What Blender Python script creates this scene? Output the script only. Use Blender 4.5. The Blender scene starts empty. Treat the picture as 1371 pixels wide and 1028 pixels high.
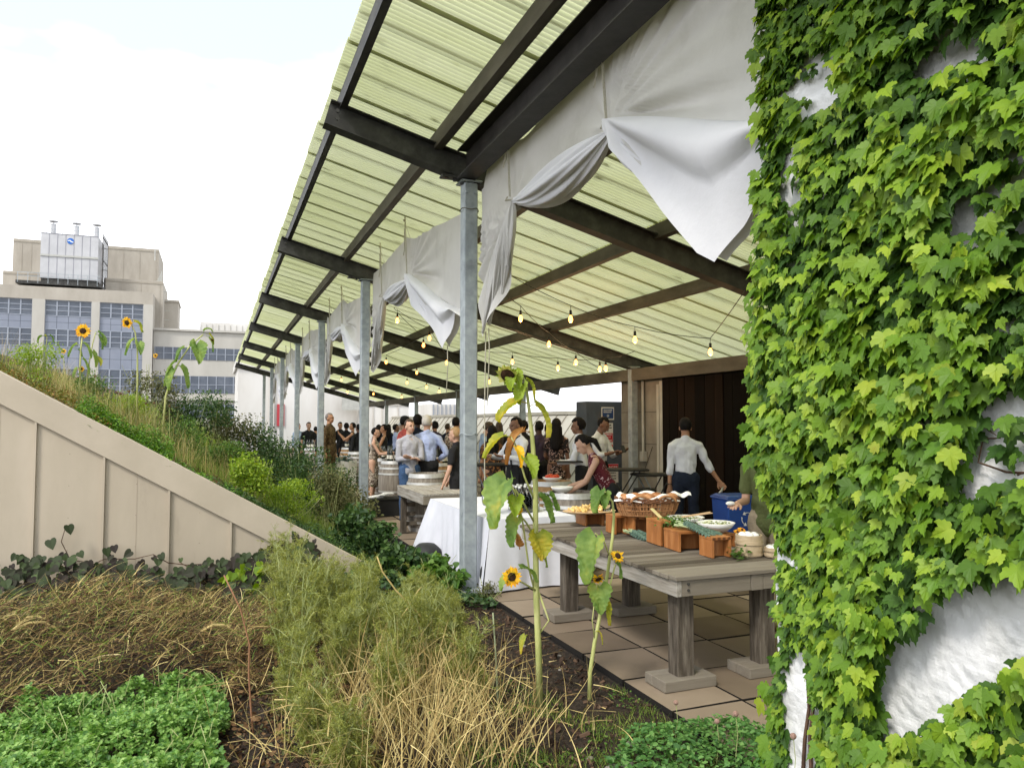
import bpy, bmesh, math, random
import numpy as np
from mathutils import Vector, Matrix, noise as mnoise
from math import sin, cos, pi, radians, sqrt, atan2, exp
random.seed(7)
RND = random.Random(11)
U = RND.uniform
scene = bpy.context.scene
COL = scene.collection
PI = pi

# ---------------------------------------------------------------- materials
MATS = {}
class NT:
    def __init__(s, m):
        s.t = m.node_tree; s.n = s.t.nodes; s.l = s.t.links
    def new(s, kind, **kw):
        n = s.n.new(kind)
        for k, v in kw.items():
            if k in n.inputs: n.inputs[k].default_value = v
            else: setattr(n, k, v)
        return n
    def link(s, a, b): s.l.new(a, b)

def ramp(nt, fac, stops, interp='LINEAR'):
    r = nt.new('ShaderNodeValToRGB'); cr = r.color_ramp; cr.interpolation = interp
    while len(cr.elements) < len(stops): cr.elements.new(0.5)
    for e, (p, c) in zip(cr.elements, stops):
        e.position = p; e.color = (c[0], c[1], c[2], 1)
    nt.link(fac, r.inputs[0]); return r.outputs[0]

def mat(name, stops, rough=0.7, metal=0.0, scale=6.0, detail=5.0, bump=0.0, bscale=None, stretch=(1, 1, 1),
        island=False, transl=0.0, tcol=None, coord='Object', spec=0.3, bdist=0.01, distort=0.0, coat=0.0, objrand=False):
    """procedural material: noise (or per-island random) -> colour ramp, bump from a finer noise"""
    if name in MATS: return MATS[name]
    m = bpy.data.materials.new(name); m.use_nodes = True; nt = NT(m)
    b = nt.n['Principled BSDF']; out = nt.n['Material Output']
    if isinstance(stops[0], (int, float)): stops = [(0, [c * 0.86 for c in stops]), (1, [min(1, c * 1.12) for c in stops])]
    elif len(stops[0]) == 3: stops = [(i / (len(stops) - 1), c) for i, c in enumerate(stops)]
    tc = nt.new('ShaderNodeTexCoord'); mp = nt.new('ShaderNodeMapping'); mp.inputs['Scale'].default_value = stretch
    nt.link(tc.outputs[coord], mp.inputs[0])
    nz = nt.new('ShaderNodeTexNoise', Scale=scale, Detail=detail, Roughness=0.62, Distortion=distort)
    nt.link(mp.outputs[0], nz.inputs['Vector'])
    if island:
        g = nt.new('ShaderNodeNewGeometry')
        mx = nt.new('ShaderNodeMath', operation='MULTIPLY_ADD'); mx.inputs[1].default_value = 0.7; 
        nt.link(g.outputs['Random Per Island'], mx.inputs[0])
        m2 = nt.new('ShaderNodeMath', operation='MULTIPLY'); m2.inputs[1].default_value = 0.3
        nt.link(nz.outputs[0], m2.inputs[0]); nt.link(m2.outputs[0], mx.inputs[2]); fac = mx.outputs[0]
    else:
        mr = nt.new('ShaderNodeMapRange'); mr.inputs[1].default_value = 0.25; mr.inputs[2].default_value = 0.75
        nt.link(nz.outputs[0], mr.inputs[0]); fac = mr.outputs[0]
    col = ramp(nt, fac, stops)
    if objrand:
        oi = nt.new('ShaderNodeObjectInfo'); hs = nt.new('ShaderNodeHueSaturation'); mr2 = nt.new('ShaderNodeMapRange')
        mr2.inputs[3].default_value = 0.8; mr2.inputs[4].default_value = 1.2
        nt.link(oi.outputs['Random'], mr2.inputs[0]); nt.link(mr2.outputs[0], hs.inputs['Value']); nt.link(col, hs.inputs['Color']); col = hs.outputs[0]
    nt.link(col, b.inputs['Base Color'])
    b.inputs['Roughness'].default_value = rough; b.inputs['Metallic'].default_value = metal
    b.inputs['Specular IOR Level'].default_value = spec; b.inputs['Coat Weight'].default_value = coat
    if bump:
        n2 = nt.new('ShaderNodeTexNoise', Scale=bscale or scale * 4, Detail=6.0, Roughness=0.65)
        nt.link(mp.outputs[0], n2.inputs['Vector'])
        bp = nt.new('ShaderNodeBump', Strength=bump, Distance=bdist)
        nt.link(n2.outputs[0], bp.inputs['Height']); nt.link(bp.outputs[0], b.inputs['Normal'])
    if transl:
        tr = nt.new('ShaderNodeBsdfTranslucent'); mixs = nt.new('ShaderNodeMixShader'); mixs.inputs[0].default_value = transl
        if tcol: tr.inputs[0].default_value = (*tcol, 1)
        else:
            hs = nt.new('ShaderNodeHueSaturation'); hs.inputs['Value'].default_value = 1.6; hs.inputs['Saturation'].default_value = 1.1; hs.inputs['Hue'].default_value = 0.49
            nt.link(col, hs.inputs['Color']); nt.link(hs.outputs[0], tr.inputs[0])
        nt.link(b.outputs[0], mixs.inputs[1]); nt.link(tr.outputs[0], mixs.inputs[2]); nt.link(mixs.outputs[0], out.inputs[0])
    MATS[name] = m
    return m

def emit(name, col, strength):
    m = bpy.data.materials.new(name); m.use_nodes = True; b = m.node_tree.nodes['Principled BSDF']
    b.inputs['Base Color'].default_value = (*col, 1); b.inputs['Emission Color'].default_value = (*col, 1); b.inputs['Emission Strength'].default_value = strength
    return m

def glass(name, col=(1, 1, 1), rough=0.02, ior=1.3):
    m = bpy.data.materials.new(name); m.use_nodes = True; b = m.node_tree.nodes['Principled BSDF']
    b.inputs['Base Color'].default_value = (*col, 1); b.inputs['Roughness'].default_value = rough; b.inputs['Transmission Weight'].default_value = 1; b.inputs['IOR'].default_value = ior
    return m

# ---------------------------------------------------------------- mesh builder (world coordinates)
ORIG = {}
class MB:
    def __init__(s): s.v = []; s.f = []; s.mi = []; s.cur = 0
    def add(s, vs, fs):
        o = len(s.v); s.v += [tuple(v) for v in vs]; s.f += [tuple(i + o for i in f) for f in fs]; s.mi += [s.cur] * len(fs); return s
    def box(s, c, d, rz=0, M=None, bev=0):
        x, y, z = d[0] / 2, d[1] / 2, d[2] / 2
        vs = [(-x, -y, -z), (x, -y, -z), (x, y, -z), (-x, y, -z), (-x, -y, z), (x, -y, z), (x, y, z), (-x, y, z)]
        if M is None: M = Matrix.Rotation(rz, 3, 'Z') if rz else None
        if M is not None: vs = [tuple(M @ Vector(v)) for v in vs]
        return s.add([(v[0] + c[0], v[1] + c[1], v[2] + c[2]) for v in vs], [(0, 3, 2, 1), (4, 5, 6, 7), (0, 1, 5, 4), (1, 2, 6, 5), (2, 3, 7, 6), (3, 0, 4, 7)])
    def lohi(s, a, b):
        return s.box([(a[i] + b[i]) / 2 for i in range(3)], [abs(b[i] - a[i]) for i in range(3)])
    def beam(s, p0, p1, w, h, up=(0, 0, 1)):
        p0, p1 = Vector(p0), Vector(p1); d = (p1 - p0); L = d.length; d.normalize()
        x = d.cross(Vector(up)).normalized(); z = x.cross(d)
        M = Matrix((x, d, z)).transposed()
        return s.box((p0 + p1) / 2, (w, L, h), M=M)
    def ibeam(s, p0, p1, w, h, t=0.012):
        p0, p1 = Vector(p0), Vector(p1); d = (p1 - p0).normalized(); x = d.cross(Vector((0, 0, 1))).normalized(); z = x.cross(d)
        s.beam(p0 + z * (h / 2 - t / 2), p1 + z * (h / 2 - t / 2), w, t); s.beam(p0 - z * (h / 2 - t / 2), p1 - z * (h / 2 - t / 2), w, t); s.beam(p0, p1, t, h - 2 * t - 0.001)
        return s
    def tube(s, path, r, n=8, cap=True, flat=1.0):
        P = [Vector(p) for p in path]; m = len(P)
        if not hasattr(r, '__len__'): r = [r] * m
        t0 = (P[1] - P[0]).normalized(); a = Vector((0, 0, 1)) if abs(t0.z) < 0.9 else Vector((1, 0, 0))
        x = t0.cross(a).normalized(); vs = []
        for i in range(m):
            t = (P[min(i + 1, m - 1)] - P[max(i - 1, 0)])
            if t.length < 1e-9: t = t0
            t.normalize(); x = (x - t * x.dot(t))
            if x.length < 1e-6: x = t.cross(Vector((0.3, 0.5, 0.8)))
            x.normalize(); y = t.cross(x)
            for k in range(n):
                an = 2 * PI * k / n; vs.append(P[i] + x * cos(an) * r[i] + y * sin(an) * r[i] * flat)
        fs = [(i * n + k, i * n + (k + 1) % n, (i + 1) * n + (k + 1) % n, (i + 1) * n + k) for i in range(m - 1) for k in range(n)]
        if cap: fs += [tuple(reversed(range(n))), tuple((m - 1) * n + k for k in range(n))]
        return s.add(vs, fs)
    def lathe(s, prof, n=24, c=(0, 0, 0), M=None, sx=1, sy=1, cap=True):
        vs = []
        for (r, z) in prof:
            for k in range(n):
                a = 2 * PI * k / n; v = Vector((r * cos(a) * sx, r * sin(a) * sy, z))
                if M is not None: v = M @ v
                vs.append((v[0] + c[0], v[1] + c[1], v[2] + c[2]))
        m = len(prof)
        fs = [(i * n + k, i * n + (k + 1) % n, (i + 1) * n + (k + 1) % n, (i + 1) * n + k) for i in range(m - 1) for k in range(n)]
        if cap: fs += [tuple(reversed(range(n))), tuple((m - 1) * n + k for k in range(n))]
        return s.add(vs, fs)
    def sphere(s, c, r, nu=12, nv=8, M=None):
        if not hasattr(r, '__len__'): r = (r, r, r)
        prof = [(sin(PI * i / nv) if 0 < i < nv else 0.01, -cos(PI * i / nv)) for i in range(nv + 1)]
        A = Matrix.Diagonal(Vector(r))
        if M is not None: A = M @ A
        return s.lathe(prof, nu, c, A)
    def grid(s, fn, nu, nv, closed=False):
        vs = [fn(i / nu, j / nv) for j in range(nv + 1) for i in range(nu + 1)]
        w = nu + 1
        return s.add(vs, [(j * w + i, j * w + i + 1, (j + 1) * w + i + 1, (j + 1) * w + i) for j in range(nv) for i in range(nu)])
    def prism(s, poly, fn0, fn1):
        """poly of 2-D points, fn maps (a,b)->3-D for both faces"""
        n = len(poly); vs = [fn0(*p) for p in poly] + [fn1(*p) for p in poly]
        return s.add(vs, [tuple(range(n)), tuple(reversed(range(n, 2 * n)))] + [(i, i + n, (i + 1) % n + n, (i + 1) % n) for i in range(n)])
    def build(s, name, m, parent=None, smooth=False, bevel=0.0, jitter=0.0, sub=0, fixn=False):
        o0 = ORIG.get(parent.name, Vector()) if parent else Vector()
        me = bpy.data.meshes.new(name)
        va = np.array(s.v, dtype=np.float64).reshape(-1, 3) - np.array(o0)
        me.from_pydata(va.tolist(), [], s.f)
        ms = m if isinstance(m, (list, tuple)) else [m]
        for q in ms: me.materials.append(q)
        if len(ms) > 1: me.polygons.foreach_set('material_index', s.mi)
        if fixn or bevel:
            bm = bmesh.new(); bm.from_mesh(me)
            if bevel:
                bmesh.ops.bevel(bm, geom=[e for e in bm.edges if e.is_manifold and e.calc_face_angle(0) > 0.6], offset=bevel, segments=1, affect='EDGES', profile=0.6)
            if fixn: bmesh.ops.recalc_face_normals(bm, faces=bm.faces)
            bm.to_mesh(me); bm.free()
        if smooth: me.polygons.foreach_set('use_smooth', [True] * len(me.polygons))
        me.update()
        o = bpy.data.objects.new(name, me); COL.objects.link(o)
        if parent: o.parent = parent
        ORIG[o.name] = o0
        if sub:
            md = o.modifiers.new('s', 'SUBSURF'); md.levels = md.render_levels = sub
        return o

def tag(o, label=None, cat=None, group=None, kind=None):
    if label: o['label'] = label
    if cat: o['category'] = cat
    if group: o['group'] = group
    if kind: o['kind'] = kind
    return o

def thing(name, label, cat, loc=(0, 0, 0), group=None, kind=None):
    o = bpy.data.objects.new(name, None); COL.objects.link(o); o.location = loc; o.empty_display_size = 0.1
    ORIG[o.name] = Vector(loc)
    return tag(o, label, cat, group, kind)

def kids(o): return [c for c in bpy.data.objects if c.parent == o]
def copy_tree(o, loc=None, rz=None, label=None, group=None, parent=None, scale=None):
    c = o.copy(); COL.objects.link(c)
    if parent: c.parent = parent
    ch = KIDS.get(o.name)
    if ch is None: ch = KIDS[o.name] = [q.name for q in kids(o)]
    for q in ch: copy_tree(bpy.data.objects[q], parent=c)
    if loc is not None: c.location = loc
    if rz is not None: c.rotation_euler = (0, 0, rz)
    if scale: c.scale = (scale,) * 3
    if label: c['label'] = label
    if group: c['group'] = group
    return c
KIDS = {}

# ---------------------------------------------------------------- where things stand: a sight line of the surveyed camera met with a real plane
FPX, PW, PH, HC = 1020.0, 1371.0, 1028.0, 1.75
YAW = radians(21.3); PITCH = math.atan((565 - 514) / FPX)
RV = Vector((cos(YAW), -sin(YAW), 0)); FV = Vector((sin(YAW) * cos(PITCH), cos(YAW) * cos(PITCH), sin(PITCH))); UV = RV.cross(FV)
def on(px, py, axis, val):
    d = FV + RV * ((px - PW / 2) / FPX) + UV * ((PH / 2 - py) / FPX)
    i = 'XYZ'.index(axis); t = (val - (0, 0, HC)[i]) / d[i]
    return Vector((0, 0, HC)) + d * t

cam = bpy.data.cameras.new('camera'); camo = bpy.data.objects.new('camera', cam); COL.objects.link(camo)
cam.sensor_width = 36; cam.sensor_fit = 'HORIZONTAL'; cam.lens = 36 * FPX / PW; cam.clip_start = 0.05; cam.clip_end = 3000
camo.matrix_world = Matrix.Translation((0, 0, HC)) @ Matrix((RV, UV, -FV)).transposed().to_4x4()
scene.camera = camo

# ---------------------------------------------------------------- light
w = bpy.data.worlds.new('World'); scene.world = w; w.use_nodes = True
nt = NT(w); bg = nt.n['Background']
SUN_EL, SUN_ROT = radians(48), radians(-125)
sky = nt.new('ShaderNodeTexSky'); sky.sky_type = 'NISHITA'; sky.sun_disc = False; sky.sun_elevation = SUN_EL; sky.sun_rotation = SUN_ROT
tc = nt.new('ShaderNodeTexCoord')
nz = nt.new('ShaderNodeTexNoise', Scale=2.2, Detail=5.0, Roughness=0.5)
mp = nt.new('ShaderNodeMapping'); mp.inputs['Scale'].default_value = (1, 1, 2.5); mp.inputs['Location'].default_value = (3.3, 1.1, 0.5); nt.link(tc.outputs['Generated'], mp.inputs[0]); nt.link(mp.outputs[0], nz.inputs['Vector'])
sx = nt.new('ShaderNodeSeparateXYZ'); nt.link(tc.outputs['Generated'], sx.inputs[0])
hz = nt.new('ShaderNodeMapRange'); hz.inputs[1].default_value = 0.18; hz.inputs[2].default_value = 0.48; hz.inputs[3].default_value = 0.30; hz.inputs[4].default_value = 0.0
nt.link(sx.outputs[2], hz.inputs[0])
ad = nt.new('ShaderNodeMath', operation='ADD'); nt.link(nz.outputs[0], ad.inputs[0]); nt.link(hz.outputs[0], ad.inputs[1])
cm = nt.new('ShaderNodeMapRange'); cm.inputs[1].default_value = 0.42; cm.inputs[2].default_value = 0.64; cm.inputs[3].default_value = 0.32; cm.inputs[4].default_value = 1.0; nt.link(ad.outputs[0], cm.inputs[0])
mx = nt.new('ShaderNodeMix', data_type='RGBA'); nt.link(cm.outputs[0], mx.inputs['Factor'])
nt.link(sky.outputs[0], mx.inputs['A']); mx.inputs['B'].default_value = (10.2, 10.4, 10.8, 1)
nt.link(mx.outputs['Result'], bg.inputs['Color']); bg.inputs['Strength'].default_value = 0.115
sl = bpy.data.lights.new('sun', 'SUN'); sl.energy = 1.5; sl.angle = radians(11); sl.color = (1, 0.95, 0.88)
so = bpy.data.objects.new('sun', sl); COL.objects.link(so)
sd = Vector((sin(SUN_ROT) * cos(SUN_EL), cos(SUN_ROT) * cos(SUN_EL), sin(SUN_EL)))
so.rotation_euler = (-sd).to_track_quat('-Z', 'Y').to_euler()
scene.view_settings.view_transform = 'Standard'; scene.view_settings.look = 'None'; scene.view_settings.exposure = 0.98; scene.view_settings.gamma = 1
cy = scene.cycles
cy.use_denoising = True
try: cy.denoiser = 'OPENIMAGEDENOISE'
except Exception: pass
cy.max_bounces = 7; cy.diffuse_bounces = 4; cy.transparent_max_bounces = 12; cy.transmission_bounces = 6; cy.caustics_reflective = False; cy.caustics_refractive = False
cy.sample_clamp_indirect = 4.0; cy.use_adaptive_sampling = True; cy.adaptive_threshold = 0.02
# ================================================================ materials of the setting
M_soil = mat('soil', [(0, (.008, .006, .004)), (.45, (.025, .017, .011)), (.8, (.055, .038, .025)), (1, (.11, .082, .055))], rough=.95, scale=22, detail=9, bump=1.0, bscale=60, bdist=.02)
M_paver = mat('paver', [(0, (.075, .055, .036)), (.35, (.165, .125, .085)), (.7, (.235, .182, .128)), (1, (.33, .265, .195))], rough=.85, scale=3.2, detail=10, bump=.35, bscale=90, bdist=.004, island=True, spec=.25)
M_joint = mat('joint', (.012, .010, .008), rough=.95, scale=30)
M_steel = mat('galvanised_steel', [(0, (.20, .225, .24)), (.5, (.30, .335, .35)), (1, (.40, .44, .45))], rough=.55, metal=.25, scale=9, detail=8, bump=.08, bscale=60, spec=.4)
M_dsteel = mat('dark_steel', [(0, (.018, .017, .016)), (.5, (.042, .041, .037)), (1, (.085, .083, .075))], rough=.6, metal=.2, scale=5, detail=8, bump=.1, bscale=50, stretch=(1, .4, 1))
M_wbeam = mat('purlin_steel', [(0, (.045, .038, .028)), (.5, (.095, .083, .065)), (1, (.16, .14, .11))], rough=.65, metal=.1, scale=4, detail=8, bump=.1, stretch=(1, .3, 1))
M_siding = mat('beige_siding', [(0, (.31, .265, .20)), (.3, (.43, .368, .28)), (.6, (.465, .40, .305)), (1, (.52, .45, .35))], rough=.75, scale=1.6, detail=9, bump=.25, bscale=160, bdist=.003, stretch=(1, 1, .35))
M_cap = mat('beige_cap', [(0, (.41, .352, .265)), (1, (.52, .45, .35))], rough=.7, scale=1.6, detail=8, bump=.12, bscale=120, bdist=.003)
M_groove = mat('groove', (.40, .33, .25), rough=.9)
M_conc = mat('concrete', [(0, (.25, .225, .185)), (.45, (.34, .31, .26)), (1, (.42, .385, .33))], rough=.9, scale=.35, detail=9, bump=.1, stretch=(1, 1, .35))
M_conc2 = mat('concrete_light', [(0, (.34, .325, .285)), (1, (.45, .43, .385))], rough=.9, scale=.4, detail=9, stretch=(1, 1, .3))
M_white = mat('white_render', [(0, (.48, .455, .41)), (.4, (.58, .56, .52)), (1, (.66, .65, .62))], rough=.85, scale=.5, detail=8, stretch=(1, 1, .3))
M_rust = mat('stain_brown', (.25, .15, .08), rough=.9)

# ---------------------------------------------------------------- ground: one sheet to the horizon, the planted mound and the bed are sheets of their own
def nz3(x, y, z=0, s=1.0, o=0.0): return mnoise.noise(Vector((x * s + o, y * s - o, z * s)))
m = MB(); m.lohi((-400, -60, -.30), (400, 900, -.13)); M_ground = mat('far_ground', [(0, (.09, .085, .07)), (1, (.17, .16, .14))], rough=.95, scale=.2)
tag(m.build('ground', M_ground), kind='structure')
def bed_h(x, y):
    h = -.02 + .035 * nz3(x, y, 0, .9) + .03 * nz3(x, y, 1, 3.1) + .018 * nz3(x, y, 2, 9)
    e = max(0, min(1, (2.58 - x) / .25)); h = h * e + (1 - e) * -.035
    h += .06 * exp(-((x - 1.0) ** 2) / .5) * (y > 0)
    return h
m = MB(); m.grid(lambda u, v: (lambda x, y: (x, y, bed_h(x, y) + .012 * nz3(x, y, 3, 25)))(-7 + 9.6 * u, -2 + 11.0 * v), 240, 275)
tag(m.build('soil_bed', M_soil, smooth=True), kind='structure')
# patio: base sheet plus slabs with open joints
m = MB(); m.lohi((2.6, -3, -.125), (13, 52, -.045)); tag(m.build('patio_base', M_joint), kind='structure')
m = MB(); PV = .603; r = random.Random(3)
for i in range(0, 16):
    for j in range(-4, 80):
        x0 = 3.13 + (i - 1) * PV; y0 = 5.24 + (j - 8) * PV
        if y0 > 46: continue
        g = .012; dz = r.uniform(-.004, .004); tx, ty = r.uniform(-.003, .003), r.uniform(-.003, .003)
        xa_ = max(x0 + g, 2.62); a, b, c, d = (xa_, y0 + g), (x0 + PV - g, y0 + g), (x0 + PV - g, y0 + PV - g), (xa_, y0 + PV - g)
        zt = [dz + sx_ * tx + sy_ * ty for sx_, sy_ in ((-1, -1), (1, -1), (1, 1), (-1, 1))]
        m.add([(p[0], p[1], -.04) for p in (a, b, c, d)] + [(p[0], p[1], z) for p, z in zip((a, b, c, d), zt)], [(4, 5, 6, 7), (0, 1, 5, 4), (1, 2, 6, 5), (2, 3, 7, 6), (3, 0, 4, 7)]); m.mi[-4:] = [1, 1, 1, 1]
tag(m.build('patio', [M_paver, M_joint]), kind='structure')

# planted mound behind the siding
S0 = Vector((-1.976, 8.8, 2.249)); S1 = Vector((1.72, 8.8, .10))
SL = (S1.z - S0.z) / (S1.x - S0.x)
def mound_h(x, y=9): 
    z = S0.z + SL * (x - S0.x)
    z = min(z, 2.9)
    if x > 1.72: z = .10 - (x - 1.72) * .14
    return z - .10
m = MB(); m.grid(lambda u, v: (lambda x, y: (x, y, mound_h(x) + .05 * nz3(x, y, 0, 1.5) * min(1, (y - 8.86) * 2)))(-7 + 9.58 * u, 8.87 + 37 * v), 60, 160)
tag(m.build('planted_mound', M_soil, smooth=True), kind='structure')

# ---------------------------------------------------------------- beige siding end wall of the mound
sw = thing('siding_wall', 'beige vertical-board wedge wall with sloping cap board', 'wall', (0, 8.8, 0))
m = MB()
def ztop(x): return S0.z + SL * (x - S0.x)
xs = [-7, -1.976 - (2.9 - 2.249) / -SL * 1.0, 1.78]; xk = S0.x + (3.1 - S0.z) / SL
poly = [(-7, -.12), (1.80, -.12), (1.80, ztop(1.80) - .06), (xk, 3.1 - .06), (-7, 3.1 - .06)]
m.prism(poly, lambda a, b: (a, 8.86, b), lambda a, b: (a, 8.80, b)); m.build('board_panel', M_siding, sw, fixn=True)
m = MB(); g = MB()
for k in range(-9, 6):
    xb = -.429 + .6125 * k
    if xb < 1.7: 
        zt = min(ztop(xb), 3.1) - .08
        if zt > 0: m.box((xb, 8.785, zt / 2 - .06), (.02, .03, zt + .12))
    for q in (1, 2, 3):
        xg = xb + q * .153
        if xg < 1.65 and q == 2 and k % 2:
            zt = min(ztop(xg), 3.1) - .08
            if zt > 0: g.box((xg, 8.7995, zt / 2 - .06), (.003, .003, zt + .12))
m.build('batten', M_siding, sw); nl = MB()
for k in range(-9, 6):
    for q in (.02, .30):
        xb = -.429 + .6125 * k + q
        for j in range(9):
            z = .15 + .32 * j
            if xb < 1.7 and z < min(ztop(xb), 3.1) - .35: nl.box((xb, 8.7985, z), (.006, .004, .006))
nl.build('nail', mat('nail_grey', (.2, .17, .14)), sw); g.build('groove', M_groove, sw)
def capboard(x0, x1, name='cap_board'):
    m = MB(); p0 = (x0, ztop(x0)); p1 = (x1, ztop(x1)); n = Vector((-SL, 0, 1)).normalized(); w = .27
    poly = [p0, p1, (p1[0] - n.x * w, p1[1] - n.z * w), (p0[0] - n.x * w, p0[1] - n.z * w)]
    m.prism(poly, lambda a, b: (a, 8.90, b), lambda a, b: (a, 8.765, b)); return m.build(name, M_cap, sw, fixn=True, bevel=.004)
capboard(1.01, 1.80); capboard(-2.4, 1.004); capboard(xk, -2.406)
m = MB(); m.lohi((-7, 8.765, 2.83), (xk - .01, 8.9, 3.1)); m.build('cap_board', M_cap, sw)

# ================================================================ PERGOLA
pg = thing('pergola', 'long steel pergola with pale green corrugated translucent roof over the patio', 'pergola', (2.51, 7.71, 0))
PX, PY, SP = 2.51, 7.71, 6.06
NB = 7
RS = -.27                                    # roof slope per metre of X
def rz(x): return 4.45 + RS * (x - PX)       # underside of rafters' top plane = rafter centre line top
def roofz(x): return rz(x) + .33
rows = [PY + SP * k for k in range(-1, NB)]
X0, X1 = 1.04, 9.35
for k, y in enumerate(rows):
    if k > 0:
        m = MB(); m.box((PX, y, 2.13), (.152, .152, 4.36)); m.box((PX, y, 4.318), (.24, .24, .02)); p = m.build('post', M_steel, pg, bevel=.012)
        m = MB()
        for sx_ in (-.05, .05): m.box((PX + sx_, y - .08, 4.2), (.03, .02, .03)); 
        m.box((PX, y - .085, .015), (.28, .28, .03)); m.build('plate', M_steel, p)
    if k > 1:
        m = MB(); m.box((8.05, y, 1.42), (.152, .152, 2.94)); m.box((8.05, y, 2.885), (.24, .24, .02)); m.build('post', M_steel, pg, bevel=.012)
    m = MB(); m.ibeam((1.0, y, rz(1.0)), (9.2, y, rz(9.2)), .17, .26); ra = m.build('rafter', M_dsteel, pg)
    if k in (1, 2):
        m = MB()
        for dx in (-.26, -.17, -.09): m.tube([(PX + dx, y - .03, rz(PX + dx) - .15), (PX + dx, y - .03, rz(PX + dx) - .185)], .022, 6)
        m.box((PX - .17, y - .02, rz(PX - .17) - .142), (.30, .13, .02))
        for dz in (0, .08): m.tube([(1.09, y - .075 - .012, rz(1.09) - .03 + dz - .02), (1.09, y - .11, rz(1.09) - .03 + dz - .02)], .02, 6)
        m.build('bolt', M_dsteel, ra)
for (x, wd, h, M, dz) in ((1.16, .07, .15, M_dsteel, .21), (2.16, .09, .17, M_wbeam, .20), (3.42, .1, .17, M_wbeam, .20), (4.86, .1, .17, M_wbeam, .20), (6.22, .1, .17, M_wbeam, .20), (9.2, .08, .15, M_wbeam, .2)):
    m = MB(); m.lohi((x - wd / 2, -2.4, rz(x) + dz - h / 2 - .02), (x + wd / 2, PY + SP * 6 + .5, rz(x) + dz + h / 2 - .02)); m.build('purlin', M, pg)
m = MB()
for y0, y1 in list(zip([-2.4] + rows, rows))[:2]:
    m.ibeam((PX - .06, y0 + .1, rz(PX) + .03), (PX - .06, y1 - .1, rz(PX) + .03), .21, .30)
m.build('girder', mat('black_steel', [(0, (.018, .016, .014)), (1, (.05, .045, .04))], rough=.5, scale=6, bump=.1), pg)
m = MB(); m.lohi((7.98, -2.4, 2.60), (8.12, PY + SP * 6 + .5, 2.84)); m.build('inner_beam', M_wbeam, pg)
# roof sheets: corrugation runs downslope
def roof_mat():
    m = bpy.data.materials.new('roof_sheet'); m.use_nodes = True; nt = NT(m); nt.n.remove(nt.n['Principled BSDF']); out = nt.n['Material Output']
    tc = nt.new('ShaderNodeTexCoord'); mp = nt.new('ShaderNodeMapping'); mp.inputs['Scale'].default_value = (.25, 1, 1); nt.link(tc.outputs['Object'], mp.inputs[0])
    nz = nt.new('ShaderNodeTexNoise', Scale=2.2, Detail=8.0, Roughness=.6); nt.link(mp.outputs[0], nz.inputs['Vector'])
    g = nt.new('ShaderNodeNewGeometry'); a = nt.new('ShaderNodeMath', operation='MULTIPLY_ADD'); a.inputs[1].default_value = .35; nt.link(g.outputs['Random Per Island'], a.inputs[0])
    b = nt.new('ShaderNodeMath', operation='MULTIPLY'); b.inputs[1].default_value = .65; nt.link(nz.outputs[0], b.inputs[0]); nt.link(b.outputs[0], a.inputs[2])
    c = ramp(nt, a.outputs[0], [(.12, (.46, .49, .22)), (.38, (.74, .77, .43)), (.9, (.86, .88, .60))])
    wv = nt.new('ShaderNodeTexWave', Scale=1.0); wv.wave_type = 'BANDS'; wv.bands_direction = 'Y'; wv.inputs['Scale'].default_value = 2 * PI / 20 / .0676 ; wv.inputs['Distortion'].default_value = .0; nt.link(tc.outputs['Object'], wv.inputs['Vector'])  # ridge light and shade painted into the colour at the corrugation pitch
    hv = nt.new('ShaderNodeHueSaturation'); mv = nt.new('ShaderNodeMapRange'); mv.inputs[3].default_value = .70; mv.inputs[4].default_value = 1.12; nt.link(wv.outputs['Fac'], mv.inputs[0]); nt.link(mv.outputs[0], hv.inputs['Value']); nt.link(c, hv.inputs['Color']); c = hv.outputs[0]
    d = nt.new('ShaderNodeBsdfDiffuse'); t = nt.new('ShaderNodeBsdfTranslucent'); nt.link(c, d.inputs[0]); nt.link(c, t.inputs[0])
    gl = nt.new('ShaderNodeBsdfGlossy', Roughness=.35); ms = nt.new('ShaderNodeMixShader'); ms.inputs[0].default_value = .62
    nt.link(d.outputs[0], ms.inputs[1]); nt.link(t.outputs[0], ms.inputs[2])
    m2 = nt.new('ShaderNodeMixShader'); m2.inputs[0].default_value = .05; nt.link(ms.outputs[0], m2.inputs[1]); nt.link(gl.outputs[0], m2.inputs[2]); nt.link(m2.outputs[0], out.inputs[0]); return m
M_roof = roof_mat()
SHW, PIT = 1.015, .0676 * 1.0
ny = 15 * 6
def sheet(x0, x1, ya, zo):
    m = MB(); cols = []
    vs = []; nseg = ny
    for j in range(nseg + 1):
        y = ya + (SHW + .05) * j / nseg; h = .02 * cos(2 * PI * (y - ya) / PIT)
        if j in (0, nseg): h -= .004
        vs += [(x0, y, roofz(x0) + h + zo), (x1, y, roofz(x1) + h + zo)]
    m.add(vs, [(2 * j, 2 * j + 1, 2 * j + 3, 2 * j + 2) for j in range(nseg)]); return m
allr = MB(); r = random.Random(5); y = -2.4; k = 0
while y < PY + SP * 6 + .3:
    a = sheet(1.045 + r.uniform(-.012, .012), 5.05, y, (k % 2) * .006); b = sheet(4.88, X1, y, (k % 2) * .006 + .016 * -1)
    allr.add(a.v, a.f); allr.add(b.v, b.f); y += SHW - .0; k += 1
allr.build('roof_sheet', M_roof, pg, smooth=True)
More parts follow.
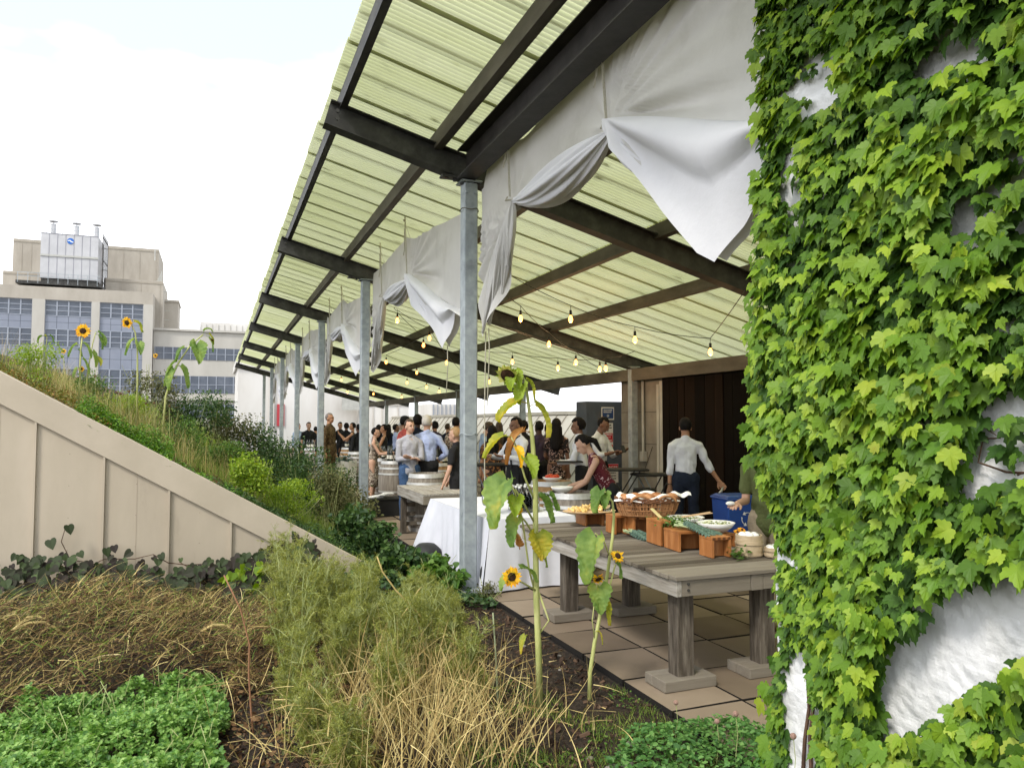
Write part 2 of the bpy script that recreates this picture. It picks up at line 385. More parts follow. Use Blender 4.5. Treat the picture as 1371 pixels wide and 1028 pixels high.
# dark overlap battens on top of sheet joints (the darker lines seen through it)
m = MB(); y = -2.4
while y < PY + SP * 6 + .3:
    for q in (0, .5):
        yy = y + q * SHW + .02
        m.beam((1.07, yy, roofz(1.07) + .022), (X1 - .05, yy, roofz(X1 - .05) + .022), .05, .006)
    y += SHW
rl = random.Random(17); sp = MB()
for k_ in range(1500):
    x_ = rl.uniform(1.1, 8.5); y_ = rl.uniform(1.5, 22); s_ = rl.uniform(.012, .05) * (.6 + .8 * (rl.random() < .2)); a_ = rl.uniform(0, 6.28); z_ = roofz(x_) + .021
    q_ = [(x_ + cos(a_ + i * PI / 3) * s_ * rl.uniform(.4, 1.1), y_ + sin(a_ + i * PI / 3) * s_ * rl.uniform(.3, .9)) for i in range(6)]; sp.add([(p[0], p[1], roofz(p[0]) + .023 + (s_ * .1)) for p in q_], [tuple(range(6))])
m.build('sheet_lap', mat('lap_strip', (.20, .21, .09), rough=.8, transl=.55, tcol=(.22, .23, .08)), pg)

tag(sp.build('roof_litter', mat('roof_litter', (.10, .075, .04), rough=.9)), 'dead leaves and grit lying on top of the translucent roof sheets', 'leaf litter', None, 'stuff')
# ================================================================ dark timber wall, corner shed, meter closet
tw = thing('timber_wall', 'dark brown weathered plank wall closing the patio behind the recycling bin', 'wall', (8.16, 8, 0))
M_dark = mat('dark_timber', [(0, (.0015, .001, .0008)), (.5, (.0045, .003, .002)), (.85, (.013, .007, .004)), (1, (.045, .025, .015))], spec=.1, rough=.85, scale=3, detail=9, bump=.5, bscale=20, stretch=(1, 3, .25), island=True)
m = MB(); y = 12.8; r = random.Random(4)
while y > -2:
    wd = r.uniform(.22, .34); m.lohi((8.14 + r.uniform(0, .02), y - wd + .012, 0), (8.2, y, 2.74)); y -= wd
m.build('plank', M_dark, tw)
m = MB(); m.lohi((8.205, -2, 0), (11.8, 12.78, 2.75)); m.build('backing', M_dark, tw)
sh = thing('corner_shed', 'weathered cream block shed with a tall white door frame beside the dark planks', 'shed', (8.9, 13.3, 0))
M_cream = mat('cream_block', [(0, (.16, .145, .12)), (1, (.28, .26, .22))], rough=.9, scale=2, bump=.2)
M_frame = mat('white_frame', [(0, (.32, .32, .29)), (1, (.45, .45, .41))], rough=.6, scale=3)
m = MB(); m.lohi((8.25, 12.82, 0), (11.8, 14.6, 2.62)); m.build('wall', M_cream, sh)
for z in (.65, 1.3, 1.95):
    m = MB(); m.lohi((8.243, 13.1, z), (8.2495, 14.6, z + .012)); m.build('block_joint', mat('dark_line', (.08, .07, .06)), sh)
m = MB(); m.lohi((8.17, 12.83, 0), (8.249, 12.95, 2.56)); m.lohi((8.19, 13.0, 0), (8.245, 13.09, 2.5)); m.build('door_frame', M_frame, sh)
m = MB(); m.lohi((8.15, 12.82, 2.62), (11.8, 14.7, 2.80)); m.build('fascia', M_frame, sh)
m = MB(); m.tube([(8.22, 13.3 + .35 * sin(t * PI / 12), 1.25 - .55 * sin(t * PI / 6 * .5)) for t in range(13)], .006, 5); m.build('cable', M_joint, sh)
m = MB(); m.tube([(8.2, 13.62, 1.0), (8.2, 13.62, 2.6)], .03, 8); m.box((8.2, 13.62, 1.05), (.1, .12, .2)); m.build('conduit', M_frame, sh)

# dark container with signs
ct = thing('storage_container', 'tall blue-grey steel container covered in warning signs behind the servers', 'container', (8.3, 15.4, 0))
M_cont = mat('container_paint', [(0, (.06, .075, .10)), (1, (.10, .12, .15))], rough=.55, scale=2, bump=.05)
m = MB(); m.lohi((7.79, 15.4, .04), (9.3, 15.9, 2.22)); cb = m.build('body', M_cont, ct, bevel=.01)
m = MB(); m.lohi((7.76, 15.385, .02), (9.33, 15.398, .10)); m.lohi((7.80, 15.388, .1), (7.83, 15.398, 2.2)); m.build('rim', M_cont, ct)

def text(body, size, loc, M, parent, name='lettering', rot=(PI / 2, 0, 0), align='CENTER', ext=.0015, bold=False):
    cu = bpy.data.curves.new(name, 'FONT'); cu.body = body; cu.size = size; cu.align_x = align; cu.align_y = 'CENTER'; cu.extrude = ext
    if bold: cu.offset = size * .02
    o = bpy.data.objects.new(name, cu); COL.objects.link(o)
    dg = bpy.context.evaluated_depsgraph_get(); me = bpy.data.meshes.new_from_object(o.evaluated_get(dg)); bpy.data.objects.remove(o)
    o = bpy.data.objects.new(name, me); COL.objects.link(o); me.materials.clear(); me.materials.append(M)
    o.location = Vector(loc) - (ORIG.get(parent.name, Vector()) if parent else Vector()); o.rotation_euler = rot
    ORIG[o.name] = Vector(loc)
    if parent: o.parent = parent
    return o
M_signw = mat('sign_white', (.75, .75, .73), rough=.5); M_signb = mat('sign_blue', (.03, .07, .2), rough=.5); M_signr = mat('sign_red', (.55, .03, .05), rough=.5); M_blk = mat('black_ink', (.02, .02, .02), rough=.6)
def worn(parent, x0, x1, z, h, M, seed):   # lettering too worn to read: short broken strokes
    rw = random.Random(seed); m = MB(); x = x0
    while x < x1: w_ = rw.uniform(.008, .022); m.lohi((x, 15.3782, z - h / 2 + rw.uniform(0, h * .15)), (min(x + w_, x1), 15.3812, z + h / 2 - rw.uniform(0, h * .15))); x += w_ + rw.uniform(.004, .010)
    m.build('lettering', M, parent)
def sign(name, label, x0, z0, x1, z1, M=M_signw):
    t = thing(name, label, 'sign', ((x0 + x1) / 2, 15.385, z0), 'warning signs on the container'); m = MB(); m.lohi((x0, 15.382, z0), (x1, 15.397, z1)); m.build('panel', M, t); return t
y_ = 15.38
t = sign('notice_sign', 'blue notice sign with a white border, top of the container signs', 8.18, 1.80, 8.50, 2.09)
m = MB(); m.lohi((8.20, 15.379, 1.83), (8.48, 15.3815, 2.06)); m.build('blue_field', M_signb, t); worn(t, 8.23, 8.45, 2.02, .03, M_signw, 1); worn(t, 8.23, 8.43, 1.975, .03, M_signw, 2); text('*', .16, (8.34, 15.378, 1.86), M_signw, t)
t = sign('warning_sign', 'white sign with a red panel reading DO NOT across its middle', 8.12, 1.17, 8.47, 1.73)
for i, (xa_, xb2) in enumerate(((8.16, 8.43), (8.15, 8.44), (8.22, 8.36))): worn(t, xa_, xb2, 1.68 - .06 * i, .036, M_blk, 5 + i)
m = MB(); m.lohi((8.14, 15.379, 1.30), (8.46, 15.3815, 1.50)); m.lohi((8.14, 15.379, 1.18), (8.46, 15.3815, 1.235)); m.build('red_field', M_signr, t)
text('DO NOT', .055, (8.30, 15.378, 1.405), M_signw, t); worn(t, 8.16, 8.44, 1.468, .034, M_signw, 8); worn(t, 8.17, 8.44, 1.335, .04, M_signw, 9)
t = sign('danger_sign', 'lower white sign headed by a red rounded panel', 8.22, .38, 8.6, .80)
m = MB(); m.lohi((8.225, 15.379, .655), (8.595, 15.3815, .795)); m.build('red_field', M_signr, t)
text('DANGER', .085, (8.41, 15.378, .725), M_signw, t)
for i in range(3): worn(t, 8.30 + .02 * i, 8.54, .60 - .065 * i, .03, M_blk, 12 + i)

# slanted seamed wall beyond the patio
sl_ = thing('slanted_wall', 'cream standing-seam slanted wall running along the back of the patio', 'wall', (9.8, 30, 0))
M_slant = mat('cream_metal', [(0, (.30, .28, .225)), (.5, (.37, .35, .285)), (1, (.44, .42, .35))], rough=.6, scale=.8, detail=7, stretch=(1, 1, .5))
xa, za, xb_, zb = 9.75, 0, 11.25, 2.02
m = MB(); m.add([(xa, 14.7, za), (xa, 60, za), (xb_, 60, zb), (xb_, 14.7, zb), (xb_ + .4, 60, zb), (xb_ + .4, 14.7, zb), (xb_ + .4, 60, 0), (xb_ + .4, 14.7, 0)], [(0, 1, 2, 3), (3, 2, 4, 5), (5, 4, 6, 7), (0, 3, 5, 7)]); m.build('panel', M_slant, sl_)
m = MB(); y = 15.0
while y < 59: m.beam((xa - .012, y, za + .01), (xb_ - .012, y, zb + .01), .025, .03, up=(-1, 0, .7)); y += .78
m.build('seam', mat('seam_metal', [(.20, .185, .145), (.28, .26, .21)], rough=.7), sl_)
m = MB(); m.lohi((xb_ - .06, 14.7, zb - .01), (xb_ + .42, 60, zb + .11)); m.build('coping', M_slant, sl_)
# ================================================================ canvas curtains, tied up in swags
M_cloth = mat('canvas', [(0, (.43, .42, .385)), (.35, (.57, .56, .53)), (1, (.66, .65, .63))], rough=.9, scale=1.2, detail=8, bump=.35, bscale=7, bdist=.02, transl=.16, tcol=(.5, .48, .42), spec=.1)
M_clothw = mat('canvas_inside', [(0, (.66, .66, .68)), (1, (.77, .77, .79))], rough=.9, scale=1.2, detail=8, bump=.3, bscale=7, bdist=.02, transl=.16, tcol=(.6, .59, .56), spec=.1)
M_rope = mat('rope', [(.35, .33, .25), (.5, .47, .38)], rough=.9, scale=60)
M_drope = mat('dark_rope', (.10, .09, .06), rough=.9, scale=60)
def interp(pts, x):
    if x <= pts[0][0]: return pts[0][1]
    for (a, b), (c, d) in zip(pts, pts[1:]):
        if x <= c: return b + (d - b) * (x - a) / (c - a + 1e-9)
    return pts[-1][1]
def sm(a, b, x): t = max(0, min(1, (x - a) / (b - a))); return t * t * (3 - 2 * t)
def curtain(yfar, send, label, tip=5.12, sd=0, topd=0):
    X = 2.62 + .0; r = random.Random(sd); A = Vector((X, yfar - 1.10 - r.uniform(-.05, .1), 3.86)); B = Vector((X, yfar - 2.98, 3.90 - r.uniform(0, .05)))
    sA, sB = yfar - A.y, yfar - B.y
    if send < 5: top = [(.2, 4.22), (.3, 4.40), (.45, 4.47), (1.27, 4.38), (2.2, 4.42), (3.1, 4.47), (3.2, 4.40), (3.45, 4.47), (4.8, 4.45)]
    else: top = [(.14, 4.30), (.2, 4.42), (.4, 4.46 - topd), (1.4, 4.46 - topd * .5), (2.75, 4.49), (3.3, 4.40 - topd), (4.2, 4.34 - topd), (5.3, 4.17), (5.9, 4.10)]
    bot = [(.14, 2.66), (.22, 2.63), (.40, 2.74), (.62, 2.88), (.85, 3.05), (1.0, 3.22), (1.06, 3.55), (sA, 3.84), (sA + .05, 3.80), (1.5, 3.76), (2.2, 3.78), (sB - .08, 3.86), (sB, 3.90), (sB + .02, 3.84),
           (sB + .12, 3.70), (sB + .45, 3.40), ((sB + tip) / 2 + .15, 3.05), (tip - .15, 2.72), (tip, 2.64), (tip + .18, 2.80), (tip + .34, 3.0), (send, 3.08 if send < 5 else 3.15)]
    ss = sorted(set([.14 + (send - .14) * i / 300 for i in range(301)] + [b[0] for b in bot if b[0] <= send]))
    m = MB(); nv = 44; grid = []
    ph = r.uniform(0, 6)
    for v in range(nv + 1):
        for s in ss:
            zt, zb = interp(top, s), interp(bot, s); t = v / nv; z = zt + (zb - zt) * t; x = 0.0
            # long soft billows
            x += .035 * sin(s * 1.9 + ph) * t + .018 * mnoise.noise(Vector((s * 1.3, z * 2.2, sd)))
            # tail pleats below tie A
            k = sm(sA + .25, sA - .1, s) * sm(4.1, 3.5, z)
            fan = (sA - s) / max(.12, (3.95 - z)); x += k * .035 * sin(fan * 13 + ph)
            # radial folds below tie B
            ang = atan2(3.93 - z, s - sB); d = sqrt((s - sB) ** 2 + (z - 3.93) ** 2)
            if s > sB - .05:
                kk = sm(.0, .35, d) * sm(2.2, .4, d)
                x += kk * (.05 * sin(ang * 15 + ph) * sm(.5, .8, ang) + .02 * sin(ang * 31))
                x -= .12 * exp(-((ang - .47) / .13) ** 2) * sm(.05, .5, d) * sm(2.0, .9, d)
                x += .09 * exp(-((ang - .26) / .11) ** 2) * sm(.05, .5, d) * sm(2.0, .9, d)
            # shallow pulls above ties
            for q in (A, B):
                dq = sqrt((s - (yfar - q.y)) ** 2 + (z - q.z) ** 2); aq = atan2(z - q.z, s - (yfar - q.y))
                if aq > 0: x += .025 * sin(aq * 9 + ph) * exp(-dq * 2.2) * sm(.02, .2, dq)
            # rolled free edge at the tip
            if tip < s: x += .10 * sm(tip, tip + .34, s) * sm(3.3, 2.7, z)
            grid.append((X + x, yfar - s, z))
    n = len(ss)
    m.add(grid, [(j * n + i, j * n + i + 1, (j + 1) * n + i + 1, (j + 1) * n + i) for j in range(nv) for i in range(n - 1)])
    m.cur = 1
    fl = [s for s in ss if s >= sB + .01]; nf = 26; vs = []
    def zline(s): return 3.905 - .36 * (s - sB) + .02 * sin((s - sB) * 3)
    for j in range(nf + 1):
        v = j / nf
        for s in fl:
            zt = zline(s); zb = min(zt - .01, interp(bot, s)); z = zt + (zb - zt) * v; d = sqrt((s - sB) ** 2 + (z - 3.93) ** 2); ang = atan2(3.93 - z, s - sB)
            x = -.085 - .07 * sin(PI * min(1, v * 2.2)) * sm(0, .6, s - sB) + .035 * sin(ang * 13 + ph) * sm(.05, .4, d) * sm(2.4, .5, d) + .02 * mnoise.noise(Vector((s * 1.5, z * 1.8, sd + 4)))
            if v == 0: x += .08
            if tip < s: x += .10 * sm(tip, tip + .34, s) * sm(3.3, 2.7, z)
            x += .035 * sin(s * 1.9 + ph) * ((4.4 - z) / 1.7)
            vs.append((X + x, yfar - s, z - (.012 if v > .97 else 0)))
    w_ = len(fl); m.add(vs, [(j * w_ + i, j * w_ + i + 1, (j + 1) * w_ + i + 1, (j + 1) * w_ + i) for j in range(nf) for i in range(w_ - 1)])
    # gathered roll between the ties
    def roll(P0, P1, P2, R0, nf, amp, seed, flat=.8, t0=.12, n=64):
        P0, P1, P2 = Vector(P0), Vector(P1), Vector(P2)
        def fn(u, v):
            c = P0 * (1 - v) ** 2 + P1 * 2 * v * (1 - v) + P2 * v * v
            tn = ((P1 - P0) * (1 - v) + (P2 - P1) * v).normalized(); sd_ = Vector((1, 0, 0)); up = sd_.cross(tn).normalized()
            R = R0 * max(t0, min(1, (sin(PI * min(1, max(0, v))) ** .7) * (1.15 - .35 * v)))
            th = 2 * PI * u; rr = R * (1 + amp * sin(nf * th + 3 * v + seed) + amp * .6 * sin((2 * nf + 1) * th - 4 * v + seed * 2))
            return c + sd_ * cos(th) * rr * flat + up * sin(th) * rr
        m.grid(fn, n, 40)
    m.cur = 1
    roll(B + Vector((-.02, 0, -.03)), ((A + B) / 2 + Vector((-.04, 0, -.20))), A + Vector((-.02, -.02, -.02)), .125, 5, .16, r.uniform(0, 6), .9, .2)
    roll(B + Vector((-.01, 0, -.05)), ((A + B) / 2 + Vector((.08, 0, -.28))), A + Vector((.02, -.02, -.04)), .10, 4, .2, r.uniform(0, 6), .8, .2)
    roll(B + Vector((-.03, 0, -.01)), B + Vector((-.10, -.30, -.35)), B + Vector((.05, -.95, -.80)), .055, 3, .25, 1, .8, .25)
    roll(B + Vector((0, 0, -.02)), B + Vector((-.03, -.22, -.28)), Vector((X, yfar - tip + .12, 2.74)), .05, 3, .2, 2, .8, .3)
    m.cur = 0
    # tail pleats
    for q, (s_, z_) in enumerate(((.22, 2.68), (.34, 2.76), (.52, 2.9), (.72, 3.02), (.95, 3.25))):
        P2 = Vector((X - .03 + .03 * (q % 2), yfar - s_, z_)); roll(A + Vector((-.02, 0, -.01)), (A + P2) / 2 + Vector((-.07 + .03 * (q % 2), -.12, -.0)), P2, .055, 3, .22, q, .9, .3, 40)
    t = thing('canvas_curtain', label, 'curtain', (2.62, yfar - 3, 4.4), 'tied-up canvas curtains between the pergola posts')
    cl = m.build('cloth', [M_cloth, M_clothw], t, smooth=True)
    for q in (A, B):
        m = MB(); h = Vector((q.x - .08, q.y - .02 + .12 * r.uniform(0, 1), 4.78)); 
        for o_ in (0, .012): m.tube([h + Vector((o_, 0, 0)), (h + q) / 2 + Vector((-.03 + o_, 0, 0)), q + Vector((-.06 + o_, 0, .02))], .005, 5)
        m.tube([q + Vector((-.07, .02, .02)), q + Vector((-.10, 0, -.02)), q + Vector((-.02, -.03, -.01)), q + Vector((.05, 0, .02))], .009, 6)
        m.tube([h + Vector((0, 0, -.2)), h + Vector((.02, .08, -.5)), h + Vector((.01, .1, -.58))], .008, 5)
        m.tube([h + Vector((0, 0, -.1)), h + Vector((.03, -.25, -.4))], .004, 4)
        m.sphere(h + Vector((0, 0, -.08)), .022, 6, 5)
        m.build('tie_rope', M_rope, t)
    if send > 5 or True:
        m = MB(); a = Vector((X - .04, yfar - tip, 2.66)) if send > 5 else Vector((X + .01, yfar - .3, 2.72))
        m.tube([a, a + Vector((0, -.02, -.25)), a + Vector((.02, .1, -.55 if send > 5 else -.8))], .006, 5); m.build('tie_rope', M_rope, t)
names = ['nearest canvas curtain swagged with two ties above the ivy-covered wall', 'second canvas curtain, its triangle hanging beside the thick near post', 'third canvas curtain between the second and third posts',
         'fourth canvas curtain between the third and fourth posts', 'fifth canvas curtain between the fourth and fifth posts', 'sixth canvas curtain, next to last of the row', 'last small canvas curtain at the far pergola end']
curtain(7.71, 4.80, names[0], tip=4.25, sd=1)
for k in range(1, 6): curtain(7.71 + 6.06 * k, 5.92, names[k], sd=k + 1, topd=.05 * (k % 3), tip=5.12 - .1 * (k % 2))

# ================================================================ stucco wall with ivy
st = thing('stucco_wall', 'rough white stucco wall almost hidden under ivy beside the wooden table', 'wall', (2.5, 1, 0))
M_stucco = mat('stucco', [(0, (.36, .35, .32)), (.22, (.56, .555, .53)), (.5, (.72, .72, .71)), (1, (.80, .80, .80))], rough=.95, scale=2.2, detail=9, bump=.55, bscale=60, bdist=.008, stretch=(1, 1, .8), spec=.1)
def stuc(u, v):
    y = -2.5 + 5.45 * u; z = -.05 + 4.28 * v
    return (2.5 + .010 * nz3(y, z, 0, 9) + .006 * nz3(y, z, 3, 28) + .012 * nz3(y, z, 5, 2.4), y, z)
m = MB(); m.grid(stuc, 430, 340)
m.lohi((2.515, -2.5, -.1), (2.88, 2.949, 4.225)); m.build('render_coat', M_stucco, st, smooth=False)
ivy_stops = [(0, (.028, .07, .007)), (.25, (.075, .16, .010)), (.55, (.145, .26, .016)), (.78, (.23, .345, .024)), (.93, (.36, .44, .045)), (.955, (.30, .26, .07)), (.985, (.38, .42, .06)), (1, (.25, .12, .045))]
M_ivy = mat('ivy_leaf', ivy_stops, rough=.5, island=True, transl=.26, spec=.3, scale=14, bump=.25, bscale=40, bdist=.004)
M_ivyD = mat('ivy_leaf_gap_shade', [(0, (.018, .05, .008)), (.5, (.045, .105, .012)), (1, (.09, .17, .02))], rough=.55, island=True, transl=.12, spec=.2, scale=14)  # inner leaves coloured dark to paint the shade in the ivy gaps
M_ivyY = mat('ivy_leaf_yellow', [(0, (.08, .19, .02)), (.5, (.17, .30, .03)), (.85, (.33, .40, .04)), (1, (.35, .2, .05))], rough=.5, island=True, transl=.35, spec=.3, scale=14)
M_vine = mat('vine_stem', [(.05, .03, .02), (.14, .08, .05)], rough=.9, scale=30)
LOBE = [(0, 0), (.10, .12), (.34, .16), (.50, .34), (.47, -.02 + .0), (.42, -.12), (.30, -.22), (.36, -.38), (.22, -.45), (.18, -.60), (.09, -.66), (0, -.92)]
LOBE = [(.0, .02), (.12, .20), (.26, .14), (.38, .18), (.58, .06), (.47, -.04), (.60, -.28), (.42, -.25), (.33, -.36), (.35, -.50), (.22, -.50), (.15, -.70), (.10, -.72), (0, -.98)]
LOBE = [(.0, .02), (.14, .15), (.30, .13), (.36, .0), (.49, -.03), (.48, -.18), (.60, -.27), (.58, -.56), (.45, -.45), (.36, -.47), (.27, -.46), (.30, -.62), (.18, -.68), (.15, -.84), (.06, -.90), (0, -1.12)]
def leaf_template(fold=.22, cup=.24):
    half = LOBE; pts = half + [(-x, y) for x, y in reversed(half[1:-1])]
    V = [(0, -.22, 0)] + [(x, y, fold * abs(x) + (-cup * (x * x + max(0, -y - .2) ** 2))) for x, y in pts]
    n = len(pts); F = [(0, 1 + i, 1 + (i + 1) % n) for i in range(n)]
    return np.array(V), F
LV, LF = leaf_template()
def scatter(m, tv, tf, places):
    """places: (pos, x axis, y axis, z axis, size) -> copies of a small template"""
    n = len(tv); base = len(m.v); vs = []; fs = []
    for i, (p, ax, ay, az, sc) in enumerate(places):
        Mx = np.array([ax, ay, az]) * sc
        vs.append(tv @ Mx + np.array(p)); o = base + i * n
        fs += [tuple(k + o for k in f) for f in tf]
    if vs: m.v += np.concatenate(vs).tolist(); m.f += fs; m.mi += [m.cur] * len(fs)
def frame(nrm, down, roll=0):
    z = Vector(nrm).normalized(); y = -Vector(down); y = (y - z * y.dot(z)).normalized(); x = y.cross(z)
    if roll: R_ = Matrix.Rotation(roll, 3, z); x = R_ @ x; y = R_ @ y
    return x, y, z
HOLES_PX = [[(1047, 140), (1059, 114), (1082, 99), (1126, 90), (1120, 143), (1079, 156)], [(1263, 58), (1298, 47), (1289, 111), (1272, 88)], [(1232, 86), (1258, 92), (1257, 110), (1236, 108)],
    [(1283, 263), (1324, 245), (1371, 233), (1371, 262), (1330, 272), (1292, 277)], [(1276, 302), (1313, 286), (1331, 295), (1320, 321), (1294, 328)], [(1301, 650), (1305, 609), (1331, 553), (1400, 535), (1400, 640), (1330, 660), (1300, 672)],
    [(1135, 715), (1153, 688), (1146, 718)], [(1101, 787), (1112, 757), (1121, 776)], [(1180, 1002), (1187, 934), (1206, 904), (1233, 863), (1267, 829), (1301, 806), (1375, 802), (1420, 790), (1420, 880), (1371, 897), (1320, 927), (1267, 949), (1221, 987)],
    [(1044, 889), (1061, 889), (1078, 930), (1076, 961), (1090, 998), (1097, 1060), (1044, 1060)], [(1142, 946), (1152, 944), (1153, 968)], [(1044, 742), (1061, 764), (1046, 768)], [(1044, 201), (1066, 205), (1062, 235), (1044, 240)], [(1052, 260), (1072, 262), (1070, 290), (1058, 292)]]
HOLES = [[(on(px, py, 'X', 2.44).y, on(px, py, 'X', 2.44).z) for px, py in h] for h in HOLES_PX]
def inpoly(x, y, P):
    c = False; j = len(P) - 1
    for i in range(len(P)):
        if (P[i][1] > y) != (P[j][1] > y) and x < (P[j][0] - P[i][0]) * (y - P[i][1]) / (P[j][1] - P[i][1]) + P[i][0]: c = not c
        j = i
    return c
def hole(y, z, tol=.0):
    for h in HOLES:
        if inpoly(y, z, h) or inpoly(y, z - .05, h) or inpoly(y + .02, z - .085, h) or inpoly(y - .03, z - .04, h) or inpoly(y + .035, z - .03, h): return True
    return False
iv = thing('ivy', 'lush green climbing ivy covering the white stucco wall', 'ivy', (2.5, 1, 0))
r = random.Random(21)
def place_leaf(y, z, lay, smin=.038, smax=.088, xf=2.5):
    off = .02 + lay * .034 + .05 * (nz3(y, z, 7, 2.2) + .5) + r.uniform(0, .03)
    off *= 1 - sm(2.2, 2.95, y) * (.55 * sm(2.6, 3.0, z) + .25 + .65 * sm(1.6, 1.25, z))
    nrm = Vector((-1, r.uniform(-.75, .55), r.uniform(-.1, 1.15))); dn = Vector((0, r.uniform(-.35, .55), -1))
    x, yy, zz = frame(nrm, dn, r.gauss(0, .3))
    return ((xf - off, y, z + .03), x, yy, zz, r.uniform(smin, smax) * (1.0 + .25 * nz3(y, z, 4, 1.7)))
pl = []; pls = []; ply = []; pld = []
z = -.05
while z < 4.28:
    y = -2.3
    while y < 2.97:
        yy = y + r.uniform(-.03, .03); zz = z + r.uniform(-.03, .03); fin = yy > .9
        if not (zz < 1.3 and yy > 2.90 and zz > .64) and (not hole(yy, zz + .02) or (zz > 1.35 and r.random() < .10)) and (fin or r.random() < .6):
            dens = nz3(yy, zz, 9, 1.3)
            tgt = ply if (zz < .62 and yy > 2.55) or (zz < 2.05 and yy < 2.25 and r.random() < .35) else pl
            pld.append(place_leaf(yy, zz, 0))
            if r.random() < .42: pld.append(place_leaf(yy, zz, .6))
            cl_n = nz3(yy, zz, 11, 5.5) + .6 * nz3(yy, zz, 12, 12)
            if r.random() < .40 + 1.1 * cl_n: tgt.append(place_leaf(yy, zz, 1.4 + .9 * cl_n))
            if dens > -.1 and r.random() < .22 + .9 * cl_n: tgt.append(place_leaf(yy, zz + .02, 2.6 + cl_n))
            if r.random() < .25: pls.append(place_leaf(yy, zz, 2.3, .04, .08))
        y += .0345
    z += .0345
# along the far wall end, spilling past the corner
for i in range(1500):
    z = r.uniform(.62, 4.25); y = 2.93 + abs(r.gauss(0, .09)) ; 
    ys = (.05 + .07 * nz3(z, 0, 0, 2.3)) * (.1 + .9 * sm(1.35, 1.65, z)) + .05 * exp(-((z - 2.0) / .4) ** 2)
    if z < 1.35 and y > 2.95: continue
    if z > 2.6 and y > 2.99: continue
    if y > 2.95 + max(.02, ys) * 1.6: continue
    p = place_leaf(y, z, 1); pos = (2.5 + r.uniform(-.02 - .05 * sm(1.3, 1.6, z), .25), y, z); pl.append((pos, p[1], p[2], p[3], p[4]))
for i in range(36):
    z = r.uniform(.02, .50); y = 2.95 + abs(r.gauss(0, .05)); p = place_leaf(y, z, 1, .06, .11); ply.append(((2.5 + r.uniform(-.03, .1), y, z), p[1], p[2], p[3], p[4]))
m = MB(); scatter(m, LV, LF, pl + pls); m.build('leaves', M_ivy, iv)
m = MB(); scatter(m, LV, LF, pld); m.build('shade_toned_leaves', M_ivyD, iv)
m = MB(); scatter(m, LV, LF, ply); m.build('yellow_leaves', M_ivyY, iv)
m = MB()
for q in range(7):
    y = 2.70 + .05 * q if q < 2 else r.uniform(-2, 1.3); z = 0; P = [(2.475, y, z)]; 
    if q < 2: P = [(2.475, y, 0)]
    while z < (4.1 if q > 2 else 1.1):
        z += r.uniform(.12, .25); y += r.uniform(-.07, .07) if q > 1 else r.uniform(-.03, .03); y = min(y, 2.8); P.append((2.475 + r.uniform(-.01, .01), y, z))
    m.tube(P, [.011 * (1 - .6 * i / len(P)) for i in range(len(P))], 5)
for q in range(3):
    y = r.uniform(1.5, 2.8); z = r.uniform(1.3, 3.5); P = [(2.47, y, z)]
    for _ in range(8): y += r.uniform(-.12, .12); z += r.uniform(-.02, .1); P.append((2.47, min(y, 2.93), z))
    m.tube(P, .004, 4)
m.build('stem', M_vine, iv)

# ================================================================ BACKGROUND BUILDINGS
Yb = 100.0
def bx(px, py=480): return on(px, py, 'Y', Yb).x
def bz(px, py): return on(px, py, 'Y', Yb).z
ob = thing('office_building', 'concrete block with blue window bands and a stepped roof', 'building', (-15, 100, 0))
M_win = mat('window_blue', [(0, (.035, .045, .065)), (.5, (.06, .075, .10)), (1, (.11, .125, .155))], rough=.25, scale=.5, spec=.5)
M_span = mat('spandrel_blue', [(0, (.17, .19, .235)), (1, (.23, .25, .30))], rough=.5, scale=.4)
M_mull = mat('mullion', (.26, .285, .33), rough=.5)
m = MB(); m.lohi((-60, Yb + .4, 0), (-7.15, 125, 17.22)); wall = m.build('wall', M_conc, ob)
m = MB(); m.lohi((-60, Yb, 15.75), (-7.1, Yb + .399, 17.22)); m.build('cornice', M_conc, ob)
cols = [(-8.15, -7.1), (-13.6, -12.75), (-19.55, -18.3), (-25.3, -24.2), (-31, -29.9), (-37, -35.9), (-43, -41.9)]
m = MB()
for a, b in cols: m.lohi((a, Yb - .05, 0), (b, Yb + .399, 15.749))
m.build('pier', M_conc2, ob)
for (a0, b0), (a1, b1) in zip(cols, cols[1:]):
    xl, xr = b1, a0
    for (z0, z1) in ((13.95, 15.7), (10.4, 12.4), (4.0, 7.9)):
        m = MB(); m.lohi((xl, Yb + .22, z0), (xr, Yb + .3, z1)); wn = m.build('window', M_win, ob)
        m = MB(); nn = 4
        for i in range(nn + 1): x = xl + (xr - xl) * i / nn; m.lohi((x - .07, Yb + .14, z0), (x + .07, Yb + .219, z1))
        hz = 4 if z1 < 9 else 3
        for j in range(hz + 1): z = z0 + (z1 - z0) * j / hz; m.lohi((xl, Yb + .16, z - .04), (xr, Yb + .215, z + .04))
        m.build('mullion', M_mull, wn)
    m = MB(); m.lohi((xl, Yb + .2, 12.41), (xr, Yb + .3, 13.94)); m.lohi((xl, Yb + .2, 7.91), (xr, Yb + .3, 10.39)); m.build('spandrel', M_span, ob)
    m = MB()
    for zz in (13.2, 9.1):
        m.lohi((xl, Yb + .19, zz - .02), (xr, Yb + .199, zz + .02))
    for i in range(1, 4): x = xl + (xr - xl) * i / 4; m.lohi((x - .02, Yb + .188, 7.95), (x + .02, Yb + .198, 10.35)); m.lohi((x - .02, Yb + .188, 12.45), (x + .02, Yb + .198, 13.9))
    m.build('spandrel_joint', M_win, ob)
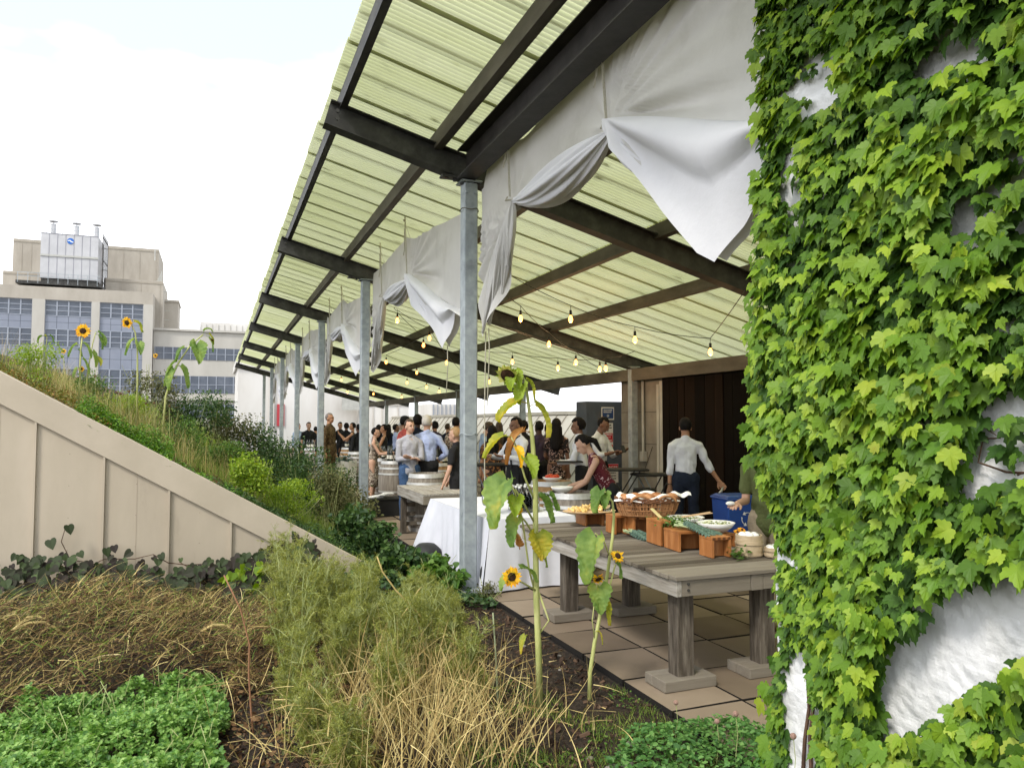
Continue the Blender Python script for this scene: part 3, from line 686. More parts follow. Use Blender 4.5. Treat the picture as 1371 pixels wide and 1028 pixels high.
# upper blocks
Y2 = 106.0
def b2(px, py, Y=Y2): q = on(px, py, 'Y', Y); return q.x, q.z
for (p0, p1, Y, D) in (((18, 319), (56, 366), 112, 8), ((4, 362), (60, 400), 109, 8), ((145, 329), (212, 375), 110, 10), ((140, 372), (218, 400), 104, 10)):
    a = b2(*p0, Y); b = b2(*p1, Y); m = MB(); m.lohi((a[0], Y, 10), (b[0], Y + D, a[1])); m.build('roof_block', M_conc, ob)
    m = MB()
    for t in (.3, .62, .95): x = a[0] + (b[0] - a[0]) * t; m.lohi((x, Y - .03, 12), (x + .06, Y - .001, a[1] - .1))
    m.lohi((a[0], Y - .06, a[1] - .4), (b[0], Y - .001, a[1] - .2)); m.build('panel_joint', mat('conc_joint', (.30, .27, .22), rough=.9), ob)
a = b2(220, 404, 108); b = b2(238, 440, 108); m = MB(); m.lohi((a[0], 108, 5), (b[0], 114, a[1])); m.lohi((a[0] - .1, 107.8, a[1] + .001), (b[0] + .1, 114, a[1] + .25)); m.build('stair_tower', M_conc, ob)
m = MB()
for q in range(5):
    x = b2(216 - q * 1.5, 400, 107)[0]; m.tube([(x, 106.5, 8), (x, 106.5, 19 - q * .3 + 2)], .06, 5)
for q in range(8): z = 10 + q * 1.2; x = b2(214, 400, 107)[0]; m.beam((x - .6, 106.5, z), (x + 1.2, 106.5, z), .06, .06)
m.build('fire_ladder', M_frame, ob)
m = MB(); x, z = b2(208, 318, 107); m.tube([(x, 107, z - 3), (x, 107, z)], .07, 5); m.build('antenna', M_frame, ob)
# lower wing
m = MB(); m.lohi((-7.1, Yb + 1.5, 0), (13, 125, 12.9)); m.build('wing_wall', M_conc2, ob)
for (z0, z1) in ((9.4, 10.9), (5.3, 7.4), (2.2, 3.9)):
    m = MB(); m.lohi((-6.9, Yb + 1.45, z0), (12, Yb + 1.499, z1)); wn = m.build('window', M_win, ob)
    m = MB(); 
    for i in range(19): x = -6.9 + i * 1.0; m.lohi((x - .05, Yb + 1.38, z0), (x + .05, Yb + 1.449, z1))
    m.lohi((-6.9, Yb + 1.39, (z0 + z1) / 2 - .03), (12, Yb + 1.448, (z0 + z1) / 2 + .03)); m.build('mullion', M_mull, wn)
m = MB(); m.lohi((-7.0, Yb + 1.2, 12.901), (13.1, Yb + 1.9, 13.15)); m.lohi((-7.0, Yb + 1.0, 4.4), (12, Yb + 1.49, 4.8)); m.build('ledge', M_conc2, ob)
# rooftop tank enclosure on the building
te = thing('rooftop_unit', 'silver panelled machinery box with a round blue emblem on the roof', 'rooftop unit', (-16, 101, 17.3))
M_pan = mat('silver_panel', [(0, (.36, .36, .365)), (1, (.47, .47, .475))], rough=.45, scale=.6, metal=.1)
Yu = 101.0
ua = on(55, 312, 'Y', Yu); ub = on(132, 318, 'Y', Yu); uz0 = on(95, 374, 'Y', Yu).z
x0u, x1u, z1u = ua.x, ub.x, on(95, 314, 'Y', Yu).z
m = MB(); m.lohi((x0u, Yu, uz0), (x1u, Yu + 4.5, z1u)); m.build('panel', M_pan, te)
m = MB()
for i in range(1, 7): x = x0u + (x1u - x0u) * i / 7; m.lohi((x - .025, Yu - .03, uz0), (x + .025, Yu - .001, z1u))
zm = (uz0 + z1u) / 2 - .1; m.lohi((x0u, Yu - .05, z1u - .06), (x1u, Yu - .001, z1u)); m.build('panel_seam', mat('seam_grey', (.25, .25, .28)), te)
m = MB(); m.lohi((x0u - .02, Yu - .12, zm), (x1u + .02, Yu - .04, zm + .22)); m.build('rail_band', M_frame, te)
m = MB(); m.lohi((x0u - 2.2, Yu - .9, uz0 - .9), (x1u + .5, Yu + 4.8, uz0 - .55)); m.lohi((x0u + .1, Yu + .1, uz0 - .549), (x1u - .1, Yu + 4, uz0 - .001)); m.build('base', M_dsteel, te)
m = MB()
for i in range(9): x = x0u - 2.0 + i * 1.0; m.box((x, Yu - .88, uz0 - .2), (.05, .05, 1.2))
m.lohi((x0u - 2.1, Yu - .9, uz0 + .35), (x1u + .4, Yu - .86, uz0 + .4)); m.lohi((x0u - 2.1, Yu - .9, uz0 - .05), (x1u + .4, Yu - .86, uz0)); m.build('railing', M_steel, te)
for k, (px, pt) in enumerate(((72, 296), (103, 299), (130, 301))):
    q = on(px, pt, 'Y', Yu + 1.5); m = MB(); m.tube([(q.x, Yu + 1.5, z1u - .2), (q.x, Yu + 1.5, q.z - .35)], .28, 12); m.tube([(q.x, Yu + 1.5, q.z - .12), (q.x, Yu + 1.5, q.z)], .5, 12); m.tube([(q.x, Yu + 1.5, q.z - .4), (q.x, Yu + 1.5, q.z - .1)], .05, 6); m.build('flue', M_pan, te, smooth=False)
m = MB()
for i in range(12): x = x0u + (x1u - x0u) * i / 11; m.box((x, Yu + .1, z1u + .5), (.04, .04, 1.0))
for zz in (.5, 1.0): m.lohi((x0u, Yu + .08, z1u + zz - .02), (x1u, Yu + .12, z1u + zz + .02))
m.build('railing', M_steel, te)
m = MB()
for i in range(6):
    yy = Yu + .2 + i * .9; m.box((x1u + .45, yy, (uz0 + z1u) / 2), (.08, .08, z1u - uz0 + 1))
for i in range(5): zz = uz0 + (z1u - uz0) * i / 4; m.beam((x1u + .45, Yu, zz), (x1u + .45, Yu + 4.6, zz + (.8 if i % 2 else 0)), .08, .08)
m.build('side_scaffold', M_dsteel, te)
q = on(94.5, 323, 'Y', Yu - .05); m = MB(); Mr = Matrix.Rotation(PI / 2, 3, 'X')
m.lathe([(.001, 0), (.34, 0), (.36, .02), (.34, .04), (.001, .04)], 28, (q.x, Yu - .035, q.z), Mr); em = m.build('emblem', mat('emblem_blue', (.02, .12, .42), rough=.4), te, smooth=False)
m = MB(); m.add([(q.x - .30, Yu - .08, q.z + .05), (q.x - .05, Yu - .08, q.z + .13), (q.x + .12, Yu - .08, q.z - .02), (q.x + .31, Yu - .08, q.z - .08), (q.x + .28, Yu - .08, q.z - .16), (q.x + .05, Yu - .08, q.z - .12), (q.x - .08, Yu - .08, q.z + .02), (q.x - .28, Yu - .08, q.z - .03)], [(0, 1, 6, 7), (1, 2, 5, 6), (2, 3, 4, 5)]); m.build('swoosh', M_signw, em)
# white rooftop penthouse far beyond the wing
rb = thing('roof_penthouse', 'white louvred roof house on the far wing beside the pergola edge', 'building', (1.5, 130, 0))
m = MB(); a = on(268, 432, 'Y', 130); m.lohi((a.x, 130, 8), (a.x + 12, 138, on(268, 431, 'Y', 130).z)); m.build('wall', M_white, rb)
m = MB()
for i in range(14): m.lohi((a.x + i * .9, 129.9, on(268, 446, 'Y', 130).z), (a.x + i * .9 + .08, 129.99, on(268, 434, 'Y', 130).z))
m.build('louvre', M_conc2, rb)
# white building closing the far end of the terrace
wb = thing('white_building', 'plain white rendered building at the far end of the terrace with a red door panel', 'building', (10, 52, 0))
m = MB(); m.lohi((1.35, 52, -1), (9, 60, 5.3)); m.lohi((9, 51.2, -1), (12.4, 60, 5.6)); m.build('wall', M_white, wb)
m = MB(); m.lohi((1.2, 51.8, 5.3), (9, 60.1, 5.75)); m.lohi((3.3, 51.85, -.5), (3.6, 51.999, 5.29)); m.lohi((6.3, 51.85, -.5), (6.5, 51.999, 5.29)); m.build('pilaster', M_white, wb)
a = on(371, 541, 'Y', 51.9); b = on(380.5, 570, 'Y', 51.9); m = MB(); m.lohi((a.x, 51.9, 1.5), (b.x, 51.995, a.z)); m.build('door', mat('red_door', (.42, .05, .06), rough=.6), wb)
m = MB()
for x in (9.9, 10.5, 11.6): m.lohi((x, 51.14, 0), (x + .06, 51.199, 5.4))
m.lohi((9.0, 51.1, 2.9), (12.4, 51.19, 3.0)); m.build('panel_joint', mat('white_joint', (.5, .47, .42)), wb)
m = MB(); a = on(471, 540, 'Y', 51.1); m.box((a.x, 51.1, a.z), (1.3, .15, .9)); vt = m.build('vent_hood', M_frame, wb)
# greenhouse windows seen above the slanted wall
gh = thing('glass_house', 'pale glazed roof house peeking over the slanted wall', 'building', (13.7, 48, 0))
m = MB(); m.lohi((12.6, 46, 0), (14.9, 50.5, 2.9)); m.build('wall', M_white, gh)
m = MB()
for i in range(9): m.lohi((12.65 + i * .27, 45.9, 2.2), (12.69 + i * .27, 45.99, 2.85))
m.build('glazing_bar', M_mull, gh)
# back closing wall of patio's side so nothing is open behind the camera
bw = thing('rear_parapet', 'low concrete parapet behind the garden', 'wall', (0, -3, 0))
m = MB(); m.lohi((-7, -2.3, -.1), (2.4, -2.1, .9)); m.build('wall', M_conc, bw)
# ================================================================ props under the pergola
def at(px, t, z=0): a = (px - PW / 2) / FPX; return Vector((sin(YAW) + a * cos(YAW), cos(YAW) - a * sin(YAW), 0)) * t + Vector((0, 0, z))
M_wood = mat('grey_wood', [(0, (.10, .085, .065)), (.35, (.20, .175, .145)), (.7, (.31, .28, .24)), (1, (.44, .41, .36))], rough=.85, scale=7, detail=9, bump=.5, bscale=40, stretch=(.35, 3.5, 3.5), bdist=.006, island=False, objrand=True)
M_woodX = mat('grey_wood_x', [(0, (.045, .035, .024)), (.35, (.10, .082, .06)), (.7, (.175, .15, .115)), (1, (.28, .25, .20))], rough=.85, scale=6, detail=9, bump=.6, bscale=50, stretch=(.4, 5, 5), bdist=.006, island=True)
M_woodY = mat('grey_wood_y', [(0, (.12, .10, .08)), (.3, (.25, .225, .185)), (.7, (.38, .355, .31)), (1, (.5, .47, .42))], rough=.85, scale=6, detail=9, bump=.6, bscale=50, stretch=(5, .4, 5), bdist=.006)
M_woodZ = mat('grey_wood_z', [(0, (.025, .02, .014)), (.4, (.065, .052, .038)), (.7, (.125, .105, .08)), (1, (.21, .185, .15))], rough=.85, scale=5, detail=10, bump=.6, bscale=40, stretch=(6, 6, .7), bdist=.006)
wt = thing('wooden_table', 'big weathered grey plank table carrying the bread basket and food crates', 'table', (3.4, 5.5, 0))
TX0, TX1, TY0, TY1, TZ = 2.80, 4.02, 4.27, 6.95, .75
r = random.Random(9); m = MB(); y = TY0 - .015
while y < TY1:
    wd = r.uniform(.085, .1); dz = r.uniform(-.003, .003); m.lohi((TX0 - r.uniform(0, .014), y, TZ - .028 + dz), (TX1, min(y + wd - .006, TY1 + .02), TZ + dz)); y += wd
m.build('tabletop', M_woodX, wt, bevel=.003)
m = MB(); m.lohi((TX0 + .01, TY0, TZ - .135), (TX0 + .05, TY1, TZ - .032)); m.lohi((TX1 - .05, TY0, TZ - .135), (TX1 - .01, TY1, TZ - .032)); m.build('side_rail', M_woodY, wt, bevel=.003)
m = MB(); m.lohi((TX0 + .052, TY0 + .001, TZ - .135), (3.40, TY0 + .04, TZ - .032)); m.lohi((3.404, TY0 - .002, TZ - .137), (3.50, TY0 + .04, TZ - .031)); m.lohi((3.504, TY0 + .001, TZ - .135), (TX1 - .052, TY0 + .04, TZ - .032)); m.lohi((TX0 + .052, TY1 - .04, TZ - .135), (TX1 - .052, TY1, TZ - .032)); m.build('end_rail', M_woodX, wt, bevel=.003)
for (x, y) in ((2.935, 4.40), (3.62, 4.42), (2.98, 6.22), (3.60, 6.2)):
    m = MB(); m.lohi((x - .065, y - .045, .07), (x + .065, y + .075, TZ - .03)); lg = m.build('leg', M_woodZ, wt, bevel=.006)
    m = MB(); m.lohi((x - .20, y - .10, .005), (x + .20, y + .05, .075)); m.lohi((x - .20, y + .055, .005), (x + .20, y + .15, .072)); m.build('foot', M_woodX, lg, bevel=.004)
    m = MB()
for dz in (-.10, -.06):
    m.tube([(2.90, TY0 - .008, TZ + dz + .005), (2.90, TY0 + .002, TZ + dz + .005)], .009, 8)
m.build('bolt', M_dsteel, wt)
M_pine = mat('orange_pine', [(0, (.22, .075, .018)), (.5, (.34, .13, .035)), (1, (.45, .20, .07))], rough=.5, scale=5, detail=7, bump=.15, stretch=(4, 4, .6), spec=.4)
def riser(x, y, w, d, h, rzv, label, top=True, joints=True):
    t = thing('wooden_riser', label, 'riser', (x, y, TZ), 'pine display risers on the plank table'); M = Matrix.Rotation(rzv, 3, 'Z')
    def bb(m, a, b):
        c = [(a[i] + b[i]) / 2 for i in range(3)]; dd = [b[i] - a[i] for i in range(3)]; cc = M @ Vector(c); m.box((x + cc.x, y + cc.y, TZ + .004 + cc.z), dd, M=M)
    for s_ in (-1, 1):
        m = MB(); bb(m, (s_ * (w / 2 - .012) - .011, -d / 2, 0), (s_ * (w / 2 - .012) + .011, d / 2, h - .022)); m.build('end_panel', M_pine, t, bevel=.002)
    m = MB(); bb(m, (-w / 2 + .024, -.012, 0), (w / 2 - .024, .012, h - .024)); m.build('divider', M_pine, t, bevel=.002)
    if top:
        m = MB(); bb(m, (-w / 2, -d / 2, h - .021), (w / 2, d / 2, h)); m.build('top', M_pine, t, bevel=.002)
    if joints:
        m = MB()
        for k in range(4): xx = -w / 2 + w * (k + .5) / 4; bb(m, (xx - .012, -d / 2 - .0015, h - .020), (xx + .012, -d / 2 + .01, h - .001))
        m.build('finger_joint', mat('end_grain', (.12, .045, .015), rough=.7), t)
    return t
riser(3.44, 6.72, .20, .26, .125, -.1, 'pine riser under the cheese platter, furthest along the table')
riser(3.40, 6.12, .13, .2, .165, -.1, 'narrow pine riser below the far end of the bread basket', joints=False)
riser(3.62, 6.0, .34, .30, .165, -.15, 'wide pine riser holding up the bread basket')
riser(3.42, 5.45, .10, .26, .2, -.1, 'tall thin pine riser beside the green herbs', joints=False)
riser(3.48, 5.15, .26, .26, .155, -.12, 'pine riser with herbs and kale laid across its top', joints=False)
riser(3.50, 4.80, .17, .17, .15, -.05, 'square finger-jointed pine riser between kale and bamboo steamers')
# bread basket
M_wick = mat('wicker', [(0, (.16, .07, .025)), (.5, (.36, .17, .07)), (1, (.55, .30, .14))], rough=.7, scale=25, bump=.5, bscale=120, stretch=(1, 1, 1), island=True)
M_wickd = mat('wicker_dark', [(.10, .04, .02), (.2, .09, .04)], rough=.7, scale=25)
bk = thing('bread_basket', 'oval wicker basket lined with white napkins and filled with rolls', 'basket', (3.60, 5.92, .94)); bc = Vector((3.60, 5.92, .924)); BR = Matrix.Rotation(-.25, 3, 'Z')
def ell(a, rx, ry): return Vector((cos(a) * rx, sin(a) * ry, 0))
m = MB(); r = random.Random(2)
for k in range(150):
    a = 2 * PI * k / 150; p0 = ell(a, .235, .155); p1 = ell(a + r.uniform(-.02, .02), .285, .195); tw = r.uniform(-.01, .01)
    m.tube([bc + BR @ (p0 + Vector((0, 0, .005))), bc + BR @ ((p0 + p1) / 2 + Vector((tw, 0, .06))), bc + BR @ (p1 + Vector((0, 0, .125)))], .0042, 4)
for z, s in ((.012, 0.03), (.05, .38), (.055, .42), (.09, .7)):
    m.tube([bc + BR @ (ell(2 * PI * i / 48, .235 + .05 * s, .155 + .04 * s) + Vector((0, 0, z))) for i in range(49)], .006, 5, cap=False)
m.lathe([(.01, .002), (1, .002), (1, .012), (.01, .012)], 32, bc, BR @ Matrix.Diagonal((.235, .155, 1))); m.build('wall', M_wick, bk)
m = MB()
for j in range(3): m.tube([bc + BR @ (ell(2 * PI * i / 64, .285, .195) + Vector((0, 0, .13 + .010 * sin(i * 2.0 + j * 2.1) + .012 * j))) for i in range(65)], .011, 6, cap=False)
m.build('rim', M_wickd, bk, smooth=True)
for s_ in (-1, 1):
    m = MB(); m.tube([bc + BR @ Vector((s_ * .12 + .08 * cos(PI * i / 10), -.19, .135 + .05 * sin(PI * i / 10))) for i in range(11)], .011, 7); m.build('handle', M_wick, bk, smooth=True)
M_bread = mat('bread_crust', [(0, (.22, .08, .03)), (.5, (.42, .19, .08)), (1, (.60, .34, .16))], rough=.6, scale=12, bump=.2)
for k in range(9):
    p = bc + BR @ Vector((-.2 + .1 * (k % 5), -.07 + .12 * (k // 5), .145 + r.uniform(0, .02))); m = MB(); m.sphere(p, (.06, .05, .038), 14, 9); tag(m.build('bread_roll', M_bread, None, smooth=True), 'brown bread roll in the wicker basket', 'bread roll', 'bread rolls in the basket')
M_nap = mat('napkin', (.78, .77, .74), rough=.9, scale=8, bump=.2)
nk = MB()
def napf(u, v):
    a = 2 * PI * u; R = .80 + .42 * v; p = BR @ (ell(a, .25 * R, .165 * R)); z = .135 + .055 * sin(v * PI * .9) * (1 + .4 * sin(5 * a + 1)) - .015 * v
    return (bc.x + p.x + .01 * sin(7 * a), bc.y + p.y, bc.z + z)
nk.grid(napf, 60, 8)
nk.grid(lambda u, v: tuple(bc + BR @ Vector((.22 + .16 * u, -.08 + .16 * v * (1 - .5 * u), .17 + .03 * sin(PI * v) + .012 * sin(9 * u)))), 12, 8)
tag(nk.build('napkin', M_nap, None, smooth=True), 'crumpled white cloth napkin lining the bread basket', 'napkin')
# platter of cheese and crisps with a glass jar
pp = thing('cheese_platter', 'flat wooden board heaped with pale cheese cubes and crackers', 'platter', (3.42, 6.66, .88)); m = MB(); m.lathe([(.01, 0), (.25, 0), (.27, .012), (.01, .014)], 32, (3.40, 6.66, .882), None, 1, .75); m.build('board', mat('light_wood', (.55, .38, .22), rough=.6, scale=6), pp)
m = MB(); r = random.Random(6)
for k in range(110):
    a = r.uniform(0, 2 * PI); d = r.random() ** .6; x, y = 3.40 + .22 * d * cos(a), 6.66 + .15 * d * sin(a); z = .905 + (1 - d) * r.uniform(0, .06)
    M = Matrix.Rotation(r.uniform(0, 3), 3, Vector((r.random(), r.random(), r.random() + .01)).normalized()); s = r.uniform(.018, .034); m.box((x, y, z), (s, s * 1.2, s * .5), M=M)
m.build('cheese_pieces', mat('cheese', [(0, (.55, .32, .08)), (.5, (.70, .50, .18)), (1, (.78, .62, .32))], rough=.6, island=True), pp, bevel=.002)
M_glass = glass('clear_glass', (.93, .96, .95)); M_glassg = glass('bottle_glass', (.92, .95, .94), .05, 1.08)
m = MB(); m.lathe([(.001, 0), (.036, 0), (.04, .01), (.04, .075), (.03, .09), (.033, .1), (.029, .1), (.026, .09), (.036, .073), (.036, .012), (.001, .008)], 20, (3.44, 6.38, .75 + .169), cap=False); jr = tag(m.build('glass_jar', M_glass, None, smooth=True), 'small glass jar next to the cheese platter', 'jar')
# greens
M_kale = mat('kale', [(0, (.03, .06, .045)), (.5, (.075, .13, .095)), (1, (.16, .23, .17))], rough=.7, scale=60, detail=4, bump=.9, bscale=90, bdist=.01)
M_herb = mat('herb', [(0, (.03, .07, .015)), (.5, (.08, .16, .03)), (1, (.16, .26, .06))], rough=.6, island=True, transl=.25)
M_stalk = mat('pale_stalk', (.35, .42, .22), rough=.5)
r = random.Random(31)
def kale(label, c, n, L, rot, spread, z):
    t = thing('kale_bunch', label, 'vegetables', (c[0], c[1], z)); m = MB(); s_ = MB()
    for k in range(n):
        a = rot + r.uniform(-.4, .4); o = Vector((r.uniform(-.02, .02), (k - n / 2) / n * spread, r.uniform(0, .03))); d = Vector((cos(a), sin(a), -.10)); sdv = Vector((-sin(a), cos(a), 0)); base = Vector((c[0], c[1], z + .02)) + o
        s_.tube([base - d * .10, base + d * L * .5, base + d * L], [.006, .004, .002], 5)
        def fn(u, v): 
            x = (u - .5) * 2; W = .030 * (sin(PI * min(1, .12 + v * .86)) ** .6); return tuple(base + d * (L * v) + sdv * (x * W) + Vector((0, 0, .014 * cos(x * 2.2) + .013 * sin(v * 46 + x * 4 + k) * abs(x) - .02 * v * v + .008)))
        m.grid(fn, 6, 22)
    m.build('leaves', M_kale, t, smooth=True); s_.build('stalk', M_stalk, t)
kale('dark blue-green kale leaves draped off the riser toward the bowls', (3.46, 5.08), 9, .26, -1.25, .12, .91)
kale('dark kale leaves lying flat under the bread riser', (3.42, 5.86), 7, .24, -1.5, .1, .755)
t = thing('herb_bunch', 'leafy green herb bunch beside the tall thin riser', 'herbs', (3.52, 5.32, .91)); m = MB(); pl = []
quadL = (np.array([(0, 0, 0), (.35, -.4, .06), (0, -1, 0), (-.35, -.4, .06)]), [(0, 1, 2), (0, 2, 3)])
for k in range(900):
    p = (3.50 + r.gauss(0, .06), 5.32 + r.gauss(0, .09), .92 + abs(r.gauss(0, .025))); x, y, z = frame((r.uniform(-1, 1), r.uniform(-1, 1), 1.1), (r.uniform(-1, 1), r.uniform(-1, 1), -.3)); pl.append((p, x, y, z, r.uniform(.015, .03)))
scatter(m, *quadL, pl); m.build('leaves', M_herb, t)
m = MB()
for k in range(14): m.tube([(3.5 + r.uniform(-.03, .03), 5.25, .915), (3.5 + r.uniform(-.06, .06), 5.5, .93)], .003, 4)
m.build('stalk', M_stalk, t)
M_por = mat('porcelain', (.80, .80, .77), rough=.25, scale=3, spec=.5)
def bowl(label, c, R, h, z):
    t = thing('serving_bowl', label, 'bowl', (c[0], c[1], z), 'white bowls on the plank table'); m = MB(); m.lathe([(.001, 0), (R * .45, 0), (R * .8, h * .5), (R, h), (R - .006, h + .002), (R * .77, h * .55), (R * .42, .01), (.001, .008)], 36, (c[0], c[1], z), cap=False); m.build('body', M_por, t, smooth=True)
    m = MB(); pl = []
    for k in range(160): a = r.uniform(0, 6.3); d = R * .75 * sqrt(r.random()); x, y, zz = frame((r.uniform(-1, 1), r.uniform(-1, 1), 1.3), (r.uniform(-1, 1), r.uniform(-1, 1), 0)); pl.append(((c[0] + d * cos(a), c[1] + d * sin(a), z + h * .8 + r.uniform(0, .012)), x, y, zz, r.uniform(.015, .03)))
    scatter(m, *quadL, pl); m.build('salad', mat('salad', [(0, (.12, .2, .05)), (.5, (.4, .42, .2)), (1, (.7, .68, .5))], rough=.6, island=True), t)
bowl('white serving bowl behind the kale, second from the steamers', (3.80, 5.62), .16, .075, .86); bowl('white serving bowl just behind the square riser', (3.80, 5.20), .155, .08, .86)
for (x, y, lab) in ((3.80, 5.62, 'low pine crate hidden under the farther white bowl'), (3.80, 5.20, 'low pine crate under the nearer white bowl')): riser(x, y, .24, .2, .105, 0, lab, joints=False)
t = thing('tongs', 'pale wooden tongs leaning out of the white bowl', 'tongs', (3.8, 5.5, .95)); m = MB(); m.beam((3.72, 5.55, .945), (3.93, 5.42, .985), .022, .006); m.beam((3.72, 5.57, .945), (3.93, 5.45, .99), .022, .006); m.build('arm', mat('light_wood', (.55, .38, .22), rough=.6), t)
m = MB(); m.beam((3.52, 5.46, .90), (3.46, 5.62, 1.02), .035, .008); tag(m.build('bread_stick', mat('pale_wood', (.6, .5, .24), rough=.6), None), 'pale flat wooden stick leaning against the herb riser', 'stick')
M_bam = mat('bamboo', [(0, (.36, .27, .16)), (1, (.56, .45, .30))], rough=.6, scale=10, bump=.2, stretch=(1, 1, 6))
def steamer(label, c, R, h, lid=True):
    t = thing('bamboo_steamer', label, 'steamer', (c[0], c[1], TZ), 'round bamboo steamers on the plank table'); m = MB()
    for k in range(2): z0 = TZ + .004 + k * h / 2; m.lathe([(R - .014, z0), (R, z0), (R, z0 + h / 2 - .003), (R - .014, z0 + h / 2 - .003)], 36, (c[0], c[1], 0), cap=False); m.lathe([(.001, z0 + .01), (R - .012, z0 + .01)], 36, (c[0], c[1], 0), cap=False)
    m.build('basket', M_bam, t, smooth=False); m = MB()
    for k in range(2): z0 = TZ + .012 + k * h / 2; m.lathe([(R + .001, z0), (R + .005, z0), (R + .005, z0 + .014), (R + .001, z0 + .014)], 36, (c[0], c[1], 0), cap=False)
    m.build('band', M_bam, t)
    for q in range(6): a = q * 1.05; m = MB(); m.sphere((c[0] + R * .5 * cos(a), c[1] + R * .5 * sin(a), TZ + h - .005), (.032, .032, .024), 12, 8); tag(m.build('steamed_bun', M_por, None, smooth=True), 'pale steamed bun inside a bamboo steamer', 'bun', 'buns in the steamers')
steamer('larger bamboo steamer heaped with pale buns', (3.76, 4.74), .098, .155); steamer('smaller low bamboo steamer half hidden by the ivy', (3.90, 4.62), .075, .07)
def flower(label, p, R=.035, n=11, stem=True, tilt=(0, -.6, 1)):
    t = thing('cut_flower', label, 'flower', p); z = Vector(tilt).normalized(); x = z.orthogonal().normalized(); y = z.cross(x); m = MB()
    for k in range(n): a = 2 * PI * k / n; d = x * cos(a) + y * sin(a); sdv = z.cross(d); c = Vector(p); m.add([c, c + d * R * .6 + sdv * R * .2 + z * .006, c + d * R, c + d * R * .6 - sdv * R * .2 + z * .006], [(0, 1, 2, 3)])
    m.build('petals', mat('orange_petal', [(.75, .32, .02), (.8, .5, .03)], rough=.6, scale=20, transl=.3), t); m = MB(); m.sphere(Vector(p) + z * .004, R * .3, 8, 6); m.build('centre', mat('seed_brown', (.08, .03, .01), rough=.9), t)
for i, (dx, dy, dz) in enumerate(((0, 0, 0), (.05, .02, .01), (.02, -.03, .02))): flower(('orange flower head laid behind the larger steamer', 'orange flower closest to the bamboo steamer lid', 'small orange flower sticking up by the steamer')[i], (3.78 + dx, 4.90 + dy, .90 + dz))
t = thing('leaf_sprig', 'green sprig lying at the foot of the larger steamer', 'sprig', (3.6, 4.6, .75)); m = MB(); pl = []
for k in range(60): x, y, z = frame((r.uniform(-.6, .6), r.uniform(-.6, .6), 1), (r.uniform(-1, 1), r.uniform(-1, 1), 0)); pl.append(((3.60 + r.gauss(0, .035), 4.66 + r.gauss(0, .04), .757 + abs(r.gauss(0, .03))), x, y, z, r.uniform(.025, .05)))
scatter(m, *quadL, pl); m.build('leaves', M_herb, t)

# ---------------------------------------------------------------- cloth-covered table with glasses
M_linen = mat('white_linen', [(0, (.58, .59, .64)), (1, (.70, .71, .76))], rough=.9, scale=3, bump=.15, bscale=12, bdist=.01)
tc_ = thing('banquet_table', 'folding table hidden under a white cloth behind the sunflowers', 'table', (3.2, 8.6, 0)); CX0, CX1, CY0, CY1 = 2.68, 3.66, 7.50, 9.85
m = MB(); m.lohi((CX0 + .02, CY0 + .02, .70), (CX1 - .02, CY1 - .02, .735)); m.build('tabletop', M_wood, tc_)
for x in (CX0 + .1, CX1 - .1):
    for y in (CY0 + .2, CY1 - .2): m = MB(); m.tube([(x, y, 0), (x, y, .7)], .016, 8); m.build('leg', M_dsteel, tc_)
m = MB(); per = []
cx, cy_ = (CX0 + CX1) / 2, (CY0 + CY1) / 2; hx, hy = (CX1 - CX0) / 2, (CY1 - CY0) / 2
NP = 420
def perim(u):
    P = 4 * (hx + hy); s = u * P
    if s < 2 * hx: return (-hx + s, -hy, 0, -1)
    s -= 2 * hx
    if s < 2 * hy: return (hx, -hy + s, 1, 0)
    s -= 2 * hy
    if s < 2 * hx: return (hx - s, hy, 0, 1)
    s -= 2 * hx; return (-hx, hy - s, -1, 0)
def clothf(u, v):
    x, y, nx, ny = perim(u % 1.0)
    cd = min(1, min(abs(abs(x) - hx) + abs(abs(y) - hy), 1) / .35); corner = exp(-((abs(x) - hx) ** 2 + (abs(y) - hy) ** 2) / .03)
    fl = v * (.035 + .03 * sin(u * 61) * sin(u * 23 + 1) + .012 * sin(u * 170)) + corner * v * .12
    if ny > 0 or (nx < 0 and y > .6): fl += v * .12 * (max(0, y - .6) / .6)
    gx, gy = nx, ny
    if corner > .05: k = corner; gx = nx * (1 - k) + (1 if x > 0 else -1) * k * .75; gy = ny * (1 - k) + (1 if y > 0 else -1) * k * .75
    zb = .02 + .05 * (nx < 0) * sm(.2, 1.1, y)
    return (cx + x + gx * fl, cy_ + y + gy * fl, .742 - v * (.742 - zb) - .003 * (1 - v))
m.grid(clothf, NP, 14)
cl_ = MB(); cl_.add(m.v, m.f); cl_.grid(lambda u, v: (CX0 + (CX1 - CX0) * u, CY0 + (CY1 - CY0) * v, .7395 + .0015 * sin(u * 9) * sin(v * 14)), 16, 24)
tag(cl_.build('tablecloth', M_linen, None, smooth=True), 'long white cloth draped to the ground over the banquet table', 'tablecloth')
BOT = [(.001, 0), (.034, 0), (.037, .01), (.037, .15), (.03, .185), (.013, .215), (.012, .26), (.015, .262), (.015, .275), (.010, .275), (.009, .215), (.025, .18), (.033, .148), (.033, .012), (.001, .008)]
def bottle_proto():
    t = thing('water_bottle', 'clear glass water bottle standing on the white tablecloth', 'bottle', (0, 0, 0), 'clear bottles on the white tablecloth')
    m = MB(); m.lathe(BOT, 16, cap=False); m.build('body', M_glassg, t, smooth=True); m = MB(); m.lathe([(.001, .27), (.0165, .27), (.0165, .292), (.001, .292)], 12); m.build('cap', M_por, t); return t
bt = bottle_proto(); first = True; r = random.Random(8)
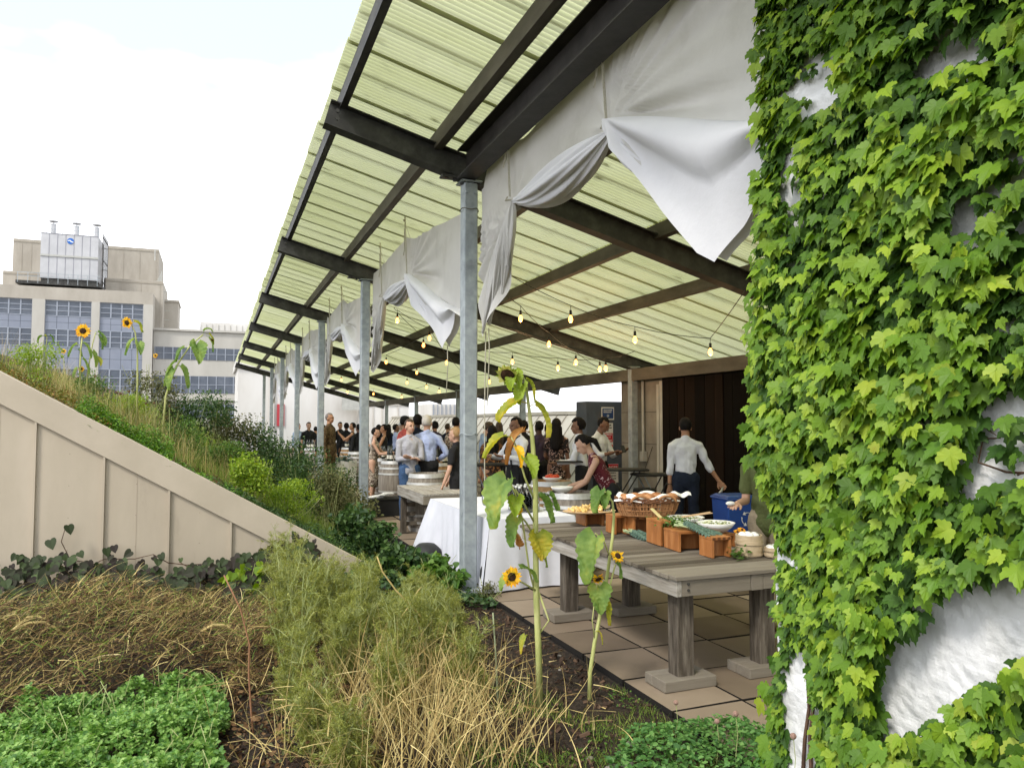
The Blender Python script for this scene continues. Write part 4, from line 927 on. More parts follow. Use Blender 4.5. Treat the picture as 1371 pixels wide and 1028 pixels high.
for i in range(3):
    for j in range(4):
        p = (3.20 + i * .10 + r.uniform(-.01, .01), 7.95 + j * .105 + r.uniform(-.01, .01), .742)
        if first: bt.location = p; ORIG[bt.name] = Vector(p); first = False
        else: copy_tree(bt, p)
t = thing('wine_glass', 'stemmed wine glass at the far edge of the white tablecloth', 'glass', (3.58, 8.1, .742)); m = MB(); m.lathe([(.001, 0), (.033, .001), (.033, .004), (.004, .008), (.004, .08), (.028, .105), (.038, .14), (.033, .18), (.031, .18), (.036, .14), (.026, .108), (.001, .09)], 20, (3.58, 8.1, .742), cap=False); m.build('body', M_glass, t, smooth=True)
# black chafing lid / hose seen by the post foot
m = MB(); m.lathe([(.001, .24), (.1, .23), (.17, .17), (.2, .08), (.2, 0)], 24, (2.50, 9.35, 0), None, 1, 1.2); tag(m.build('rubber_bucket', M_blk, None, smooth=True), 'upturned black rubber bucket beside the tablecloth hem', 'bucket')
m = MB(); m.sphere((2.72, 7.55, .16), (.13, .13, .18), 16, 10); tag(m.build('black_bag', M_blk, None, smooth=True), 'small black sack tucked behind the near post foot', 'bag')
# rope & shackle hanging by the near post
t = thing('hanging_shackle', 'pale rope with a metal shackle hanging beside the thick near post', 'rope', (2.62, 7.6, 4.3)); m = MB(); m.tube([(2.63, 7.50, 2.7), (2.625, 7.52, 1.9), (2.63, 7.53, 1.05)], .006, 6); m.build('rope', M_rope, t); m = MB(); m.tube([(2.63 + .025 * cos(a * PI / 10), 7.53, .96 + .07 * sin(a * PI / 10)) for a in range(21)], .007, 6); m.build('shackle', M_steel, t)
m = MB(); m.tube([(PX + .088 * cos(a * PI / 12) * 1.1, PY + .088 * sin(a * PI / 12) * 1.1, 1.62 + .01 * sin(a)) for a in range(25)], .006, 6); tag(m.build('wire_tie', M_steel, None), 'pale wire band around the near post at eye height', 'wire')
m = MB(); m.tube([(PX + .1 * cos(a * PI / 12), PY + .1 * sin(a * PI / 12), 4.02 + .01 * sin(a)) for a in range(25)], .005, 6); tag(m.build('wire_tie', M_drope, None), 'dark wire band around the near post just under the beam', 'wire')

# ---------------------------------------------------------------- barrels
M_oak = mat('barrel_oak', [(0, (.10, .085, .07)), (.5, (.20, .175, .145)), (1, (.33, .30, .26))], rough=.8, scale=4, detail=8, bump=.4, stretch=(6, 6, .5))
M_oakw = mat('barrel_oak_warm', [(0, (.22, .12, .05)), (1, (.45, .28, .13))], rough=.8, scale=4, detail=8, bump=.4, stretch=(6, 6, .5))
M_hoop = mat('hoop', [(.40, .40, .39), (.58, .58, .57)], rough=.5, metal=.4, scale=12)
def barrel(label, p, M=M_oak, s=1.0, z=0):
    t = thing('wine_barrel', label, 'barrel', (p[0], p[1], z), 'upright wine barrels'); m = MB(); H = .92 * s; prof = []
    R = lambda u: (.275 + .075 * (1 - (2 * u - 1) ** 2)) * s
    m.lathe([(.01, .05)] + [(R(.05 / .92) - .025, .05)] + [(R(0) - .02, 0)] + [(R(i / 14), H * i / 14) for i in range(15)] + [(R(1) - .02, H), (R(1) - .025, H - .03), (.01, H - .03)], 36, (p[0], p[1], z), cap=False); m.build('staves', M, t, smooth=False)
    for u0, u1 in ((.0, .07), (.14, .18), (.27, .31), (.68, .72), (.81, .85), (.93, 1.0)):
        m = MB(); m.lathe([(R(u0) + .003, H * u0), (R(u0) + .009, H * u0), (R(u1) + .009, H * u1), (R(u1) + .003, H * u1)], 36, (p[0], p[1], z), cap=False); m.build('hoop', M_hoop, t)
    return t
def wine_bottle_proto():
    t = thing('wine_bottle', 'dark wine bottle standing on a barrel top', 'bottle', (0, 0, 0), 'dark wine bottles on the barrels'); m = MB(); m.lathe([(.001, 0), (.036, 0), (.038, .01), (.038, .19), (.03, .22), (.014, .245), (.014, .31), (.001, .31)], 12); m.build('body', mat('dark_glass', (.012, .016, .012), rough=.15, spec=.6), t, smooth=True)
    m = MB(); m.lathe([(.039, .07), (.0392, .15)], 12, cap=False); m.build('label', mat('paper_label', (.7, .68, .6), rough=.7), t); return t
wbp = wine_bottle_proto(); wfirst = True
def bottles(c, n, R, z, sd, where):
    global wfirst
    r = random.Random(sd)
    for k in range(n):
        a = r.uniform(0, 6.28); d = R * sqrt(r.random()); p = (c[0] + d * cos(a), c[1] + d * sin(a), z)
        if wfirst: wbp.location = p; ORIG[wbp.name] = Vector(p); wfirst = False
        else: copy_tree(wbp, p)
b1 = at(572, 12.5); barrel('grey barrel standing right behind the slatted wooden stand', b1)
b2_ = at(529, 16.6); barrel('grey banded barrel beside the man in grey shirt', b2_)
b3 = at(508, 18.0); barrel('warm brown barrel behind the second post', b3, M_oakw)
b4 = at(470, 25.2); barrel('light brown barrel with bottles beside the third post', b4, M_oakw); 
b5 = at(481, 21.5); barrel('grey barrel just in front of the bottle-laden brown one', b5)
b6 = at(592, 15.8); barrel('brown barrel half hidden behind the man in the blue shirt', b6, M_oakw)
b7 = at(764, 9.15); barrel('barrel where the woman in maroon pours drinks', b7)
b8 = at(738, 10.9); barrel('barrel with a bowl of tomatoes beyond the clear bottles', b8, M_oakw)
b9 = at(421, 24.5); barrel('small far barrel by the man in the black shirt', b9)
for c, n, R, sd in ((b2_, 5, .2, 1), (b3, 6, .22, 2), (b4, 9, .24, 3), (b6, 7, .22, 5), (b9, 8, .24, 7), (at(519, 17.6), 4, .15, 9)): bottles(c, n, R, .89 if sd != 9 else .89, sd, '')
barrel('grey barrel under the wine bottles next to the warm brown barrel', at(519, 17.6))
# bowls and fruit on the pouring barrel
for i, (px, t_, lab) in enumerate(((752, 9.25, 'small white bowl on the pouring barrel'), (739, 10.85, 'white bowl of red tomatoes on the brown barrel'))):
    c = at(px, t_); t = thing('small_bowl', lab, 'bowl', (c.x, c.y, .9)); m = MB(); m.lathe([(.001, 0), (.06, 0), (.12, .05), (.14, .08), (.134, .08), (.11, .05), (.05, .01), (.001, .01)], 24, (c.x, c.y, .892), cap=False); m.build('body', M_por, t, smooth=True)
    if i == 1:
        for q in range(9): a = q * .7; m = MB(); m.sphere((c.x + .07 * cos(a), c.y + .07 * sin(a), .96 + .01 * (q % 3)), .036, 10, 8); tag(m.build('tomato', mat('tomato', (.55, .06, .02), rough=.3), None, smooth=True), 'red tomato in the white bowl on the brown barrel', 'tomato', 'tomatoes in the bowl')
# slatted stand
st_ = thing('slatted_stand', 'grey wooden stand with slatted lower shelves by the tablecloth', 'stand', (3.0, 11.2, 0)); SX0, SX1, SY0, SY1 = 2.72, 3.52, 10.35, 12.0
m = MB()
for k in range(8): x = SX0 + .1 * k; m.lohi((x, SY0, .72), (x + .094, SY1, .75))
m.build('tabletop', M_woodY, st_, bevel=.003)
m = MB(); m.lohi((SX0, SY0 + .002, .60), (SX1, SY0 + .04, .716)); m.lohi((SX0, SY1 - .04, .60), (SX1, SY1 - .002, .716)); m.build('end_rail', M_woodX, st_, bevel=.003)
m = MB(); m.lohi((SX0, SY0 + .041, .60), (SX0 + .04, SY1 - .041, .716)); m.lohi((SX1 - .04, SY0 + .041, .60), (SX1, SY1 - .041, .716)); m.build('side_rail', M_woodY, st_, bevel=.003)
for x in (SX0 + .085, SX1 - .085):
    for y in (SY0 + .09, SY1 - .09): m = MB(); m.lohi((x - .042, y - .045, 0), (x + .042, y + .045, .598)); m.build('leg', M_woodZ, st_, bevel=.004)
for z in (.12, .27, .42):
    m = MB(); m.lohi((SX0 + .13, SY0 + .06, z), (SX1 - .13, SY0 + .085, z + .06)); m.lohi((SX0 + .13, SY1 - .085, z), (SX1 - .13, SY1 - .06, z + .06)); m.build('slat', M_woodX, st_)
# black crate with papers, ice tub
c = at(514, 14.4); t = thing('storage_crate', 'low black crate on the paving with pale papers on top', 'crate', (c.x, c.y, 0)); m = MB(); m.lohi((c.x - .28, c.y - .2, 0), (c.x + .28, c.y + .2, .30)); m.lohi((c.x - .3, c.y - .22, .30), (c.x + .3, c.y + .22, .34)); m.build('body', M_blk, t, bevel=.01)
m = MB()
for k in range(6): m.box((c.x - .15 + .05 * k, c.y - .03 + .02 * (k % 3), .352 + .012 * k), (.26, .18, .009), rz=.3 * k)
tag(m.build('paper_pile', M_signw, None), 'loose pale papers on the low black crate', 'papers')
c = at(457, 20.5); t = thing('ice_tub', 'white plastic-lined tub holding dark greenery near the third post', 'tub', (c.x, c.y, 0)); m = MB(); m.grid(lambda u, v: (c.x + (.38 + .05 * v + .015 * sin(u * 55)) * cos(u * 2 * PI), c.y + (.3 + .05 * v + .015 * sin(u * 48)) * sin(u * 2 * PI), .72 * v + .01 * sin(u * 70)), 80, 6); m.build('body', M_signw, t, smooth=True)
m = MB(); pl = []
for k in range(700): x, y, z = frame((r.uniform(-1, 1), r.uniform(-1, 1), 1), (r.uniform(-1, 1), r.uniform(-1, 1), -.2)); pl.append(((c.x + r.gauss(0, .17), c.y + r.gauss(0, .14), .62 + abs(r.gauss(0, .1))), x, y, z, r.uniform(.05, .09)))
scatter(m, *quadL, pl); m.build('greenery', M_kale, t)
# recycling bin
rbn = at(982, 9.5); t = thing('recycling_bin', 'blue square recycling bin with a white arrow loop emblem', 'bin', (rbn.x, rbn.y, 0)); M_blue = mat('bin_blue', [(0, (.01, .045, .22)), (1, (.015, .075, .33))], rough=.4, scale=3, spec=.5)
def bprism(m, c, w0, w1, z0, z1, rzv):
    M = Matrix.Rotation(rzv, 3, 'Z'); vs = [M @ Vector((a * w / 2, b * w / 2, z)) + Vector((c[0], c[1], 0)) for w, z in ((w0, z0), (w1, z1)) for a, b in ((-1, -1), (1, -1), (1, 1), (-1, 1))]
    m.add(vs, [(0, 3, 2, 1), (4, 5, 6, 7), (0, 1, 5, 4), (1, 2, 6, 5), (2, 3, 7, 6), (3, 0, 4, 7)])
ang = -.15
m = MB(); bprism(m, rbn, .34, .42, 0, .80, ang); m.build('body', M_blue, t, bevel=.012); m = MB(); bprism(m, rbn, .45, .445, .801, .83, ang); bprism(m, rbn, .43, .36, .831, .86, ang); m.build('lid', M_blue, t, bevel=.01)
m = MB(); Mz = Matrix.Rotation(ang, 3, 'Z'); fc = Vector((rbn.x, rbn.y, .58)) + Mz @ Vector((.05, -.205, 0))
for k in range(3):
    a0 = PI / 2 + k * 2 * PI / 3
    P = [(cos(a0 + s) * .075, sin(a0 + s) * .075) for s in (-.75, -.45, -.15, .15, .45)]
    for (x0_, z0_), (x1_, z1_) in zip(P, P[1:]):
        m.beam(fc + Mz @ Vector((x0_, -.004 + .012 * (z0_ < 0), z0_)), fc + Mz @ Vector((x1_, -.004 + .012 * (z1_ < 0), z1_)), .006, .022, up=(0, -1, 0))
    q = P[-1]; d = Vector((cos(a0 + .45 + PI / 2), 0, sin(a0 + .45 + PI / 2))); n_ = Vector((-d.z, 0, d.x)); b_ = Vector((q[0], 0, q[1]))
    m.add([fc + Mz @ (b_ + n_ * .026 + Vector((0, -.006, 0))), fc + Mz @ (b_ - n_ * .026 + Vector((0, -.006, 0))), fc + Mz @ (b_ + d * .036 + Vector((0, -.006, 0)))], [(0, 1, 2)])
m.build('arrow_loop', M_signw, t)
# folding tray stands
def tray(label, c, w, z, ang):
    t = thing('tray_stand', label, 'tray stand', (c.x, c.y, 0), 'black folding tray stands by the container'); M = Matrix.Rotation(ang, 3, 'Z'); P = lambda x, y, z: Vector((c.x, c.y, 0)) + M @ Vector((x, y, z))
    m = MB(); m.box(P(0, 0, z), (w, .42, .03), M=M); m.box(P(0, 0, z + .018), (w - .04, .38, .006), M=M); m.build('tray', M_blk, t, bevel=.008)
    for s_ in (-1, 1):
        for y in (-.17, .17): m = MB(); m.tube([P(s_ * w * .42, y, 0), P(-s_ * w * .32, y, z - .02)], .011, 8); m.build('leg', M_steel if s_ > 0 else M_blk, t)
        m = MB(); m.tube([P(s_ * w * .42, -.17, .12), P(s_ * w * .42, .17, .12)], .009, 6); m.build('stretcher', M_blk, t)
tray('black folding tray stand in front of the container signs', at(832, 12.4), .8, .98, -.3); tray('black folding tray stand against the shed door frame', at(874, 12.4), .66, .90, -.2)
tray('black tray table loaded with dishes near the white-shirted server', at(655, 12.6), .6, 1.05, 0)
m = MB(); m.box(at(862, 12.2, .45), (.3, .25, .5)); tag(m.build('black_case', M_blk, None, bevel=.02), 'upright black case between the folding tray stands', 'case')

# ---------------------------------------------------------------- festoon lights
M_bulb = emit('bulb_glow', (1.0, .36, .07), 4.2); M_sock = mat('socket_black', (.02, .018, .015), rough=.5)
def sag(a, b, n, s): return [a.lerp(b, i / n) - Vector((0, 0, s * 4 * (i / n) * (1 - i / n))) for i in range(n + 1)]
def bulb_at(parent, p, drop=.16):
    m = MB(); m.tube([p, p - Vector((0, 0, drop))], .004, 5); m.lathe([(.001, -drop + .03), (.018, -drop + .03), (.022, -drop - .03), (.019, -drop - .045), (.001, -drop - .045)], 12, p); sk = m.build('socket', M_sock, parent, smooth=False)
    m = MB(); m.lathe([(.012, -drop - .045), (.020, -drop - .065), (.033, -drop - .10), (.033, -drop - .125), (.020, -drop - .15), (.002, -drop - .157)], 14, p); m.build('bulb', M_bulb, sk, smooth=True); LAMPS.append(p - Vector((0, 0, drop + .19)))
LAMPS = []
def festoon(label, pts, bulbs, s=.18):
    t = thing('festoon_string', label, 'string lights', pts[0], 'festoon light strings under the roof'); path = []
    for a, b in zip(pts, pts[1:]): path += sag(Vector(a), Vector(b), 14, s)
    m = MB(); m.tube(path, .006, 5); m.build('cable', M_sock, t)
    for q in bulbs: i = min(range(len(path)), key=lambda k: (path[k] - q).length); bulb_at(t, path[i] if (path[i] - q).length < .35 else q)
    return t
def under(px, py, drop=.1):   # where the sight line meets the sloping plane just below the rafters
    d = FV + RV * ((px - PW / 2) / FPX) + UV * ((PH / 2 - py) / FPX); z0 = 4.45 - .30 - drop; t = (z0 - RS * PX - HC) / (d.z - RS * d.x)
    return Vector((0, 0, HC)) + d * t
def string_px(label, pxs, ends):
    B = [under(x, y) + Vector((0, 0, .1)) for x, y in pxs]; E0, E1 = [under(*e, drop=-.08) for e in ends]
    pts = [E0] + B + [E1]; t = thing('festoon_string', label, 'string lights', E0, 'festoon light strings under the roof'); path = []
    for a, b in zip(pts, pts[1:]): path += sag(a, b, 6, .03)
    m = MB(); m.tube(path, .006, 5); m.build('cable', M_sock, t)
    for b in B: bulb_at(t, b, .1)
string_px('festoon string from the near curtain to the ivy with the two largest bulbs', [(764, 418), (850, 446), (951, 462), (1022, 364)], [(655, 352), (1060, 330)])
string_px('festoon string starting low beside the curtain tail', [(697, 418), (735, 453), (771, 478)], [(655, 372), (815, 500)])
string_px('festoon string hanging across the middle of the second bay', [(686, 478), (747, 486), (803, 487), (811, 486)], [(640, 468), (850, 470)])
string_px('festoon string below the second curtain with two close bulbs', [(532, 422), (575, 446), (598, 480)], [(528, 412), (640, 520)])
string_px('festoon string just under the second curtain triangle', [(567, 456), (517, 480), (558, 494)], [(532, 418), (600, 500)])
for i, p in enumerate(LAMPS[:12]):
    l = bpy.data.lights.new('bulb_light', 'POINT'); l.energy = 5; l.color = (1, .62, .30); l.shadow_soft_size = .03; o = bpy.data.objects.new('bulb_light', l); COL.objects.link(o); o.location = p
string_px('faint festoon string deep in the pergola', [(457, 505), (545, 508), (571, 514), (588, 520)], [(440, 500), (610, 525)])
string_px('farthest festoon string near the end beams', [(465, 522), (500, 524), (538, 528), (620, 505), (655, 506)], [(450, 518), (680, 505)])
# ================================================================ VEGETATION
M_leafd = mat('leaf_dark', [(0, (.012, .032, .010)), (.5, (.038, .085, .022)), (.85, (.085, .15, .035)), (1, (.16, .20, .06))], rough=.5, island=True, transl=.25, spec=.35, scale=20)
M_leafp = mat('leaf_purple_green', [(0, (.014, .012, .010)), (.3, (.035, .028, .022)), (.6, (.035, .05, .022)), (.85, (.065, .095, .035)), (.95, (.15, .22, .05)), (1, (.36, .28, .04))], rough=.65, island=True, transl=.15, spec=.2, scale=20)
M_leafm = mat('leaf_mid', [(0, (.03, .08, .012)), (.5, (.075, .16, .025)), (.85, (.15, .25, .04)), (1, (.25, .30, .07))], rough=.55, island=True, transl=.3, scale=20)
M_leafy = mat('leaf_lime', [(0, (.09, .17, .015)), (.5, (.20, .31, .03)), (.85, (.33, .42, .05)), (1, (.45, .45, .10))], rough=.55, island=True, transl=.35, scale=20)
M_olive = mat('leaf_olive', [(0, (.04, .05, .02)), (.4, (.09, .10, .035)), (.75, (.17, .17, .07)), (1, (.28, .25, .13))], rough=.7, island=True, transl=.25, scale=20)
M_sedum = mat('sedum_leaf', [(0, (.05, .10, .015)), (.35, (.13, .16, .02)), (.6, (.24, .20, .03)), (.8, (.30, .15, .04)), (1, (.22, .06, .03))], rough=.5, island=True, transl=.15, scale=3)
M_brownl = mat('leaf_brown', [(0, (.05, .025, .01)), (.5, (.13, .07, .03)), (1, (.26, .16, .07))], rough=.85, island=True, transl=.15, scale=20)
M_pars = mat('parsley_leaf', [(0, (.02, .07, .012)), (.25, (.08, .19, .035)), (.6, (.20, .36, .075)), (.9, (.36, .52, .16)), (1, (.46, .56, .14))], rough=.5, island=True, transl=.3, spec=.35, scale=20)
M_straw = mat('straw', [(0, (.13, .08, .03)), (.35, (.35, .25, .09)), (.7, (.60, .48, .20)), (1, (.74, .64, .33))], rough=.8, island=True, scale=9)
M_strawd = mat('straw_brown', [(0, (.012, .008, .004)), (.38, (.06, .034, .013)), (.66, (.20, .125, .045)), (.86, (.34, .27, .09)), (1, (.6, .48, .25))], rough=.85, island=True, scale=9)
M_gblade = mat('grass_blade', [(0, (.05, .10, .015)), (.4, (.13, .21, .03)), (.75, (.25, .33, .06)), (1, (.42, .40, .13))], rough=.7, island=True, transl=.3, scale=9)
M_fen = mat('fennel_frond', [(0, (.07, .09, .018)), (.35, (.18, .21, .04)), (.7, (.34, .36, .08)), (1, (.58, .53, .20))], rough=.7, island=True, transl=.3, scale=9)
M_fenl = mat('fennel_leaflet', [(0, (.09, .13, .025)), (.5, (.24, .28, .06)), (.85, (.42, .43, .13)), (1, (.6, .55, .22))], rough=.7, island=True, transl=.25, scale=9)
M_fstem = mat('fennel_stem', [(0, (.18, .24, .07)), (1, (.44, .46, .20))], rough=.6, island=True, scale=9)
T_quad = (np.array([(0, 0, 0), (.3, -.4, .07), (0, -1, -.05), (-.3, -.4, .07)]), [(0, 1, 2), (0, 2, 3)])
T_oval = (np.array([(0, 0, 0), (.26, -.25, .05), (.32, -.55, .06), (.18, -.85, 0), (0, -1, -.06), (-.18, -.85, 0), (-.32, -.55, .06), (-.26, -.25, .05)]), [(0, 1, 2, 3), (0, 3, 4), (0, 4, 5), (0, 5, 6, 7)])
_h = [(0, .0), (.16, .10), (.36, .08), (.48, -.12), (.46, -.36), (.32, -.62), (.14, -.84), (0, -1.0)]
T_heart = (np.array([(0, -.3, -.03)] + [(x, y, .14 * abs(x) - .15 * max(0, -y - .5)) for x, y in _h] + [(-x, y, .14 * abs(x) - .15 * max(0, -y - .5)) for x, y in reversed(_h[1:-1])]), [(0, i, i % 14 + 1) for i in range(1, 15)])
_p = [(0, 0), (.06, -.25), (.32, -.18), (.30, -.34), (.48, -.42), (.30, -.52), (.36, -.70), (.20, -.66), (.16, -.86), (.06, -.78), (0, -1)]
_q = [(0, -.12), (.10, -.3), (.26, -.28), (.22, -.46), (.34, -.62), (.18, -.66), (.16, -.86), (.05, -.84), (0, -1)]
_l = [(0, -.55, -.03)] + [(x, y, .12 * abs(x)) for x, y in _q] + [(-x, y, .12 * abs(x)) for x, y in reversed(_q[1:-1])]
_lv, _lf = [], []
for _a, _s in ((0, 1), (1.05, .82), (-1.05, .82)):
    o = len(_lv); _lv += [((x * cos(_a) - y * sin(_a)) * _s, (x * sin(_a) + y * cos(_a)) * _s, z + .12 * abs(_a) * -y) for x, y, z in _l]; _lf += [(o, o + i, o + i % 16 + 1) for i in range(1, 17)]
T_pars3 = (np.array(_lv), _lf)
T_pars = (np.array([(0, -.45, -.03)] + [(x, y, .12 * abs(x)) for x, y in _p] + [(-x, y, .12 * abs(x)) for x, y in reversed(_p[1:-1])]), [(0, i, i % 20 + 1) for i in range(1, 21)])
# frond: a fan of fine threads
_r = random.Random(77); _v = []; _f = []
for k in range(15):
    a = _r.uniform(-1.1, 1.1); b = _r.uniform(-.6, .6); t0 = _r.uniform(0, .6); L = _r.uniform(.25, .5); x0 = Vector((0, -t0, 0)); d = Vector((sin(a), -cos(a) * cos(b), sin(b))); w_ = .02
    o = len(_v); _v += [tuple(x0 + Vector((w_, 0, 0))), tuple(x0 - Vector((w_, 0, 0))), tuple(x0 + d * L)]; _f.append((o, o + 1, o + 2))
T_frond = (np.array(_v), _f)
def rv(r, up=0): return Vector((r.uniform(-1, 1), r.uniform(-1, 1), r.uniform(-1, 1) + up))
def blade(m, p, d, L, w, bend, n=4, r=RND, grav=.5):
    """a curved ribbon"""
    d = Vector(d).normalized(); s_ = d.cross(Vector((0, 0, 1)));
    if s_.length < .05: s_ = Vector((r.uniform(-1, 1), r.uniform(-1, 1), 0))
    s_.normalize(); s_ = Matrix.Rotation(r.uniform(-1, 1), 3, d) @ s_; vs = []; c = Vector(p); dd = d.copy()
    for i in range(n + 1):
        ww = w * (1 - i / n) + w * .15; vs += [c + s_ * ww / 2, c - s_ * ww / 2]; c = c + dd * L / n; dd = (dd + Vector(bend) * (1 / n) + Vector((0, 0, -grav / n))).normalized()
    m.add(vs, [(2 * i, 2 * i + 1, 2 * i + 3, 2 * i + 2) for i in range(n)]); return c
def cover(name, label, cat, M, tpl, pts, up=1.2, size=(.02, .04), sd=1, kind='stuff', roll=.6, group=None):
    r = random.Random(sd); pl = []
    for p in pts:
        x, y, z = frame(rv(r, up), (r.uniform(-1, 1), r.uniform(-1, 1), -.3), r.gauss(0, roll)); pl.append((p, x, y, z, r.uniform(*size)))
    m = MB(); scatter(m, tpl[0], tpl[1], pl); o = m.build(name, M); tag(o, label, cat, group, kind); return o
PARENTS = {}
def shrub(name, label, cat, c, R, n, M, tpl, size=(.02, .04), clumps=14, sd=1, stems=16, up=.6, group=None, stemM=None, sink=.0):
    r = random.Random(sd); t = thing(name, label, cat, c, group); cs = []
    for k in range(clumps):
        v = rv(r, .3).normalized() * r.uniform(.35, .85); cs.append(Vector((c[0] + v.x * R[0], c[1] + v.y * R[1], c[2] + R[2] * (.55 + v.z * .5))))
    pl = []
    for k in range(n):
        q = r.choice(cs); g_ = lambda: max(-1.6, min(1.6, r.gauss(0, 1))) * .21; p = Vector((q.x + g_() * R[0], q.y + g_() * R[1], q.z + g_() * .5 * R[2]))
        if p.z < c[2] - .03: p.z = c[2] + r.uniform(0, .1)
        x, y, z = frame(rv(r, up), (p.x - c[0] + r.gauss(0, .1), p.y - c[1] + r.gauss(0, .1), -.4 + r.uniform(-.6, .6)), r.gauss(0, .5)); pl.append((p, x, y, z, r.uniform(*size)))
    m = MB(); scatter(m, tpl[0], tpl[1], pl); m.build('foliage', M, t)
    m = MB()
    for k in range(stems):
        q = r.choice(cs); b = Vector((c[0] + r.gauss(0, .12 * R[0]), c[1] + r.gauss(0, .12 * R[1]), c[2] - .05)); e = q + Vector((r.gauss(0, .1), r.gauss(0, .1), r.uniform(0, .3) * R[2])); mid = (b + e) / 2 + Vector((r.gauss(0, .04), r.gauss(0, .04), 0)); m.tube([b, mid, e], [.006, .004, .002], 4)
    m.build('stem', stemM or M_fstem, t); return t

# ---------------------------------------------------------------- parsley
r = random.Random(100)
def pars_in(x, y):
    e = .18 * nz3(x, y, 0, 2.5); return x < .02 + e + (5.5 - y) * .03 and 2.6 < y < 5.45 + e * 1.2 + (x + .4) * .10 - (3.0 * max(0, -x - 1.0))
pts = []; sten = []
while len(pts) < 24000:
    x, y = r.uniform(-3.0, .3), 2.6 + 3.1 * r.random()
    if not pars_in(x, y): continue
    h = .17 + .13 * nz3(x, y, 1, 2.6) + .08 * nz3(x, y, 4, 8) ; edge = min(1, max(0, (.1 - x) / .3)); h *= .5 + .5 * edge
    pts.append((x, y, bed_h(x, y) + max(.03, h - abs(r.gauss(0, .035)))))
cover('parsley_patch', 'dense patch of bright green flat parsley in the garden bed', 'parsley', M_pars, T_pars3, pts, up=1.0, size=(.02, .046), sd=2)
m = MB()
for k in range(300):
    x, y = r.uniform(-2.0, .15), r.uniform(2.7, 5.5)
    if pars_in(x, y): m.tube([(x, y, 0), (x + r.gauss(0, .02), y + r.gauss(0, .02), .1), (x + r.gauss(0, .04), y + r.gauss(0, .04), .2)], .0022, 3)
tag(m.build('parsley_stems', M_fstem), 'thin green stalks among the parsley leaves', 'parsley stems', None, 'stuff')

# ---------------------------------------------------------------- heap of pulled dry vines
def hay_h(x, y):
    b = exp(-(((x + .85) / 1.15) ** 2) * .9) * exp(-((y - 6.4) ** 2) / 1.0); b2 = .6 * exp(-((x + 2.2) ** 2) / .6) * exp(-((y - 5.9) ** 2) / .6)
    return max(0, .50 * b + .42 * b2 + .16 * nz3(x, y, 2, 1.8) + .07)
m1 = MB(); m2 = MB(); m3 = MB()
for k in range(19000):
    x = r.uniform(-3.2, .75); y = 5.2 + 3.0 * r.random() ** 1.35
    if pars_in(x, y) or (x > .35 and y < 6): continue
    z = bed_h(x, y) + hay_h(x, y) * (r.random() ** .5); a = r.uniform(0, 2 * PI) if r.random() < .6 else r.gauss(.9, .4); d = (cos(a), sin(a), r.uniform(-.1, 1.0)); L = r.uniform(.08, .34)
    blade(m1 if r.random() < .72 else (m2 if r.random() < .55 else m3), (x, y, z), d, L, r.uniform(.0025, .0065), (r.uniform(-.9, .9), r.uniform(-.9, .9), 0), 5, r, .8)
tag(m1.build('dry_vine_heap', M_strawd), 'tangled brown heap of pulled dry vines below the beige wall', 'dry vines', None, 'stuff')
tag(m3.build('green_stems', M_gblade), 'yellow-green stems twisted through the dry heap', 'stems', None, 'stuff')
tag(m2.build('loose_straw', M_straw), 'pale straw strands strewn over the brown vine heap', 'straw', None, 'stuff')
pts = []
for k in range(9000):
    x = r.uniform(-3.2, .7); y = r.uniform(5.3, 8.2)
    if not pars_in(x, y) and (x < .4 or y > 6): pts.append((x, y, bed_h(x, y) + hay_h(x, y) * (.4 + .65 * r.random())))
cover('withered_leaves', 'small withered leaves caught in the dry vine heap', 'dead leaves', M_brownl, T_quad, pts[:5200], size=(.012, .035), sd=5)
cover('green_sprigs', 'sparse yellow-green sprigs growing through the dry heap', 'sprigs', M_fenl, T_quad, pts[5200:], size=(.010, .026), sd=6)
for k, (px, py, dx, lab) in enumerate(((20, 842, .35, 'thick pale dead stalk at the edge of the dark vine leaves'), (62, 830, -.25, 'short pale split stalk poking from the heap'), (190, 745, .5, 'long arched straw stalk on the crest of the heap'), (270, 845, .3, 'curved white dead stem across the heap'))):
    p = on(px, py, 'Z', .3); m = MB(); m.tube([p + Vector((dx * t, .05 * t, .10 * sin(t * PI) - .15 * t)) for t in (0, .25, .5, .75, 1)], [.010, .011, .010, .008, .005], 6); tag(m.build('dead_stalk', M_straw, None, smooth=True), lab, 'stalk')

# ---------------------------------------------------------------- dark creeping vine along the siding, with shoots up the boards
bv = thing('creeping_vine', 'dark heart-leaved vine creeping along the foot of the beige wall', 'vine', (-.8, 8.4, 0)); pl = []; m = MB()
def vleaf(p, s, out=-1): 
    x, y, z = frame((r.uniform(-.5, .5), out, r.uniform(.1, 1.0)), (r.uniform(-.8, .8), -.2, -1), r.gauss(0, .5)); pl.append((p, x, y, z, s))
for k in range(3000):
    x = r.uniform(-3.4, 1.05); y = r.uniform(7.2, 8.65); top = .40 + .06 * (x < -1.2) + .14 * nz3(x, y, 5, 2.1) + .12 * exp(-((x - .75) ** 2) / .06) - .10 * exp(-((x + .35) ** 2) / .1)
    if y < 8.1 and nz3(x, y, 6, 1.7) < (-.05 if x > -1.3 else -.6): continue
    z = bed_h(x, y) + max(.04, top * (1 - (8.7 - y) * .45)) * r.random() ** .5; vleaf((x, y, z), r.uniform(.05, .115))
def shoot(P, leaves):
    Q = [on(px, py, 'Y', yy) for px, py, yy in P]; m.tube(Q, [.006 - .003 * i / len(Q) for i in range(len(Q))], 5)
    for px, py, s_ in leaves: q = on(px, py, 'Y', 8.70); vleaf((q.x, 8.70 - .03, q.z + s_ * .4), s_)
